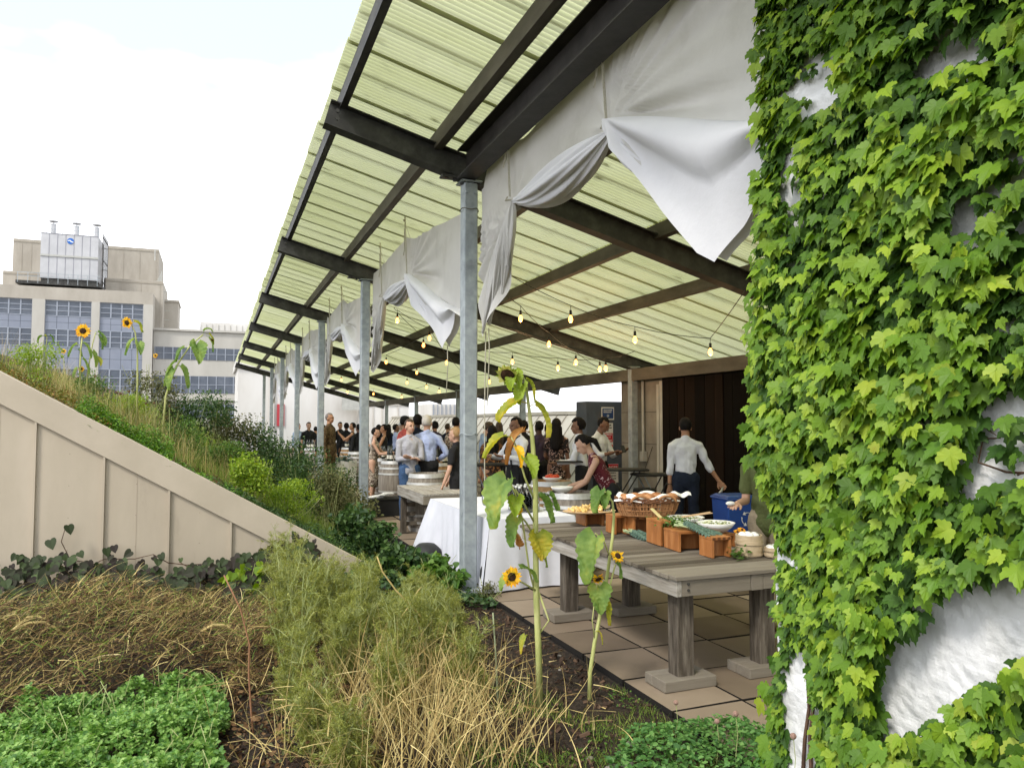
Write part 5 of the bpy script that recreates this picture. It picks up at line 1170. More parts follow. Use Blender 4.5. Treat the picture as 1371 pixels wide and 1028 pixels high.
shoot([(105, 790, 8.6), (103, 765, 8.7), (92, 745, 8.75), (82, 725, 8.74), (88, 705, 8.72)], [(92, 708, .10), (68, 728, .11), (86, 744, .06), (62, 768, .11)])
shoot([(75, 775, 8.6), (88, 757, 8.72), (100, 750, 8.74), (113, 752, 8.7)], [(102, 750, .08), (112, 756, .08)])
shoot([(103, 785, 8.6), (115, 760, 8.7), (140, 748, 8.74), (180, 748, 8.74), (205, 742, 8.72), (215, 755, 8.7)], [(143, 738, .09), (153, 734, .08), (150, 746, .07), (176, 742, .09), (188, 754, .08), (215, 745, .08), (212, 752, .09), (205, 748, .06)])
shoot([(150, 778, 8.6), (142, 762, 8.72), (125, 755, 8.74)], [(108, 775, .07), (170, 775, .07)])
shoot([(205, 742, 8.72), (225, 753, 8.7), (250, 756, 8.72), (280, 754, 8.72), (282, 768, 8.7)], [(242, 749, .05), (278, 756, .05), (282, 765, .05), (268, 775, .05)])
shoot([(280, 775, 8.6), (262, 765, 8.7), (240, 752, 8.72)], [(258, 760, .04)])
mm = MB(); scatter(mm, *T_heart, pl); mm.build('leaves', M_leafp, bv); m.build('stem', M_vine, bv)
shrub('nasturtium', 'light green round-leaved plant at the end of the dark creeping vine', 'plant', (.42, 8.0, .05), (.28, .2, .34), 60, M_leafy, T_heart, (.07, .12), 5, 3, 5)
m = MB(); pl = []
x, y, z = frame((0, -1, .7), (.3, 0, -1)); p = on(212, 785, 'Y', 8.2); scatter(m, *T_heart, [(p, x, y, z, .09)]); tag(m.build('fallen_leaf', mat('leaf_yellow', (.5, .36, .03), transl=.3), None), 'single yellow leaf lying on the dark vine', 'leaf')

# ---------------------------------------------------------------- fennel stand and the dead stalks in front of it
def fennel(c, H, sd, label, dense=.7):
    H *= .93
    r = random.Random(sd); t = thing('fennel_plant', label, 'fennel', c, 'feathery fennel plants in the bed'); m = MB(); pl = []; pq = []
    for k in range(r.randint(8, 10)):
        a = r.uniform(0, 6.28); ln = r.uniform(.05, .28) * H; h = H * r.uniform(.65, 1.08); P = []
        for i in range(8): u = i / 7; P.append(Vector((c[0] + cos(a) * ln * u * u + r.gauss(0, .008), c[1] + sin(a) * ln * u * u + r.gauss(0, .008), c[2] + h * u)))
        m.tube(P, [.008 * (1 - .7 * i / 7) for i in range(8)], 5)
        for i in range(1, 8):
            for q in range(int(5 * dense)):
                b = P[i - 1].lerp(P[i], r.random()); d = rv(r, .55).normalized(); L = r.uniform(.07, .2) * (1.1 - .4 * i / 7); e = b + d * L
                m.tube([b, b.lerp(e, .5) + Vector((0, 0, .01)), e], .0014, 3, cap=False)
                for w_ in range(4):
                    f = b.lerp(e, r.uniform(.35, 1.0)); dd = (d + rv(r, .1) * .8).normalized(); nn = rv(r).normalized(); x, y, z = frame(nn, dd); pl.append((f, x, y, z, r.uniform(.04, .085)))
                    x, y, z = frame(rv(r, .8), rv(r)); pq.append((f + rv(r) * .012, x, y, z, r.uniform(.010, .020)))
        # seed umbels on top
        if r.random() < .7:
            for q in range(9): d = (rv(r, 1.2)).normalized(); e = P[-1] + d * .05; m.tube([P[-1], e], .001, 3, cap=False); x, y, z = frame(rv(r, 1), d); pl.append((e, x, y, z, .025))
    m.build('stem', M_fstem, t); m = MB(); scatter(m, *T_frond, pl); m.build('fronds', M_fen, t); m = MB(); scatter(m, *T_quad, pq); m.build('leaflets', M_fenl, t); return t
spots = [(.62, 6.6, .78), (.95, 7.0, .50), (.50, 5.9, .80), (1.18, 6.3, .55), (1.35, 7.3, .42), (.55, 5.3, .75), (.98, 5.4, .68), (1.42, 5.8, .52), (1.65, 6.6, .42), (1.35, 5.1, .60), (1.62, 5.3, .52), (.45, 4.7, .60), (1.75, 6.0, .40), (1.50, 4.6, .50), (.58, 7.4, .8), (1.85, 6.9, .4), (1.1, 4.8, .62), (.50, 4.15, .42), (.62, 3.75, .38), (1.28, 6.9, .45), (.75, 6.1, .75), (.92, 6.2, .55), (.85, 5.7, .5), (.78, 5.05, .55), (1.05, 6.6, .5), (1.25, 5.6, .5), (.95, 4.4, .42)]
rel = ['in the thick of the clump', 'beside the thick near post', 'closest to the parsley', 'behind the pale dead stalks', 'at the soil edge', 'under the sloping cap board']
for i, (x, y, h) in enumerate(spots):
    lab = ('feathery grey-green fennel plant, %s' % ['one of the tallest below the cap board', 'in the middle row of the clump', 'tall one nearest the parsley', 'near the end of the sloping cap', 'tucked behind the others by the cap end', 'leaning out over the parsley edge', 'in the centre of the clump', 'half way to the brown soil', 'low one toward the near post', 'above the pale dead stalks', 'last before the bare soil', 'smallest at the parsley corner', 'low one bordering the bare soil', 'short one among the dead stalks', 'touching the siding wall', 'low one at the near post foot', 'short one in the dead stalk tangle', 'small feathery tuft between the parsley and dead stalks', 'tuft at the very front of the bed', 'dense one behind the bent pale stalk', 'one beside the red-brown dead stem', 'filling the middle gap below the cap board', 'short one at the heart of the clump', 'short one behind the parsley corner', 'one in front of the cap board end', 'one between the long bent stalk and the dead stalks', 'tiny one lost among the dead stalks'][i])
    fennel((x, y, bed_h(x, y)), h, 300 + i, lab)
m = MB(); r = random.Random(12)
for k in range(900):
    x = r.gauss(1.06, .34); y = r.uniform(3.45, 5.0); h = r.uniform(.25, .62) * (1 - .25 * abs(x - 1.0)); a = r.gauss(0, .5); d = (sin(a) * .9, r.gauss(0, .3), 1)
    blade(m, (x, y, bed_h(x, y) - .01), d, h, r.uniform(.004, .009), (r.gauss(0, .5), r.gauss(0, .4), 0), 6, r, .35)
for k in range(330):
    x = r.gauss(1.0, .38); y = r.uniform(3.4, 5.0); z = r.uniform(.0, .35); a = r.uniform(0, 6.28); blade(m, (x, y, z), (cos(a), sin(a), r.uniform(-.4, .6)), r.uniform(.15, .4), .004, (r.gauss(0, .5), r.gauss(0, .5), 0), 5, r, .3)
tag(m.build('dead_stalks', M_straw), 'pale yellow dead stalks standing tangled in front of the fennel', 'dead stalks', None, 'stuff')
for k, (P, R_, M, lab) in enumerate((([(342, 1010), (336, 950), (333, 900), (334, 862), (322, 815), (300, 770)], .007, mat('red_stem', (.30, .15, .08), rough=.7), 'upright reddish-brown dead stem rising through the fennel'),
        ([(630, 870), (575, 838), (548, 808), (530, 790), (512, 765), (505, 745)], .008, M_straw, 'long pale bent stalk lying across the top of the fennel'), ([(530, 835), (545, 815), (560, 790), (565, 785)], .005, M_straw, 'short pale twig crossing the long bent stalk'),
        ([(600, 1015), (575, 975), (555, 940), (548, 915), (570, 905), (588, 900)], .007, M_straw, 'hooked pale stalk low in the dead tangle'), ([(672, 1005), (667, 950), (664, 880), (660, 820)], .008, mat('grey_green_stem', (.26, .29, .17), rough=.7), 'straight grey-green stem at the bare soil edge'))):
    D = [on(px, py, 'Y', 4.6 + .0 * i) for i, (px, py) in enumerate(P)] if k != 1 and k != 2 else [on(px, py, 'Y', 5.2) for px, py in P]
    m = MB(); m.tube(D, [R_ * (1 - .5 * i / len(D)) for i in range(len(D))], 6); tag(m.build('tall_stalk', M, None, smooth=True), lab, 'stalk')

# ---------------------------------------------------------------- soil litter, pebbles, weeds, clover
r = random.Random(41); m = MB()
for k in range(3800):
    x = r.uniform(1.0, 2.56); y = r.uniform(2.8, 8.4); s_ = r.uniform(.004, .017) * (1 + (r.random() < .08)); M = Matrix.Rotation(r.uniform(0, 3), 3, rv(r).normalized()); q = r.random()
    m.box((x, y, bed_h(x, y) + s_ * .3), (s_ * (1 + 2 * q), s_, s_ * .6), M=M)
for k in range(2600):
    x = r.uniform(-.6, .9); y = r.uniform(3.2, 7); s_ = r.uniform(.005, .02); m.box((x, y, bed_h(x, y) + s_ * .3), (s_ * 2, s_, s_ * .4), M=Matrix.Rotation(r.uniform(0, 3), 3, rv(r).normalized()))
tag(m.build('mulch', mat('mulch', [(0, (.015, .009, .006)), (.5, (.055, .032, .02)), (.85, (.13, .08, .05)), (1, (.26, .19, .13))], rough=.95, island=True)), 'brown wood mulch and soil crumbs on the bare bed', 'mulch', None, 'stuff')
m = MB()
for k in range(170):
    x = r.uniform(1.5, 2.55); y = r.uniform(3.1, 6.8); a = r.uniform(0, 6.28); blade(m, (x, y, bed_h(x, y) + .012), (cos(a), sin(a), .1), r.uniform(.06, .2), .005, (r.gauss(0, .4), r.gauss(0, .4), 0), 4, r, .15)
tag(m.build('straw_litter', M_straw), 'short straw bits lying on the dark bare soil', 'straw litter', None, 'stuff')
M_peb = mat('pebble', [(.16, .145, .12), (.30, .27, .23)], rough=.7, scale=8, bump=.1)
for k, (px, py, s_, lab) in enumerate(((840, 1018, .035, 'pale rounded stone near the clover'), (818, 1024, .028, 'small grey stone beside the pale rounded one'), (752, 893, .022, 'little white pebble between the two sunflower stalks'), (748, 873, .016, 'tiny pale pebble by the paving edge'), (700, 865, .02, 'pale chip of wood beside the tall sunflower'), (845, 995, .025, 'buff stone by the weeds'), (790, 1010, .018, 'tiny buff stone under the short weeds'))):
    p = on(px, py, 'Z', .0); p.z = bed_h(p.x, p.y) + s_ * .35; m = MB(); m.grid(lambda u, v: tuple(p + Vector((cos(u * 6.283) * sin(v * PI) * s_ * 1.3, sin(u * 6.283) * sin(v * PI) * s_, -cos(v * PI) * s_ * .6)) * (1 + .15 * sin(u * 12 + k) * sin(v * 3))), 14, 8); tag(m.build('stone', M_peb, None, smooth=True), lab, 'stone')
m = MB()
for k in range(5200):
    x = r.uniform(1.15, 2.55); y = r.uniform(3.0, 4.6)
    if nz3(x, y, 3, 2.2) < -.02: continue
    a = r.uniform(0, 6.28); blade(m, (x, y, bed_h(x, y)), (cos(a) * .5, sin(a) * .5, 1), r.uniform(.02, .075), .0035, (r.gauss(0, .5), r.gauss(0, .5), 0), 3, r, .6)
tag(m.build('young_grass', M_gblade), 'thin yellow-green grass sprouting on the bare soil', 'grass', None, 'stuff')
pts = []
for k in range(3600):
    x = r.uniform(1.2, 2.56); y = r.uniform(3.0, 4.9)
    if nz3(x, y, 8, 2.0) > .05: pts.append((x, y, bed_h(x, y) + r.uniform(.005, .04)))
cover('weeds', 'low leafy weeds scattered on the bare soil', 'weeds', M_leafm, T_oval, pts, size=(.008, .024), sd=9)
def clo(x, y): return ((x - 2.42) / .56) ** 2 + ((y - 3.3) / .50) ** 2 + .5 * nz3(x, y, 5, 4)
pts = []
while len(pts) < 3600:
    x, y = r.uniform(1.8, 3.0), r.uniform(2.6, 4.0); d = clo(x, y)
    if d > 1 or (x > 2.9 and y < 2.9): continue
    pts.append((x, y, bed_h(min(x, 2.3), y) + .02 + .17 * (1 - d) ** .5 * r.random() ** .4))
cover('clover_patch', 'leafy clover clump spilling over the paving edge beside the ivy wall', 'clover', mat('clover_leaf', [(0, (.025, .07, .018)), (.4, (.07, .18, .04)), (.8, (.16, .31, .08)), (1, (.30, .42, .13))], rough=.55, island=True, transl=.3), T_oval, pts, up=1.4, size=(.018, .038), sd=11)
for k, (px, py, lab) in enumerate(((1062, 985, 'faded round seed head in front of the white stucco'), (905, 940, 'small pink clover head at the far side of the clump'), (960, 965, 'pink clover head in the middle of the clump'), (985, 955, 'brown clover head near the paving'))):
    p = on(px, py, 'X', 2.42 if k else 2.35); m = MB(); m.sphere(p, (.014, .014, .014), 10, 8); t = thing('clover_flower', lab, 'flower', p, 'clover heads'); m.build('flower_head', mat('dry_pink', [(.30, .17, .13), (.45, .3, .24)], rough=.9, scale=80, bump=.8), t); m = MB(); m.tube([(p.x, p.y, p.z), (p.x + .01, p.y, p.z - .1), (p.x, p.y + .01, max(0, p.z - .25))], .002, 4); m.build('stem', M_fstem, t)

pts = []
for k in range(3600):
    x = r.uniform(-.05, .85); y = r.uniform(3.1, 6.4)
    if not pars_in(x, y): pts.append((x, y, bed_h(x, y) + .01 + .09 * r.random() ** 2))
cover('leaf_litter', 'curled brown leaf litter between the parsley and the fennel', 'leaf litter', M_brownl, T_oval, pts[:2400], size=(.015, .045), sd=71)
cover('low_herbs', 'tiny olive herbs in the litter between parsley and fennel', 'herbs', M_olive, T_quad, pts[2400:], size=(.012, .03), sd=72)
# ---------------------------------------------------------------- mound planting (behind the siding)
r = random.Random(55)
def rim_pts(n, xa, xb, y0, y1, h, sd=0, nzs=3.0, lift=.0):
    out = []
    while len(out) < n:
        x = r.uniform(xa, xb); y = r.uniform(y0, y1) ; e = min(1, (y - y0) / .06 + .2)
        out.append((x, y, mound_h(x) + lift + (h * (.55 + .9 * nz3(x, y, sd, nzs))) * e * r.random() ** .5))
    return out
cover('red_sedum', 'olive and rust sedum mat along the top end of the cap board', 'sedum', M_sedum, T_quad, rim_pts(9000, -2.6, -1.0, 8.82, 10.2, .24, 1) + rim_pts(1500, -1.2, -.75, 8.86, 9.8, .1, 2), size=(.014, .032), sd=21)
M_sedg = mat('sedum_green', [(0, (.03, .09, .01)), (.45, (.09, .21, .02)), (.85, (.20, .36, .03)), (1, (.34, .44, .06))], rough=.5, island=True, transl=.2, scale=12)
def rolling(n, xa, xb, h): return rim_pts(n, xa, xb, 8.78, 9.6, h, 4, 4.0)
cover('green_sedum', 'bright green sedum cushion spilling over the middle of the cap board', 'sedum', M_sedg, T_quad, rolling(12000, -1.32, -.42, .30) + rim_pts(2500, -.4, .3, 8.80, 9.4, .16, 4, 4.0), up=1.4, size=(.016, .034), sd=22)
cover('dark_sedum', 'dark green mat hugging the lower half of the cap board', 'sedum', M_leafd, T_quad, rim_pts(6500, .0, 1.75, 8.82, 9.7, .21, 5) + rim_pts(2500, -.3, .8, 9.1, 10, .12, 6), size=(.015, .034), sd=23)
cover('rusty_sedum', 'rust-red low plants in the gap between green mats', 'sedum', M_brownl, T_quad, rim_pts(2600, -.5, .1, 8.84, 9.5, .17, 7) + rim_pts(1200, -1.4, -1.0, 8.9, 9.4, .1, 8), size=(.015, .03), sd=24)
# meadow grass over the whole slope
def meadow(name, label, n, xa, xb, ya, yb, hmin, hmax, M, sd, thresh=-1, w=.004, zmax=3):
    r = random.Random(sd); m = MB(); k = 0
    while k < n:
        x = r.uniform(xa, xb); y = ya + (yb - ya) * r.random() ** 1.3
        if nz3(x, y, sd, .9) < thresh: k += 1; continue
        a = r.uniform(0, 6.28); sl_ = r.uniform(.05, .5); blade(m, (x, y, mound_h(x)), (cos(a) * sl_, sin(a) * sl_, 1), r.uniform(hmin, hmax), w * (1 + (y - 9) * .12), (r.gauss(0, .4), r.gauss(0, .4), 0), 3, r, .5); k += 1
    tag(m.build(name, M), label, 'grass', None, 'stuff')
meadow('meadow_grass', 'wispy yellow-green meadow grass growing over the mound', 13000, -2.4, 2.0, 9.75, 15, .10, .34, M_gblade, 61, -.25)
meadow('far_meadow_grass', 'olive grass on the far part of the mound', 9000, -1.5, 2.3, 14, 30, .2, .6, M_gblade, 62, -.3, .007)
meadow('dry_meadow_grass', 'dry straw-coloured grass stems on the crest of the mound', 2500, -2.4, .6, 9.7, 13, .3, .6, M_straw, 63, -.1, .003)
def msh(name, label, px, py, Y, w, h, n, M, tpl, size, sd, cat='shrub', clumps=14, stems=18, **k):
    """shrub whose middle stands on the sight line (px,py) at distance Y"""
    q = on(px, py, 'Y', Y); x = q.x; zb = mound_h(x) - .02; hh = max(h, (q.z - zb) * 1.0) if h is None else h
    return shrub(name, label, cat, (x, Y, zb), (w, w * .9, hh), n, M, tpl, size, clumps, sd, stems, **k)
def top_h(px, py_top, Y): q = on(px, py_top, 'Y', Y); return q.z - mound_h(q.x)
SH = [('lime_bush', 'feathery lime bush at the top end of the slope', 50, 462, 9.7, .30, 1500, M_leafy, T_quad, (.015, .035)),
      ('lime_bush', 'pale yellow-green bush beside the flowering stems', 120, 500, 10.6, .30, 1300, M_leafm, T_quad, (.015, .035)),
      ('wild_shrub', 'loose yellow-green shrub under the tall leafy sunflower', 168, 525, 11.2, .38, 1500, M_leafy, T_quad, (.02, .04)),
      ('dark_shrub', 'dark seedy shrub rising in front of the far office block', 200, 500, 12.6, .45, 2100, M_olive, T_oval, (.02, .045)),
      ('dark_shrub', 'broad dark green shrub against the office windows', 262, 520, 13.2, .62, 3600, M_leafd, T_oval, (.025, .05)),
      ('dark_shrub', 'dusky shrub just before the white far building', 308, 545, 13.8, .55, 2600, M_olive, T_oval, (.025, .05)),
      ('dark_shrub', 'dark shrub reaching the first row of far posts', 345, 566, 14.0, .55, 2600, M_leafd, T_oval, (.025, .05)),
      ('dark_shrub', 'low dark shrub crowding the middle posts', 385, 586, 13.5, .50, 3000, M_leafd, T_oval, (.025, .05)),
      ('wild_shrub', 'grey-green shrub in the middle of the slope', 290, 590, 11.4, .42, 2400, M_leafm, T_quad, (.02, .045)),
      ('wild_shrub', 'mid-green shrub spilling down the slope', 240, 560, 10.6, .36, 1600, M_leafm, T_quad, (.02, .04)),
      ('lime_bush', 'vivid lime-green bush above the lower cap board', 335, 610, 9.55, .32, 2600, M_leafy, T_oval, (.022, .042)),
      ('wild_shrub', 'yellow-green shrub between the lime bush and the posts', 385, 640, 10.0, .38, 2600, M_leafy, T_quad, (.02, .04)),
      ('wild_shrub', 'dark leafy clump below the fourth post', 418, 600, 12.4, .46, 2800, M_leafd, T_oval, (.025, .05)),
      ('dark_shrub', 'feathery dark shrub hiding the foot of the third post', 448, 616, 14.2, .42, 2200, M_leafd, T_oval, (.025, .045)),
      ('wild_shrub', 'olive bush beside the third post', 440, 628, 11.3, .38, 2000, M_olive, T_oval, (.025, .045)),
      ('leafy_bush', 'round-leaved dark green bush at the lower tip of the cap board', 470, 680, 9.9, .36, 900, M_leafd, T_heart, (.04, .075)),
      ('leafy_bush', 'dark green bush against the second post', 500, 690, 9.7, .34, 1000, M_leafd, T_heart, (.04, .07)),
      ('leafy_bush', 'blue-green leafy plant in front of the slatted stand', 540, 730, 8.7, .33, 900, M_leafd, T_heart, (.04, .075)),
      ('leafy_bush', 'broad-leaved plant by the hem of the white cloth', 580, 745, 8.1, .26, 420, M_leafm, T_heart, (.05, .09)),
      ('leafy_bush', 'dark plant at the near side of the cap board tip', 510, 745, 8.3, .30, 600, M_leafd, T_heart, (.04, .08)),
      ('leafy_bush', 'small bright green plant right beside the near post', 605, 765, 7.6, .18, 170, M_leafm, T_heart, (.05, .09)),
      ('wild_shrub', 'feathery grey-green weed at the near post foot', 655, 790, 7.3, .16, 420, M_olive, T_quad, (.015, .03))]
for i, (nm, lab, px, py, Y, w_, n, M, tpl, size) in enumerate(SH):
    q = on(px, py, 'Y', Y); zb = (mound_h(q.x) if Y > 8.8 else bed_h(q.x, Y)) - .02; h = max(.2, q.z - zb)
    shrub(nm, lab, 'shrub', (q.x, Y, zb), (w_, w_ * .9, h), n, M, tpl, size, 15, 400 + i, 20)
for i, (x, Y, lab) in enumerate(((2.1, 15.5, 'low bush on the path edge past the second post'), (2.0, 18.5, 'dark bush beside the fourth post foot'), (1.6, 16.5, 'olive bush behind the dark shrubs'), (2.0, 22, 'bush near the fifth post'), (1.2, 19.5, 'tall-stemmed bush on the far mound'), (2.1, 12.6, 'dark bush just past the second post'), (1.9, 26, 'far bush near the last posts'))):
    shrub('border_bush', lab, 'shrub', (x, Y, mound_h(x) - .02), (.45, .7, .75 if x > 1.8 else 1.0), 1500, [M_leafd, M_olive][i % 2], T_oval, (.03, .06), 15, 450 + i, 16)
pl = []
# low filler greenery between shrubs
pts = []; rr = random.Random(66)
for k in range(15000):
    x = rr.uniform(-1.4, 2.4); y = 9.2 + 8 * rr.random() ** 1.4; pts.append((x, y, mound_h(x) + .03 + .22 * max(0, nz3(x, y, 9, 1.1) + .3) * rr.random()))
cover('ground_cover', 'mixed low green ground cover between the shrubs', 'ground cover', M_leafm, T_oval, pts[:8000], size=(.02, .045), sd=31)
cover('dark_ground_cover', 'dark low leaves filling the gaps on the mound', 'ground cover', M_leafd, T_oval, pts[8000:], size=(.02, .045), sd=32)
pts = []
for k in range(5200):
    x = rr.uniform(1.2, 2.55); y = rr.uniform(6.9, 9.4)
    if x < 1.75 and y > 8.75: continue
    pts.append((x, y, (mound_h(x) if y > 8.85 else bed_h(x, y)) + .02 + .16 * max(0, nz3(x, y, 9, 2.1) + .4) * rr.random()))
cover('border_leaves', 'dark leafy growth along the patio edge behind the near post', 'ground cover', M_leafd, T_heart, pts[:2600], size=(.025, .06), sd=33)

# ---------------------------------------------------------------- sunflowers
M_sstem = mat('sunflower_stem', [(0, (.26, .30, .08)), (.5, (.43, .45, .16)), (1, (.58, .56, .28))], rough=.6, scale=14, bump=.3, stretch=(1, 1, .3), spec=.4)
M_sleaf = mat('sunflower_leaf', [(0, (.06, .13, .03)), (.4, (.14, .24, .055)), (.65, (.24, .34, .08)), (.85, (.42, .44, .09)), (1, (.50, .40, .09))], rough=.6, scale=5, detail=6, transl=.35, bump=.4, bscale=30)
M_sleafy = mat('sunflower_leaf_yellow', [(0, (.12, .20, .03)), (.4, (.30, .34, .05)), (.65, (.52, .46, .06)), (1, (.48, .26, .05))], rough=.6, scale=6, detail=6, transl=.4, bump=.4, bscale=30)
M_sleafb = mat('sunflower_leaf_brown', [(0, (.20, .08, .03)), (.5, (.40, .19, .06)), (1, (.50, .34, .12))], rough=.8, scale=7, transl=.3, bump=.4)
M_petal = mat('sun_petal', [(0, (.75, .30, .01)), (.5, (.85, .48, .01)), (1, (.9, .62, .05))], rough=.5, island=True, transl=.35)
M_disc = mat('sun_disc', [(0, (.015, .008, .004)), (1, (.08, .035, .012))], rough=.95, scale=60, bump=1, bscale=160)
def sleaf(parent, base, dirv, L, W, M=None, droop=1.2, curl=.3, sd=0, petiole=.06, name='leaf'):
    """a big serrated heart-shaped leaf on a petiole: it leaves along dirv and then droops"""
    if ORIG.get(parent.name, Vector((0, 9, 0))).y < 6: L *= 1.22; W *= 1.35
    r = random.Random(sd); d = Vector(dirv).normalized(); b = Vector(base); m = MB(); P = [b]; dd = d.copy(); 
    for i in range(4): b = b + dd * petiole / 4; dd = (dd + Vector((0, 0, -.12 * droop))).normalized(); P.append(b)
    m.tube(P, [.004, .0035, .003, .003, .003], 5)
    nv = 28; nu = 16; C = [b]; D = [dd]; 
    for i in range(nv): dd = (dd + Vector((0, 0, -1)) * (droop / nv * 1.6)).normalized(); C.append(C[-1] + dd * L / nv); D.append(dd)
    side0 = d.cross(Vector((0, 0, 1))); side0 = side0.normalized() if side0.length > .05 else Vector((1, 0, 0)); tw = r.uniform(-.3, .3); vs = []
    for i in range(nv + 1):
        v = i / nv; wv = W * (min(1, (v + .03) * 5.5) ** .6) * max(.0, (1 - v)) ** .62 * 1.12 * (1 + .07 * ((i // 2 % 2) * 2 - 1) * (v > .15)); s_ = Matrix.Rotation(tw * v, 3, D[i]) @ side0; up = s_.cross(D[i])
        for j in range(nu + 1):
            u = (j / nu - .5) * 2; z = curl * W * (abs(u) ** 1.4) * .5 + .05 * W * sin(u * 5 + v * 7 + sd) + .045 * W * abs(sin(PI * (v * 6 - abs(u) * 1.6))) * (1 - .4 * v) - .03 * W * exp(-(u * 9) ** 2); back = (.18 * L * abs(u) ** 1.6) * max(0, .35 - v) * 2
            vs.append(C[i] + s_ * u * wv / 2 + up * (z - curl * W * .1) - D[i] * back)
    m.add(vs, [(i * (nu + 1) + j, i * (nu + 1) + j + 1, (i + 1) * (nu + 1) + j + 1, (i + 1) * (nu + 1) + j) for i in range(nv) for j in range(nu)])
    return m.build(name, M or M_sleaf, parent, smooth=True)
def shead(parent, p, face, R, n=16, petal=1.0, back=True, M=None, discR=.42, sd=0, pm=None):
    r = random.Random(sd); z = Vector(face).normalized(); x = z.orthogonal().normalized(); y = z.cross(x); p = Vector(p); m = MB(); Mx = Matrix((x, y, z)).transposed()
    m.lathe([(.001, -.02 * R * 5), (R * .25, -.018 * R * 4), (R * discR, 0), (R * discR * .95, R * .10), (R * discR * .5, R * .15), (.001, R * .12)], 20, p, Mx, cap=False); hd = m.build('flower_head', M_disc if petal else M_sleafy, parent, smooth=True)
    m = MB()
    if petal:
        for lay in range(2):
            for k in range(n):
                a = 2 * PI * (k + lay * .5) / n + r.uniform(-.1, .1); d = x * cos(a) + y * sin(a); s_ = z.cross(d); L = R * r.uniform(.8, 1.1) * petal; b = p + d * R * discR * .9 + z * (R * .03 - lay * .01); w_ = R * .16; t_ = r.uniform(-.25, .35) * R
                m.add([b - s_ * w_ * .5, b + s_ * w_ * .5, b + d * (L - R * discR) * .5 + s_ * w_ + z * t_ * .4, b + d * (L - R * discR) + z * t_, b + d * (L - R * discR) * .5 - s_ * w_ + z * t_ * .4], [(0, 1, 2, 4), (4, 2, 3)])
        m.build('petals', pm or M_petal, hd)
    if back:
        m = MB()
        for k in range(12):
            a = 2 * PI * k / 12; d = x * cos(a) + y * sin(a); s_ = z.cross(d); b = p + d * R * .2 - z * R * .06; w_ = R * .17
            m.add([b - s_ * w_, b + s_ * w_, b + d * R * .62 + z * R * (.05 + .1 * r.random())], [(0, 1, 2)])
        m.build('sepals', M or M_leafm, hd)
def spx(px, py, Y): return on(px, py, 'Y', Y)
# the tall sunflower in the bare soil
Y = 4.50; base = on(723, 943, 'Z', .0); Y = base.y
sf = thing('sunflower', 'tall fading sunflower with yellowing leaves beside the white cloth', 'sunflower', base, 'sunflowers in the bare soil')
def S(px, py, dy=0): return on(px, py, 'Y', Y + dy)
stemP = [S(723, 950), S(721, 870), S(718, 800), S(717, 720), S(717, 650), S(713, 590), S(708, 545), S(704, 512), S(698, 500), S(690, 499)]
m = MB(); m.tube(stemP, [.021, .020, .019, .018, .0165, .014, .011, .008, .007, .006], 12); m.build('stem', M_sstem, sf, smooth=True)
m = MB()
for P in ([S(718, 800), S(708, 760), S(700, 700), S(690, 660), S(680, 640)], [S(717, 790, -.01), S(700, 780, -.05), S(690, 775, -.08)], [S(717, 720), S(705, 700, -.03), S(697, 690, -.06)], [S(716, 670), S(703, 640), S(697, 620), S(690, 595, -.03), S(684, 585, -.05)], [S(720, 790), S(735, 830, -.0), S(721, 850)], [S(716, 700), S(700, 672, -.03), S(690, 655, -.04)]):
    m.tube(P, [.007 - .003 * i / len(P) for i in range(len(P))], 7)
m.build('branch', M_sstem, sf, smooth=True)
shead(sf, S(680, 502), (-.5, -.6, -.65), .11, petal=.7, M=M_leafy, sd=1, pm=mat('pale_petal', [(.48, .50, .14), (.66, .62, .22)], rough=.6, scale=20, transl=.3))
sleaf(sf, S(690, 499), (-.6, -.5, .1), .10, .07, M_leafy, 1.9, .5, 61, .02); sleaf(sf, S(688, 497), (.3, -.6, .2), .09, .06, M_leafy, 2.2, .5, 62, .01)
sleaf(sf, S(690, 640, -.04), (-1, -.2, .1), .25, .20, M_sleaf, 1.9, .35, 1)
sleaf(sf, S(684, 585, -.05), (-1, -.3, .25), .16, .08, M_sleafy, .9, .4, 2)
sleaf(sf, S(706, 540), (-1, -.2, .35), .17, .10, M_sleafy, .9, .4, 3)
sleaf(sf, S(708, 545), (1, -.2, .9), .19, .07, M_sleafy, 2.3, .5, 4, .05)
sleaf(sf, S(704, 512), (-.7, -.4, -.2), .11, .09, M_leafy, 1.6, .3, 5, .03)
sleaf(sf, S(702, 508), (1, 0, .4), .12, .04, M_sleafy, 1.9, .4, 6, .02)
sleaf(sf, S(712, 580), (-1, -.3, .45), .20, .055, M_sleafb, 1.5, .7, 7, .08)
sleaf(sf, S(717, 665), (1, -.2, .2), .15, .10, M_sleaf, 1.6, .4, 8, .03)
sleaf(sf, S(717, 712, -.01), (.3, -1, .0), .14, .15, M_sleafy, 2.2, .2, 9, .02)
sleaf(sf, S(697, 690, -.06), (-.8, -.4, 0), .15, .10, M_sleaf, 2.0, .4, 10, .03)
shead(sf, S(692, 682, -.08), (.1, -.9, .4), .055, 14, .75, sd=2)
shead(sf, S(685, 772, -.10), (-.1, -1, .15), .062, 16, 1.05, sd=3)
sleaf(sf, S(690, 768, -.06), (-1, -.2, .5), .11, .07, M_sleaf, 1.2, .3, 11, .02); sleaf(sf, S(694, 762, -.05), (.9, -.1, .6), .12, .07, M_sleaf, 1.2, .3, 12, .02)
sleaf(sf, S(696, 735, -.03), (-.3, -.3, 1), .08, .045, M_sleafb, .3, .5, 13, .02)
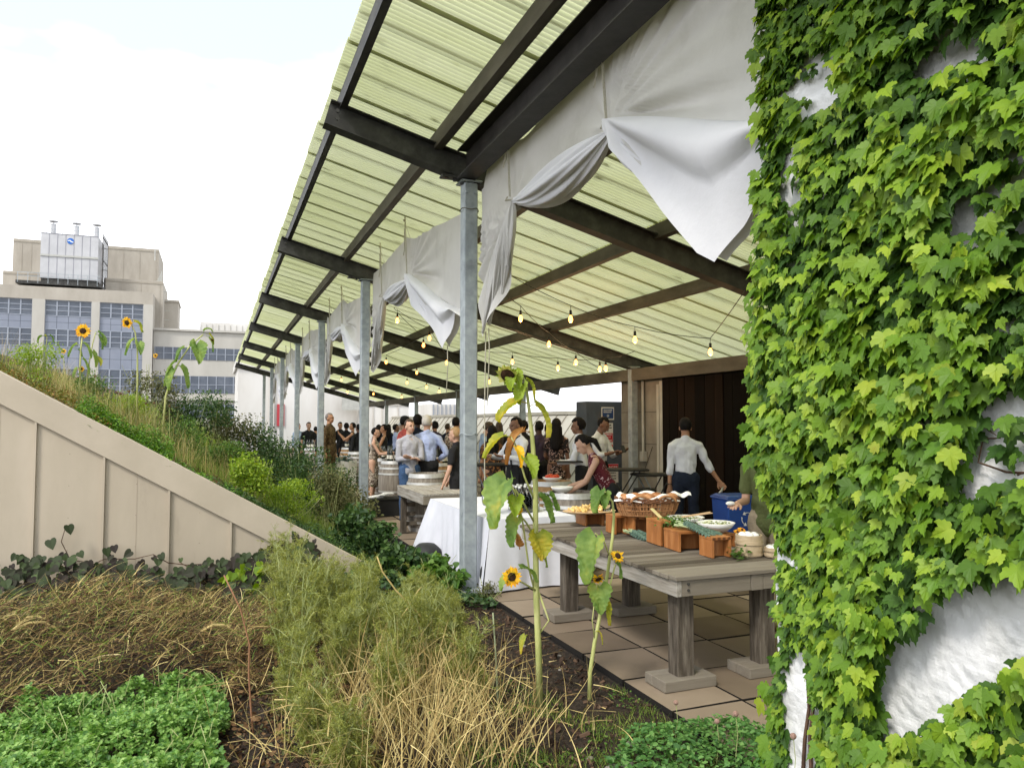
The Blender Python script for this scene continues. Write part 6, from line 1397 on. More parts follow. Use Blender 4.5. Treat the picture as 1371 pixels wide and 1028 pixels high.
sleaf(sf, S(706, 850), (-.8, -.2, .2), .09, .04, M_sleafy, 2.2, .3, 14, .02); sleaf(sf, S(719, 740), (1, -.1, .2), .08, .05, M_sleaf, 1.8, .3, 15, .03)
sleaf(sf, S(700, 612, -.03), (.2, -.8, .3), .13, .09, M_leafy, 1.4, .4, 16, .03); sleaf(sf, S(690, 600, -.06), (.2, -.6, .8), .11, .05, M_petal, 2.6, .4, 17, .01)
sleaf(sf, S(692, 665, -.08), (-.5, -.9, .2), .10, .08, M_leafy, 1.6, .4, 18, .03)
sleaf(sf, S(728, 660), (.6, -.3, -.1), .09, .08, M_sleaf, 1.2, .4, 19, .04)
# the second, shorter one
base = on(790, 936, 'Z', .0); Y = base.y
sf2 = thing('sunflower', 'shorter drooping sunflower with two small heads in front of the plank table', 'sunflower', base, 'sunflowers in the bare soil')
m = MB(); m.tube([S(789, 942), S(790, 900), S(796, 860), S(806, 810), S(813, 770), S(820, 720), S(822, 690), S(820, 672), S(812, 660), S(806, 656)], [.014, .013, .0125, .012, .011, .010, .0085, .007, .006, .005], 10); m.build('stem', M_sstem, sf2, smooth=True)
m = MB(); m.tube([S(806, 812), S(815, 790, -.02), S(824, 755, -.04)], .005, 6); m.tube([S(797, 860), S(793, 830, -.02), S(799, 782, -.05)], .004, 6); m.tube([S(816, 745), S(808, 722), S(797, 714, -.02)], .004, 6); m.tube([S(804, 815), S(803, 790), S(802, 778)], .004, 6); m.build('branch', M_sstem, sf2, smooth=True)
sleaf(sf2, S(806, 716, -.02), (-1, -.3, .1), .24, .17, M_sleaf, 2.2, .45, 21, .05)
sleaf(sf2, S(806, 657), (-.7, -.3, .1), .12, .09, M_sleaf, 1.8, .5, 22, .01); sleaf(sf2, S(810, 660, -.02), (-.3, -.6, .3), .09, .06, M_sleaf, 1.8, .5, 23, .01)
shead(sf2, S(827, 744, -.06), (.1, -.8, .55), .05, 14, 1.0, sd=5); shead(sf2, S(801, 775, -.06), (.0, -.6, -.6), .048, 14, .9, sd=6)
sleaf(sf2, S(823, 752, -.03), (.8, -.4, .1), .09, .07, M_sleaf, 2.0, .3, 24, .01); sleaf(sf2, S(801, 783, -.03), (-.2, -.7, -.2), .14, .12, M_sleaf, 2.0, .3, 25, .01)
sleaf(sf2, S(803, 800, -.02), (.9, -.2, .0), .14, .075, M_sleafy, 2.4, .4, 26, .03); sleaf(sf2, S(798, 845, -.01), (.5, -.2, .2), .07, .03, M_sleafy, 2.4, .3, 27, .02)
# sunflowers on the mound
def mound_sf(label, P, Yd, heads, leaves, rad=.012):
    global Y
    Y = Yd; q = on(*P[0], 'Y', Y); t = thing('sunflower', label, 'sunflower', q, 'sunflowers on the mound'); pts_ = [S(*p) for p in P]; zb = mound_h(q.x)
    if pts_[0].z > zb: pts_[0].z = zb - .02
    m = MB(); m.tube(pts_, [rad * (1 - .5 * i / len(P)) for i in range(len(P))], 8); m.build('stem', M_sstem, t, smooth=True)
    for i, (px, py, f, R, pe) in enumerate(heads): shead(t, S(px, py, -.03), f, R * .78, 16, pe, sd=i)
    for i, (px, py, d, L, W, M_) in enumerate(leaves): sleaf(t, S(px, py), d, L * 1.2, W * 1.3, M_, 1.7, .35, 50 + i + int(px), .04)
mound_sf('open yellow sunflower with a dark centre facing the camera', [(106, 545), (107, 500), (108, 470), (110, 452)], 10.0, [(111, 443, (.05, -1, .05), .105, 1.05)], [(108, 460, (1, -.2, .3), .16, .07, M_sleaf), (107, 462, (-1, -.1, .4), .14, .07, M_sleaf), (107, 480, (1, 0, 0), .15, .08, M_sleaf), (108, 492, (-.5, -.4, 0), .10, .06, M_sleaf)])
mound_sf('thin sunflower stem with small buds beside the open flower', [(115, 545), (117, 500), (124, 460), (128, 445)], 10.1, [(109, 494, (0, -1, .2), .05, .9)], [(128, 445, (1, -.2, .3), .15, .08, M_sleaf), (128, 447, (1, 0, -.3), .14, .08, M_sleaf), (120, 468, (.5, -.2, -.2), .16, .09, M_sleaf), (126, 478, (.6, -.3, .2), .10, .06, M_sleafy)], .008)
mound_sf('tall nodding yellow sunflower with a drooping head', [(183, 560), (184, 510), (184, 470), (181, 445), (176, 435)], 10.6, [(170, 432, (-.5, -.8, -.25), .10, 1.0)], [(176, 432, (.6, .1, .5), .14, .09, M_sleafy), (183, 455, (-1, -.2, .2), .18, .10, M_sleaf), (184, 458, (.3, -.6, .1), .15, .09, M_sleaf)])
mound_sf('big-leaved budding sunflower leaning toward the pergola', [(216, 566), (222, 530), (232, 500), (240, 484), (255, 462), (272, 448)], 10.4, [(284, 455, (.6, -.6, .2), .05, .2), (208, 476, (-.6, -.8, .2), .045, .9)],
         [(262, 458, (.3, -.7, -.1), .24, .17, M_sleaf), (238, 490, (.8, -.3, .0), .24, .12, M_sleaf), (236, 492, (-.5, -.6, -.1), .24, .12, M_sleaf), (250, 466, (-1, -.2, .3), .17, .10, M_sleaf), (276, 447, (1, 0, .2), .12, .06, M_sleafy), (276, 450, (1, 0, -.2), .16, .07, M_sleaf), (240, 484, (-1, 0, .2), .28, .10, M_sleaf), (272, 446, (.2, 0, .8), .10, .06, M_sleaf)], .014)
mound_sf('small pale budding stem before the concrete pier', [(60, 500), (61, 470), (63, 452), (62, 448)], 10.2, [(61, 449, (-.3, -.7, -.3), .035, 0)], [(61, 450, (-1, 0, .3), .08, .05, M_leafm), (62, 449, (1, 0, .3), .08, .05, M_leafm)], .005)
mound_sf('tiny yellow flower on a thin stem by the pier', [(86, 530), (86, 500), (85, 475)], 10.3, [(85, 470, (0, -1, .3), .04, 1)], [(100, 468, (.6, 0, .2), .08, .05, M_leafm)], .004)
for k in range(14):
    px = 95 + 10 * k + RND.uniform(-4, 4); py = 505 + k * 3.5 + RND.uniform(-14, 8); Yd = RND.uniform(9.8, 11.6); q = on(px, py, 'Y', Yd); zb = mound_h(q.x)
    t = thing('wild_flower', 'thin wild plant with a dry seed head on the mound', 'plant', (q.x, Yd, zb), 'thin seed-headed stems on the mound'); m = MB(); m.tube([(q.x + .03, Yd, zb), (q.x + .01, Yd, (zb + q.z) / 2), (q.x, Yd, q.z)], .0035, 4); m.build('stem', M_fstem, t); m = MB(); m.sphere(q, (.016, .016, .012), 7, 5); m.build('seed_head', M_brownl, t)
# ================================================================ PEOPLE
def skinmat(name, c): return mat(name, [(0, [q * .85 for q in c]), (1, [min(1, q * 1.1) for q in c])], rough=.55, scale=9, spec=.35)
SK = dict(fair=skinmat('skin_fair', (.50, .30, .21)), tan=skinmat('skin_tan', (.40, .21, .12)), brown=skinmat('skin_brown', (.20, .10, .06)), dark=skinmat('skin_dark', (.07, .035, .022)))
M_eye = mat('eye_dark', (.02, .015, .012), rough=.3); M_lip = mat('lip', (.32, .11, .09), rough=.5)
def cl(name, stops, **k): return mat('fabric_' + name, stops, rough=.9, bump=.75, bscale=11, bdist=.03, distort=1.5, **k)
CL = dict(blue=cl('blue', [(0, (.33, .40, .62)), (1, (.46, .52, .74))], scale=5), grey=cl('grey', [(0, (.30, .30, .33)), (1, (.44, .44, .48))], scale=60), black=cl('black', (.012, .012, .013)), white=cl('white', [(0, (.60, .61, .65)), (1, (.72, .73, .77))], scale=4),
    navy=cl('navy', (.012, .018, .035)), jeans=cl('jeans', [(0, (.03, .06, .13)), (1, (.06, .12, .24))], scale=30), maroon=cl('maroon', [(0, (.085, .012, .018)), (.72, (.11, .015, .022)), (.76, (.5, .35, .36)), (1, (.5, .35, .36))], scale=16, detail=1.0),
    olive=cl('olive', (.11, .13, .045)), floral=cl('floral', [(0, (.012, .01, .01)), (.6, (.02, .016, .016)), (.7, (.35, .2, .16)), (1, (.45, .35, .3))], scale=18, detail=1.0), brownpat=cl('brownpat', [(0, (.02, .014, .008)), (.5, (.075, .045, .02)), (.7, (.16, .11, .05)), (1, (.05, .05, .03))], scale=14, detail=2.0),
    purple=cl('purple', (.05, .035, .06)), red=cl('red', (.50, .10, .08)), pattern=cl('pattern', [(0, (.06, .04, .03)), (.5, (.1, .07, .05)), (.55, (.45, .38, .3)), (1, (.5, .45, .38))], scale=24, detail=1.0), sage=cl('sage', (.25, .32, .42)), orange=cl('orange', [(0, (.03, .018, .012)), (.5, (.05, .028, .02)), (.62, (.28, .12, .04)), (1, (.35, .18, .07))], scale=14, detail=1.0),
    khaki=cl('khaki', (.34, .28, .19)), pink=cl('pink', [(.55, .35, .33), (.7, .55, .5)], scale=25))
HR = dict(white=mat('hair_white', [(.42, .38, .33), (.62, .58, .52)], rough=.6, scale=40, stretch=(1, 1, .2), bump=.5), black=mat('hair_black', [(.005, .004, .004), (.015, .012, .011)], spec=.12, rough=.7, scale=40, stretch=(1, 1, .2), bump=.5), brown=mat('hair_brown', [(.025, .014, .008), (.075, .045, .025)], rough=.5, scale=40, stretch=(1, 1, .2), bump=.5),
    blond=mat('hair_blond', [(.22, .12, .05), (.42, .27, .12)], rough=.5, scale=40, stretch=(1, 1, .2), bump=.5), grey=mat('hair_grey', [(.12, .10, .09), (.25, .22, .2)], rough=.6, scale=40, bump=.5))
M_shoe = mat('shoe_dark', (.02, .016, .014), rough=.5); M_shoeb = mat('shoe_brown', (.12, .05, .03), rough=.5)
def capsule(m, p0, p1, r0, r1, n=14, ex=1.0, axis=None):
    """closed tapered capsule, ex flattens it across the body's depth"""
    p0, p1 = Vector(p0), Vector(p1); d = p1 - p0; L = max(d.length, 1e-5); d.normalize(); a = Vector(axis or (0, 1, 0)); y = a - d * a.dot(d)
    if y.length < .1: a = Vector((1, 0, 0)); y = a - d * a.dot(d)
    y.normalize(); x = y.cross(d); rings = []
    for i in range(4): t = PI / 2 * i / 4; rings.append((-cos(t) * r0, max(.02 * r0, sin(t) * r0)))
    for i in range(5): u = i / 4; rings.append((L * u, r0 + (r1 - r0) * u))
    for i in range(1, 5): t = PI / 2 * i / 4; rings.append((L + sin(t) * r1, max(.02 * r1, cos(t) * r1)))
    vs = [p0 + d * h + x * cos(2 * PI * k / n) * rr + y * sin(2 * PI * k / n) * rr * ex for h, rr in rings for k in range(n)]; q = len(rings)
    m.add(vs, [(i * n + k, i * n + (k + 1) % n, (i + 1) * n + (k + 1) % n, (i + 1) * n + k) for i in range(q - 1) for k in range(n)] + [tuple(reversed(range(n))), tuple((q - 1) * n + k for k in range(n))])
def fuse(m, name, M, parent, voxel, smooth=4, folds=0, seed=0, extra=None, zrange=None):
    """merge overlapping solids of m into ONE continuous surface"""
    bm_ = bpy.data.meshes.new(name); o0 = ORIG.get(parent.name, Vector()); va = np.array([tuple(v) for v in m.v]) - np.array(o0); bm_.from_pydata(va.tolist(), [], m.f); bm_.update()
    b = bmesh.new(); b.from_mesh(bm_); bmesh.ops.recalc_face_normals(b, faces=b.faces); b.to_mesh(bm_); b.free()
    o = bpy.data.objects.new(name, bm_); COL.objects.link(o); md = o.modifiers.new('r', 'REMESH'); md.mode = 'VOXEL'; md.voxel_size = voxel; ms = o.modifiers.new('s', 'SMOOTH'); ms.iterations = smooth; ms.factor = .5
    dg = bpy.context.evaluated_depsgraph_get(); me = bpy.data.meshes.new_from_object(o.evaluated_get(dg)); o.modifiers.clear(); o.data = me; bpy.data.meshes.remove(bm_)
    n = len(me.vertices); co = np.empty(n * 3); me.vertices.foreach_get('co', co); co = co.reshape(-1, 3)
    if folds:
        no = np.empty(n * 3); me.vertices.foreach_get('normal', no); no = no.reshape(-1, 3)
        d = np.sin(co[:, 2] * 26 + seed + 5 * np.sin(co[:, 0] * 9 + seed) + 4 * np.sin(co[:, 1] * 11)) * .5 + np.sin(co[:, 0] * 38 + co[:, 2] * 9 + seed * 2 + 3 * np.sin(co[:, 2] * 12)) * .5
        co = co + no * (d * folds)[:, None]; me.vertices.foreach_set('co', co.ravel())
    me.materials.clear(); me.materials.append(M)
    if extra:
        b = bmesh.new(); b.from_mesh(me); mats = [M]
        for em, EM in extra:
            if EM not in mats: mats.append(EM)
            vs = [b.verts.new(Vector(v) - o0) for v in em.v]; k = mats.index(EM)
            for f in em.f: 
                try: fc = b.faces.new([vs[i] for i in f]); fc.material_index = k
                except ValueError: pass
        b.to_mesh(me); b.free()
        for q in mats[1:]: me.materials.append(q)
    me.polygons.foreach_set('use_smooth', [True] * len(me.polygons)); me.update(); o.parent = parent; ORIG[o.name] = o0; return o
def person(label, pos, H, heading, skin='fair', shirt='white', pants='black', hair='brown', hstyle='short', sleeve='long', lean=0, hyaw=0, hpitch=0, armL=None, armR=None, skirt=0, wide=1.0, fem=False, voxel=.011, stance=.10, step=0, sit=0, group='guests and staff under the pergola', apron=False, braces=False, cap=False, shoe=None, tuck=True):
    """local frame: faces -Y; arm* = (upper arm direction, forearm direction) in that frame; L is the person's left (+X)"""
    k = H / 1.75; c = Vector((pos[0], pos[1], 0)); Rz = Matrix.Rotation(heading, 3, 'Z'); t = thing('person', label, 'person', c, group); hipz = .93
    Lm = Matrix.Rotation(lean, 3, 'X')
    def W(v): v = Vector(v) * k; return c + Rz @ v
    def UB(v): v = Vector(v); q = v - Vector((0, 0, hipz)); q = Lm @ q; return q + Vector((0, 0, hipz))
    neck = Vector((0, .005, 1.47)); Hm = Lm @ Matrix.Rotation(hyaw, 3, 'Z') @ Matrix.Rotation(hpitch, 3, 'X')
    def HD(v): return UB(neck) + Hm @ (Vector(v) - neck)
    sw = .172 * wide * (.9 if fem else 1); ax = Rz @ Vector((0, 1, 0))
    def C(m, a, b, r0, r1, ex=1.0, axis=None): capsule(m, W(a), W(b), r0 * k, r1 * k, 14, ex, axis or ax)
    bd = MB()
    # head
    def E(m, cen, rad, n=18): m.sphere(W(HD(cen)), [q * k for q in rad], n, 12, Rz @ Hm)
    E(bd, (0, .012, 1.655), (.073, .092, .098)); E(bd, (0, -.028, 1.60), (.056, .062, .078)); E(bd, (0, -.052, 1.553), (.028, .03, .026)); E(bd, (0, -.095, 1.612), (.0125, .018, .018), 8); E(bd, (0, -.088, 1.635), (.009, .014, .025), 8)
    E(bd, (0, -.072, 1.575), (.028, .02, .016), 8)
    for s_ in (-1, 1): E(bd, (s_ * .076, .012, 1.615), (.010, .020, .031), 8); E(bd, (s_ * .03, -.073, 1.655), (.022, .014, .012), 8)
    C(bd, HD((0, .02, 1.57)), UB((0, .015, 1.44)), .052 if not fem else .045, .06 if not fem else .05)
    # trunk
    for s_ in (-1, 1): C(bd, UB((s_ * .03, .012, 1.435)), UB((s_ * (sw - .02), .01, 1.385)), .052, .048)
    C(bd, UB((0, 0, 1.33)), UB((0, 0, 1.18)), .130 * wide, .112 * wide, .68); C(bd, UB((0, 0, 1.18)), UB((0, .005, 1.02)), .112 * wide, .108 * wide, .7)
    C(bd, (-.05, .0, .93), (.05, .0, .93), .115 * wide, .115 * wide, .85)
    lg = MB(); feet = []
    for s_ in (-1, 1):
        hip = Vector((s_ * .085, 0, .90)); st = step * s_; knee = Vector((s_ * (.09 + stance * .15), -.02 - st * .5, .50)); ank = Vector((s_ * (stance), .02 - st, .085))
        for m_, inf in ((bd, 0), (lg, .014)):
            C(m_, hip, knee, .083 + inf, .054 + inf * 1.2); C(m_, knee, ank + Vector((0, 0, .0 if m_ is bd else .03)), .054 + inf * 1.2, .036 + inf * 1.9); C(m_, knee + Vector((0, .02, -.08)), knee.lerp(ank, .5) + Vector((0, .015, 0)), .05 + inf, .04 + inf)
        C(bd, ank, ank + Vector((0, -.10, -.05)), .035, .028); feet.append(ank)
    C(lg, (-.05, 0, .94), (.05, 0, .94), .128 * wide, .128 * wide, .85); C(lg, (0, 0, .93), UB((0, 0, .965)), .137 * wide, .134 * wide, .84)
    # arms
    defL = ((.14, .02, -1), (.06, -.18, -1)); defR = ((-.14, .02, -1), (-.06, -.18, -1)); shm = MB(); hands = []
    for s_, arm in ((1, armL or defL), (-1, armR or defR)):
        S = Vector((s_ * (sw - .005), .01, 1.375)); S = UB(S); u = Vector(arm[0]).normalized(); f = Vector(arm[1]).normalized(); El = S + u * .285; Wr = El + f * .245
        C(bd, S, El, .043, .036, 1); C(bd, El, Wr, .037, .025)
        pn = f.cross(Vector((s_, .2, .1))); pn = pn.normalized() if pn.length > .1 else Vector((0, 1, 0)); sd_ = pn.cross(f).normalized(); palm = Wr + f * .05
        capsule(bd, W(Wr), W(Wr + f * .075), .026 * k, .036 * k, 12, .5, Rz @ pn)
        for q in range(4):
            L_ = (.032, .037, .034, .026)[q]; b0 = Wr + f * .085 + sd_ * (-.032 + .0215 * q); b1 = b0 + (f + pn * .25 + sd_ * (q - 1.5) * .06).normalized() * L_; b2 = b1 + (f * .75 + pn * .75).normalized() * L_ * .9; C(bd, b0 - f * .02, b1, .0095, .0088); C(bd, b1, b2, .0088, .0075)
        tb = Wr + f * .03 - sd_ * .028 * 1; C(bd, tb, tb - sd_ * .028 + f * .035 + pn * .01, .0125, .0105); C(bd, tb - sd_ * .028 + f * .035 + pn * .01, tb - sd_ * .03 + f * .062 + pn * .028, .0105, .009)
        hands.append(Wr + f * .1)
        if sleeve == 'long': C(shm, S, El, .060, .048); C(shm, El, Wr - f * .02, .047, .035)
        elif sleeve == 'rolled': C(shm, S, El, .060, .050); C(shm, El, El + f * .07, .049, .047)
        elif sleeve == 'short': C(shm, S, S.lerp(El, .62), .061, .058)
        if sleeve != 'none': C(shm, UB((s_ * .04, .012, 1.438)), S, .062, .060)
    # shirt body
    for s_ in (-1, 1): C(shm, UB((s_ * .03, .012, 1.430)), UB((s_ * (sw - .045), .01, 1.378)), .064 if sleeve != 'none' else .058, .060)
    C(shm, UB((0, 0, 1.31)), UB((0, 0, 1.17)), .150 * wide, .132 * wide, .74); C(shm, UB((0, 0, 1.17)), UB((0, .005, 1.03 if tuck and not skirt else 1.0)), .132 * wide, (.128 if tuck and not skirt else .148) * wide, .78)
    if fem: C(shm, UB((-.06, -.05, 1.28)), UB((.06, -.05, 1.28)), .07, .07, .9)
    if sleeve != 'none': C(shm, UB((0, .020, 1.480)), UB((0, .014, 1.42)), .064, .073)
    if not tuck: C(shm, (0, 0, 1.0), (0, 0, .92), .138 * wide, .146 * wide, .84)
    if skirt: C(shm, (0, 0, .98), (0, 0, .98 - skirt), .14 * wide, .19 * wide, .8)
    if sleeve in ('long', 'rolled'):
        cm = MB(); cm.lathe([(.052, -.01), (.060, .0), (.056, .034), (.049, .036), (.047, .0)], 20, W(UB((0, .014, 1.475))), Rz @ Lm @ Matrix.Rotation(.18, 3, 'X') @ Matrix.Diagonal((k, k, k)), cap=False); cm.build('collar', CL[shirt], t, smooth=True)
    ex = []
    em = MB(); lip = MB()
    for s_ in (-1, 1): em.sphere(W(HD((s_ * .029, -.0835, 1.641))), [.011 * k, .005 * k, .006 * k], 8, 6, Rz @ Hm); em.sphere(W(HD((s_ * .030, -.083, 1.664))), [.018 * k, .005 * k, .004 * k], 8, 5, Rz @ Hm)
    lip.sphere(W(HD((0, -.0905, 1.574))), [.021 * k, .006 * k, .006 * k], 8, 6, Rz @ Hm); ex = [(em, M_eye), (lip, M_lip)]
    body = fuse(bd, 'body', SK[skin], t, voxel * .8, 2, extra=ex)
    if not skirt: fuse(lg, 'trousers', CL[pants], t, voxel * 1.2, 2, .007, 1)
    fuse(shm, 'dress' if skirt else 'shirt', CL[shirt], t, voxel * 1.1, 2, .009, len(label))
    sm_ = MB()
    for a in feet: C(sm_, a + Vector((0, .02, -.045)), a + Vector((0, -.13, -.052)), .042, .036, 1); 
    for s_m in (sm_,): fuse(s_m, 'shoes', shoe or M_shoe, t, .012, 2)
    # hair
    if hstyle != 'bald':
        hm = MB(); rr = random.Random(len(label)); nu, nv = 26, 18; vs = []
        for j in range(nv + 1):
            for i in range(nu):
                th = 2 * PI * i / nu; ph = PI * j / nv; v = Vector((cos(th) * sin(ph), sin(th) * sin(ph), cos(ph))); R = [.084, .104, .108]; g = {'short': 1.0, 'curly': 1.14, 'afro': 1.25, 'long': 1.05, 'bun': 1.02, 'pony': 1.02, 'thin': .965}[hstyle]
                bump = 1 + (.05 if hstyle in ('curly', 'afro') else .022) * mnoise.noise(v * (9 if hstyle in ('curly', 'afro') else 5) + Vector((len(label), 0, 0)))
                p = Vector((v.x * R[0], v.y * R[1], v.z * R[2])) * g * bump + Vector((0, .018, 1.662))
                face = (v.y < -.12 and v.z < .46 + .25 * abs(v.x)) or v.z < ((-.35 if v.y < .15 else -.68) if hstyle in ('short', 'curly', 'afro', 'thin') else -.62); side = v.z < -.05 and v.y < .12
                if face or side: p = Vector((v.x * .06, v.y * .07, v.z * .08)) + Vector((0, .018, 1.655))
                vs.append(W(HD(p)))
        hm.add(vs, [(j * nu + i, j * nu + (i + 1) % nu, (j + 1) * nu + (i + 1) % nu, (j + 1) * nu + i) for j in range(nv) for i in range(nu)])
        if hstyle == 'long':
            capsule(hm, W(HD((0, .07, 1.66))), W(UB((0, .12, 1.28))), .085 * k, .085 * k, 14, .55, ax); capsule(hm, W(HD((.06, .03, 1.6))), W(UB((.08, .08, 1.34))), .04 * k, .035 * k); capsule(hm, W(HD((-.06, .03, 1.6))), W(UB((-.08, .08, 1.34))), .04 * k, .035 * k)
        if hstyle == 'bun': hm.sphere(W(HD((0, .125, 1.66))), .05 * k, 14, 10)
        if hstyle == 'pony': capsule(hm, W(HD((0, .10, 1.65))), W(HD((0, .15, 1.58))), .04 * k, .035 * k); capsule(hm, W(HD((0, .15, 1.58))), W(HD((0, .13, 1.44))), .036 * k, .018 * k)
        hm.build('hair', HR[hair], t, smooth=True)
    if cap:
        m = MB(); m.lathe([(.098, 0), (.100, .04), (.085, .085), (.045, .11), (.001, .115)], 20, W(HD((0, .015, 1.67))), Rz @ Hm, cap=False); m.box(W(HD((0, -.12, 1.682))), (.14 * k, .1 * k, .008), M=Rz @ Hm); m.build('cap', CL[cap], t, smooth=False)
    if braces:
        for s_ in (-1, 1):
            m = MB(); P = [UB((s_ * .075, -.118 * wide, 1.02)), UB((s_ * .08, -.135 * wide, 1.25)), UB((s_ * .08, -.09, 1.43)), UB((s_ * .078, .0, 1.478)), UB((s_ * .07, .09, 1.42)), UB((s_ * .05, .13 * wide, 1.22)), UB((s_ * .02, .125 * wide, 1.02))]
            m.tube([W(p) for p in P], .014 * k, 6); m.build('suspender', CL['black'], t)
    if apron:
        m = MB(); w_ = .17
        def fn(u, v): x = (u - .5) * 2; return tuple(W(UB((x * w_, -.135 + .06 * x * x - .0 * v, 1.06)) * (1 - v) + Vector((x * w_ * 1.15, -.15 + .05 * x * x + .01 * sin(u * 20), .55)) * v))
        m.grid(fn, 16, 12); m.build('apron', CL['black'], t, smooth=True)
    return t, [W(h) for h in hands], W
AW = -YAW      # heading that faces the camera's side of the view is about +/-; 0 faces -Y
def facing(px): return 0
# nearest ones, finer surfaces
p = at(572, 13.3); person('white-haired man in a light blue shirt seen from behind, hands at his belt', p, 1.86, PI - .3, 'fair', 'blue', 'black', 'white', 'short', 'long', armL=((.75, .25, -.9), (-.75, -.5, -.35)), armR=((-.55, .15, -1), (.5, -.75, -.35)), wide=1.15, voxel=.008, hyaw=-.2, tuck=True)
p = at(549, 13.1); person('man in a pale grey shirt with folded arms facing the white-haired man', p, 1.79, -.05, 'fair', 'grey', 'jeans', 'brown', 'short', 'long', armL=((.12, -.25, -1), (-.9, -.5, .12)), armR=((-.12, -.2, -1), (.85, -.6, .05)), voxel=.008, tuck=False, hyaw=.35)
p = at(613, 11.6); person('blond woman in a black top standing behind the thick near post', p, 1.66, -2.3, 'fair', 'black', 'black', 'blond', 'bun', 'short', armL=((.28, -.05, -1), (.12, -.35, -.95)), armR=((-.12, -.35, -1), (-.1, -.5, -.8)), fem=True, voxel=.008, lean=.08, tuck=False)
p = at(692, 11.8); sv, hs, W_ = person('balding waiter in a white shirt with black braces and apron', p, 1.82, -PI / 2 - YAW + .55, 'brown', 'white', 'black', 'black', 'thin', 'long', armL=((.35, -.5, -.8), (-.45, -.85, .15)), armR=((-.35, -.5, -.8), (.45, -.85, .15)), wide=1.2, braces=True, apron=True, voxel=.008, hpitch=.15)
p = at(818, 9.4); lw, hs2, W2 = person('woman in a sleeveless maroon patterned top bending to pour a drink', p, 1.68, -PI / 2 - YAW - .05, 'fair', 'maroon', 'black', 'black', 'pony', 'none', lean=.50, armL=((.10, -.48, -.9), (.02, -.82, -.52)), armR=((-.12, -.35, -.95), (-.02, -.95, -.3)), fem=True, voxel=.007, hpitch=.18)
p = at(779, 12.2); person('curly-haired waiter in a white shirt carrying a black tray', p, 1.80, -PI / 2 - YAW - .2, 'brown', 'white', 'black', 'black', 'curly', 'long', armL=((.1, -.3, -1), (0, -1, -.1)), armR=((-.1, -.25, -1), (0, -1, -.15)), voxel=.009, lean=.1)
c = at(762, 12.0, 1.13); m = MB(); m.box(c, (.42, .3, .02), rz=-.4); m.box(c + Vector((0, 0, .012)), (.38, .26, .008), rz=-.4); tag(m.build('serving_tray', M_blk, None, bevel=.006), 'black serving tray held by the curly-haired waiter', 'tray')
p = at(803, 13.2); sv2, hs3, W3 = person('waiter in a white shirt looking down at a phone before the container', p, 1.84, .5, 'brown', 'white', 'black', 'black', 'short', 'rolled', armL=((.1, -.45, -.9), (-.25, -.9, .25)), armR=((-.1, -.4, -.9), (.25, -.9, .25)), voxel=.009, hpitch=.45, hyaw=.1)
m = MB(); m.box((hs3[0] + hs3[1]) / 2 + Vector((0, -.02, .03)), (.075, .012, .14), M=Matrix.Rotation(-.6, 3, 'X')); tag(m.build('phone', M_blk, None, bevel=.004), 'dark phone in the hands of the waiter by the container', 'phone')
p = at(917, 10.7); pr, hs4, W4 = person('man in a white shirt with rolled sleeves seen from behind by the dark planks', p, 1.80, PI - YAW - .1, 'tan', 'white', 'navy', 'black', 'short', 'rolled', armL=((.10, 0, -1), (.02, -.1, -1)), armR=((-.42, .02, -.95), (-.56, -.05, -.8)), wide=1.08, voxel=.007)
h = hs4[1]; m = MB(); m.tube([h, h + Vector((-.05, -.03, -.06)), h + Vector((-.11, -.05, -.08))], [.012, .018, .006], 8); tag(m.build('serving_spoon', M_hoop, None, smooth=True), 'pale metal spoon held by the man beside the blue bin', 'spoon')
m = MB(); w0 = hs4[0]; m.tube([w0 + Vector((.032 * cos(a * PI / 6), .032 * sin(a * PI / 6), .115)) for a in range(13)], .008, 6); tag(m.build('wrist_band', M_blk, pr), None)
p = at(1027, 6.6); po, hs5, W5 = person('person in an olive shirt mostly hidden by the ivy, holding bread', p, 1.72, -PI / 2 - YAW + 1.0, 'fair', 'olive', 'khaki', 'brown', 'short', 'short', armL=((.05, -.12, -1), (-.05, -.9, .32)), armR=((-.05, -.08, -1), (-.02, -.98, -.02)), voxel=.007, shoe=M_shoeb, lean=.12, tuck=False)
for h, s_, nm, lb in ((hs5[0], .035, 'bread_roll', 'torn bread piece held above the blue bin'), (hs5[1], .03, 'paper_napkin', 'white paper napkin in the lower hand over the table')):
    m = MB(); m.sphere(h + Vector((-.03, 0, .015)), (s_ * 1.4, s_, s_ * .6), 12, 8); tag(m.build(nm, M_bread if nm == 'bread_roll' else M_nap, None, smooth=True), lb, 'bread' if nm == 'bread_roll' else 'napkin')
# items in the pouring woman's hands
h = hs2[0]; t = thing('glass_bowl', 'clear glass held tilted by the bending woman', 'glass', h); m = MB(); m.lathe([(.001, 0), (.05, .0), (.075, .04), (.08, .08), (.075, .08), (.07, .042), (.047, .006), (.001, .006)], 20, h + Vector((-.05, -.02, -.04)), Matrix.Rotation(.9, 3, 'Y'), cap=False); m.build('body', M_por, t, smooth=True)
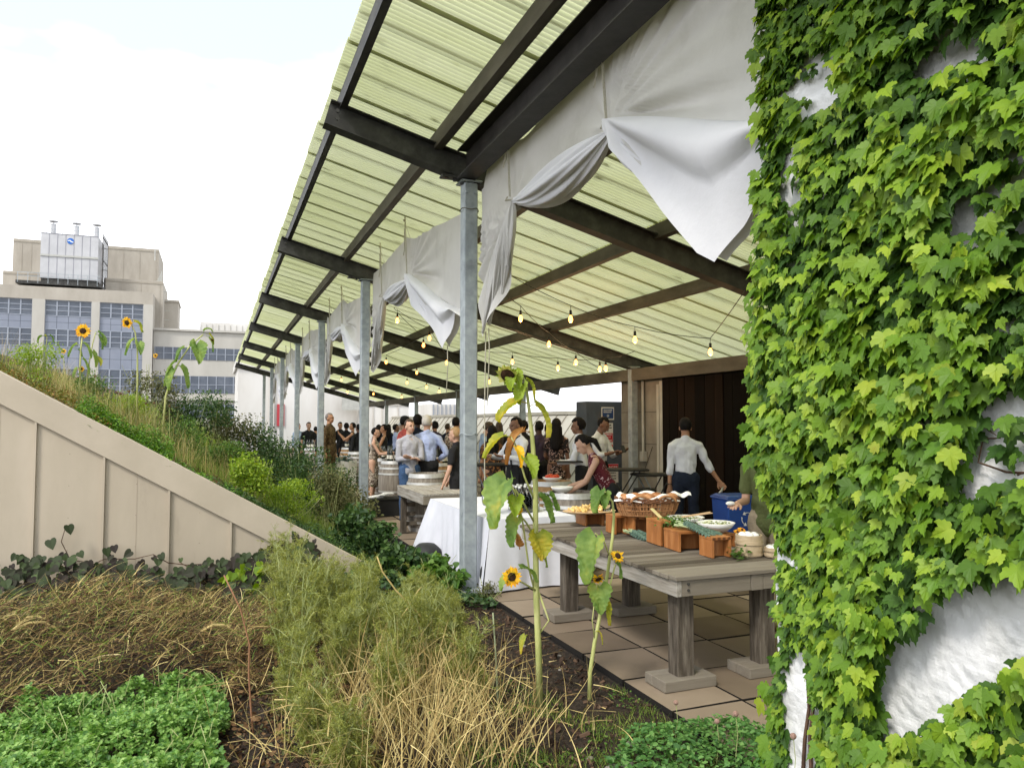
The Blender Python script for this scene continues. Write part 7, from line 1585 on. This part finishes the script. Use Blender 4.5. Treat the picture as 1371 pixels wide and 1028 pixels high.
# the middle distance
def pp_(label, px, t_, H, head, **k): person(label, at(px, t_), H, head, voxel=k.pop('voxel', .014), **k)
pp_('woman with long dark hair in a dark floral dress seen from behind', 745, 13.8, 1.80, PI - .5, skin='brown', shirt='floral', hair='black', hstyle='long', sleeve='short', skirt=.42, fem=True, armL=((.2, -.3, -1), (-.2, -.8, -.3)))
pp_('man in a purple shirt with his back turned beside the floral dress', 721, 14.4, 1.76, PI + .1, skin='dark', shirt='purple', pants='black', hair='black', hstyle='short', armR=((-.3, -.2, -1), (.3, -.9, -.1)), armL=((.3, -.2, -1), (-.3, -.8, .1)))
pp_('dark-haired guest hidden behind the waiter with braces', 701, 16.5, 1.76, PI, skin='dark', shirt='black', hair='black', hstyle='curly')
pp_('man in a grey-blue shirt bowing his head next to the floral woman', 649, 14.2, 1.76, -PI / 2 - YAW + 3.3, skin='fair', shirt='sage', pants='black', hair='brown', hpitch=.5, armL=((.1, -.3, -1), (-.2, -.9, -.2)))
pp_('woman in a brown and orange patterned dress beside the near post', 659, 13.2, 1.68, PI - .2, skin='tan', shirt='orange', hair='black', hstyle='long', sleeve='short', skirt=.3, fem=True, armR=((-.2, -.2, -1), (.1, -.9, -.2)))
pp_('man in a red shirt and dark cap behind the grey-shirted man', 543, 16.2, 1.86, PI - 1.2, skin='tan', shirt='red', pants='navy', hair='black', sleeve='short', cap='black')
pp_('curly dark-haired guest in navy behind the white-haired man', 559, 16.8, 1.88, PI, skin='dark', shirt='navy', pants='navy', hair='black', hstyle='afro')
pp_('guest in a tan patterned shirt behind the blond woman', 611, 16.4, 1.84, PI - .6, skin='tan', shirt='pattern', pants='khaki', hair='black', sleeve='short', armR=((-.7, -.3, -.6), (.2, -.7, .6)))
pp_('small distant man in a plain blue shirt past the bottles', 531, 22, 1.68, PI / 2, skin='brown', shirt='blue', pants='navy', hair='black')
pp_('distant guest in a white sun hat', 538, 24, 1.74, 0, skin='fair', shirt='white', hair='blond', cap='white')
pp_('woman with tied dark hair in a black sleeveless top by the barrels', 514, 19.5, 1.68, -PI / 2 - .4, skin='tan', shirt='black', pants='black', hair='black', hstyle='bun', sleeve='none', fem=True, armR=((-.1, -.4, -.9), (.1, -.9, .3)), armL=((.1, -.4, -.9), (-.1, -.9, .3)))
pp_('woman in a patterned sleeveless dress reaching toward the wine bottles', 500, 17.0, 1.62, PI / 2 - YAW, skin='fair', shirt='pattern', hair='black', hstyle='short', sleeve='none', skirt=.5, fem=True, lean=.1, armL=((0, -.6, -.8), (0, -1, .05)), armR=((0, -.5, -.8), (0, -1, .0)))
pp_('tall bald bearded man in a brown camouflage-like shirt beside the third post', 442, 20.0, 1.98, .9, skin='tan', shirt='brownpat', pants='brownpat', hair='grey', hstyle='thin', tuck=False)
pp_('woman in a black top sipping a drink, elbow raised', 472, 24.0, 1.72, -PI / 2 - .3, skin='tan', shirt='black', pants='black', hair='black', hstyle='short', sleeve='none', fem=True, armL=((.1, -.7, -.5), (-.05, -.6, .8)), armR=((-.1, -.6, -.6), (.05, -.7, .7)))
pp_('guest with dark curly hair behind the sipping woman', 464, 26.5, 1.70, PI, skin='brown', shirt='black', hair='black', hstyle='curly')
pp_('bearded man in black facing the sipping woman', 456, 27.0, 1.74, .2, skin='tan', shirt='black', hair='black', hstyle='short')
pp_('man in a black t-shirt behind the far barrel', 414, 25.5, 1.74, .2, skin='fair', shirt='black', pants='black', hair='brown', sleeve='short', wide=1.15)
pp_('small dark-haired guest next to the man in the black t-shirt', 423, 27.5, 1.58, PI, skin='tan', shirt='pattern', hair='black')
pp_('far woman in pink between the second post and the pouring group', 507, 22.5, 1.66, PI, skin='fair', shirt='pink', hair='black', hstyle='long', fem=True)
pp_('dark-clothed guest behind the bottles near the second post', 480, 22.5, 1.68, PI + .4, skin='brown', shirt='black', hair='black')

for (px, t_, H, hd, sk, sh, hr, hs_, lab) in ((490, 25, 1.72, 1, 'tan', 'black', 'brown', 'short', 'dark-dressed guest glimpsed just left of the warm brown barrel'),
    (521, 25.5, 1.66, 2.5, 'fair', 'navy', 'black', 'long', 'long-haired guest in navy behind the small man in blue'), (549, 23, 1.8, 2, 'brown', 'black', 'black', 'short', 'guest in black far behind the red-shirted man'),
    (582, 20.5, 1.75, 3.4, 'tan', 'purple', 'black', 'curly', 'curly-haired guest beyond the shoulder of the white-haired man'), (600, 22, 1.7, 2.2, 'fair', 'navy', 'brown', 'short', 'brown-haired guest between the white-haired man and the patterned shirt'),
    (668, 18.5, 1.74, 3, 'tan', 'black', 'brown', 'long', 'guest in black behind the bowing man'), (400, 27, 1.7, .5, 'fair', 'sage', 'grey', 'short', 'grey-haired guest beside the fourth post'), (433, 24, 1.66, 3, 'tan', 'black', 'black', 'short', 'guest in black just behind the third post'),
    (733, 17.5, 1.70, 3.0, 'brown', 'navy', 'black', 'short', 'dark guest glimpsed between the purple shirt and the floral dress')):
    pp_(lab, px, t_, H, hd, skin=sk, shirt=sh, hair=hr, hstyle=hs_)
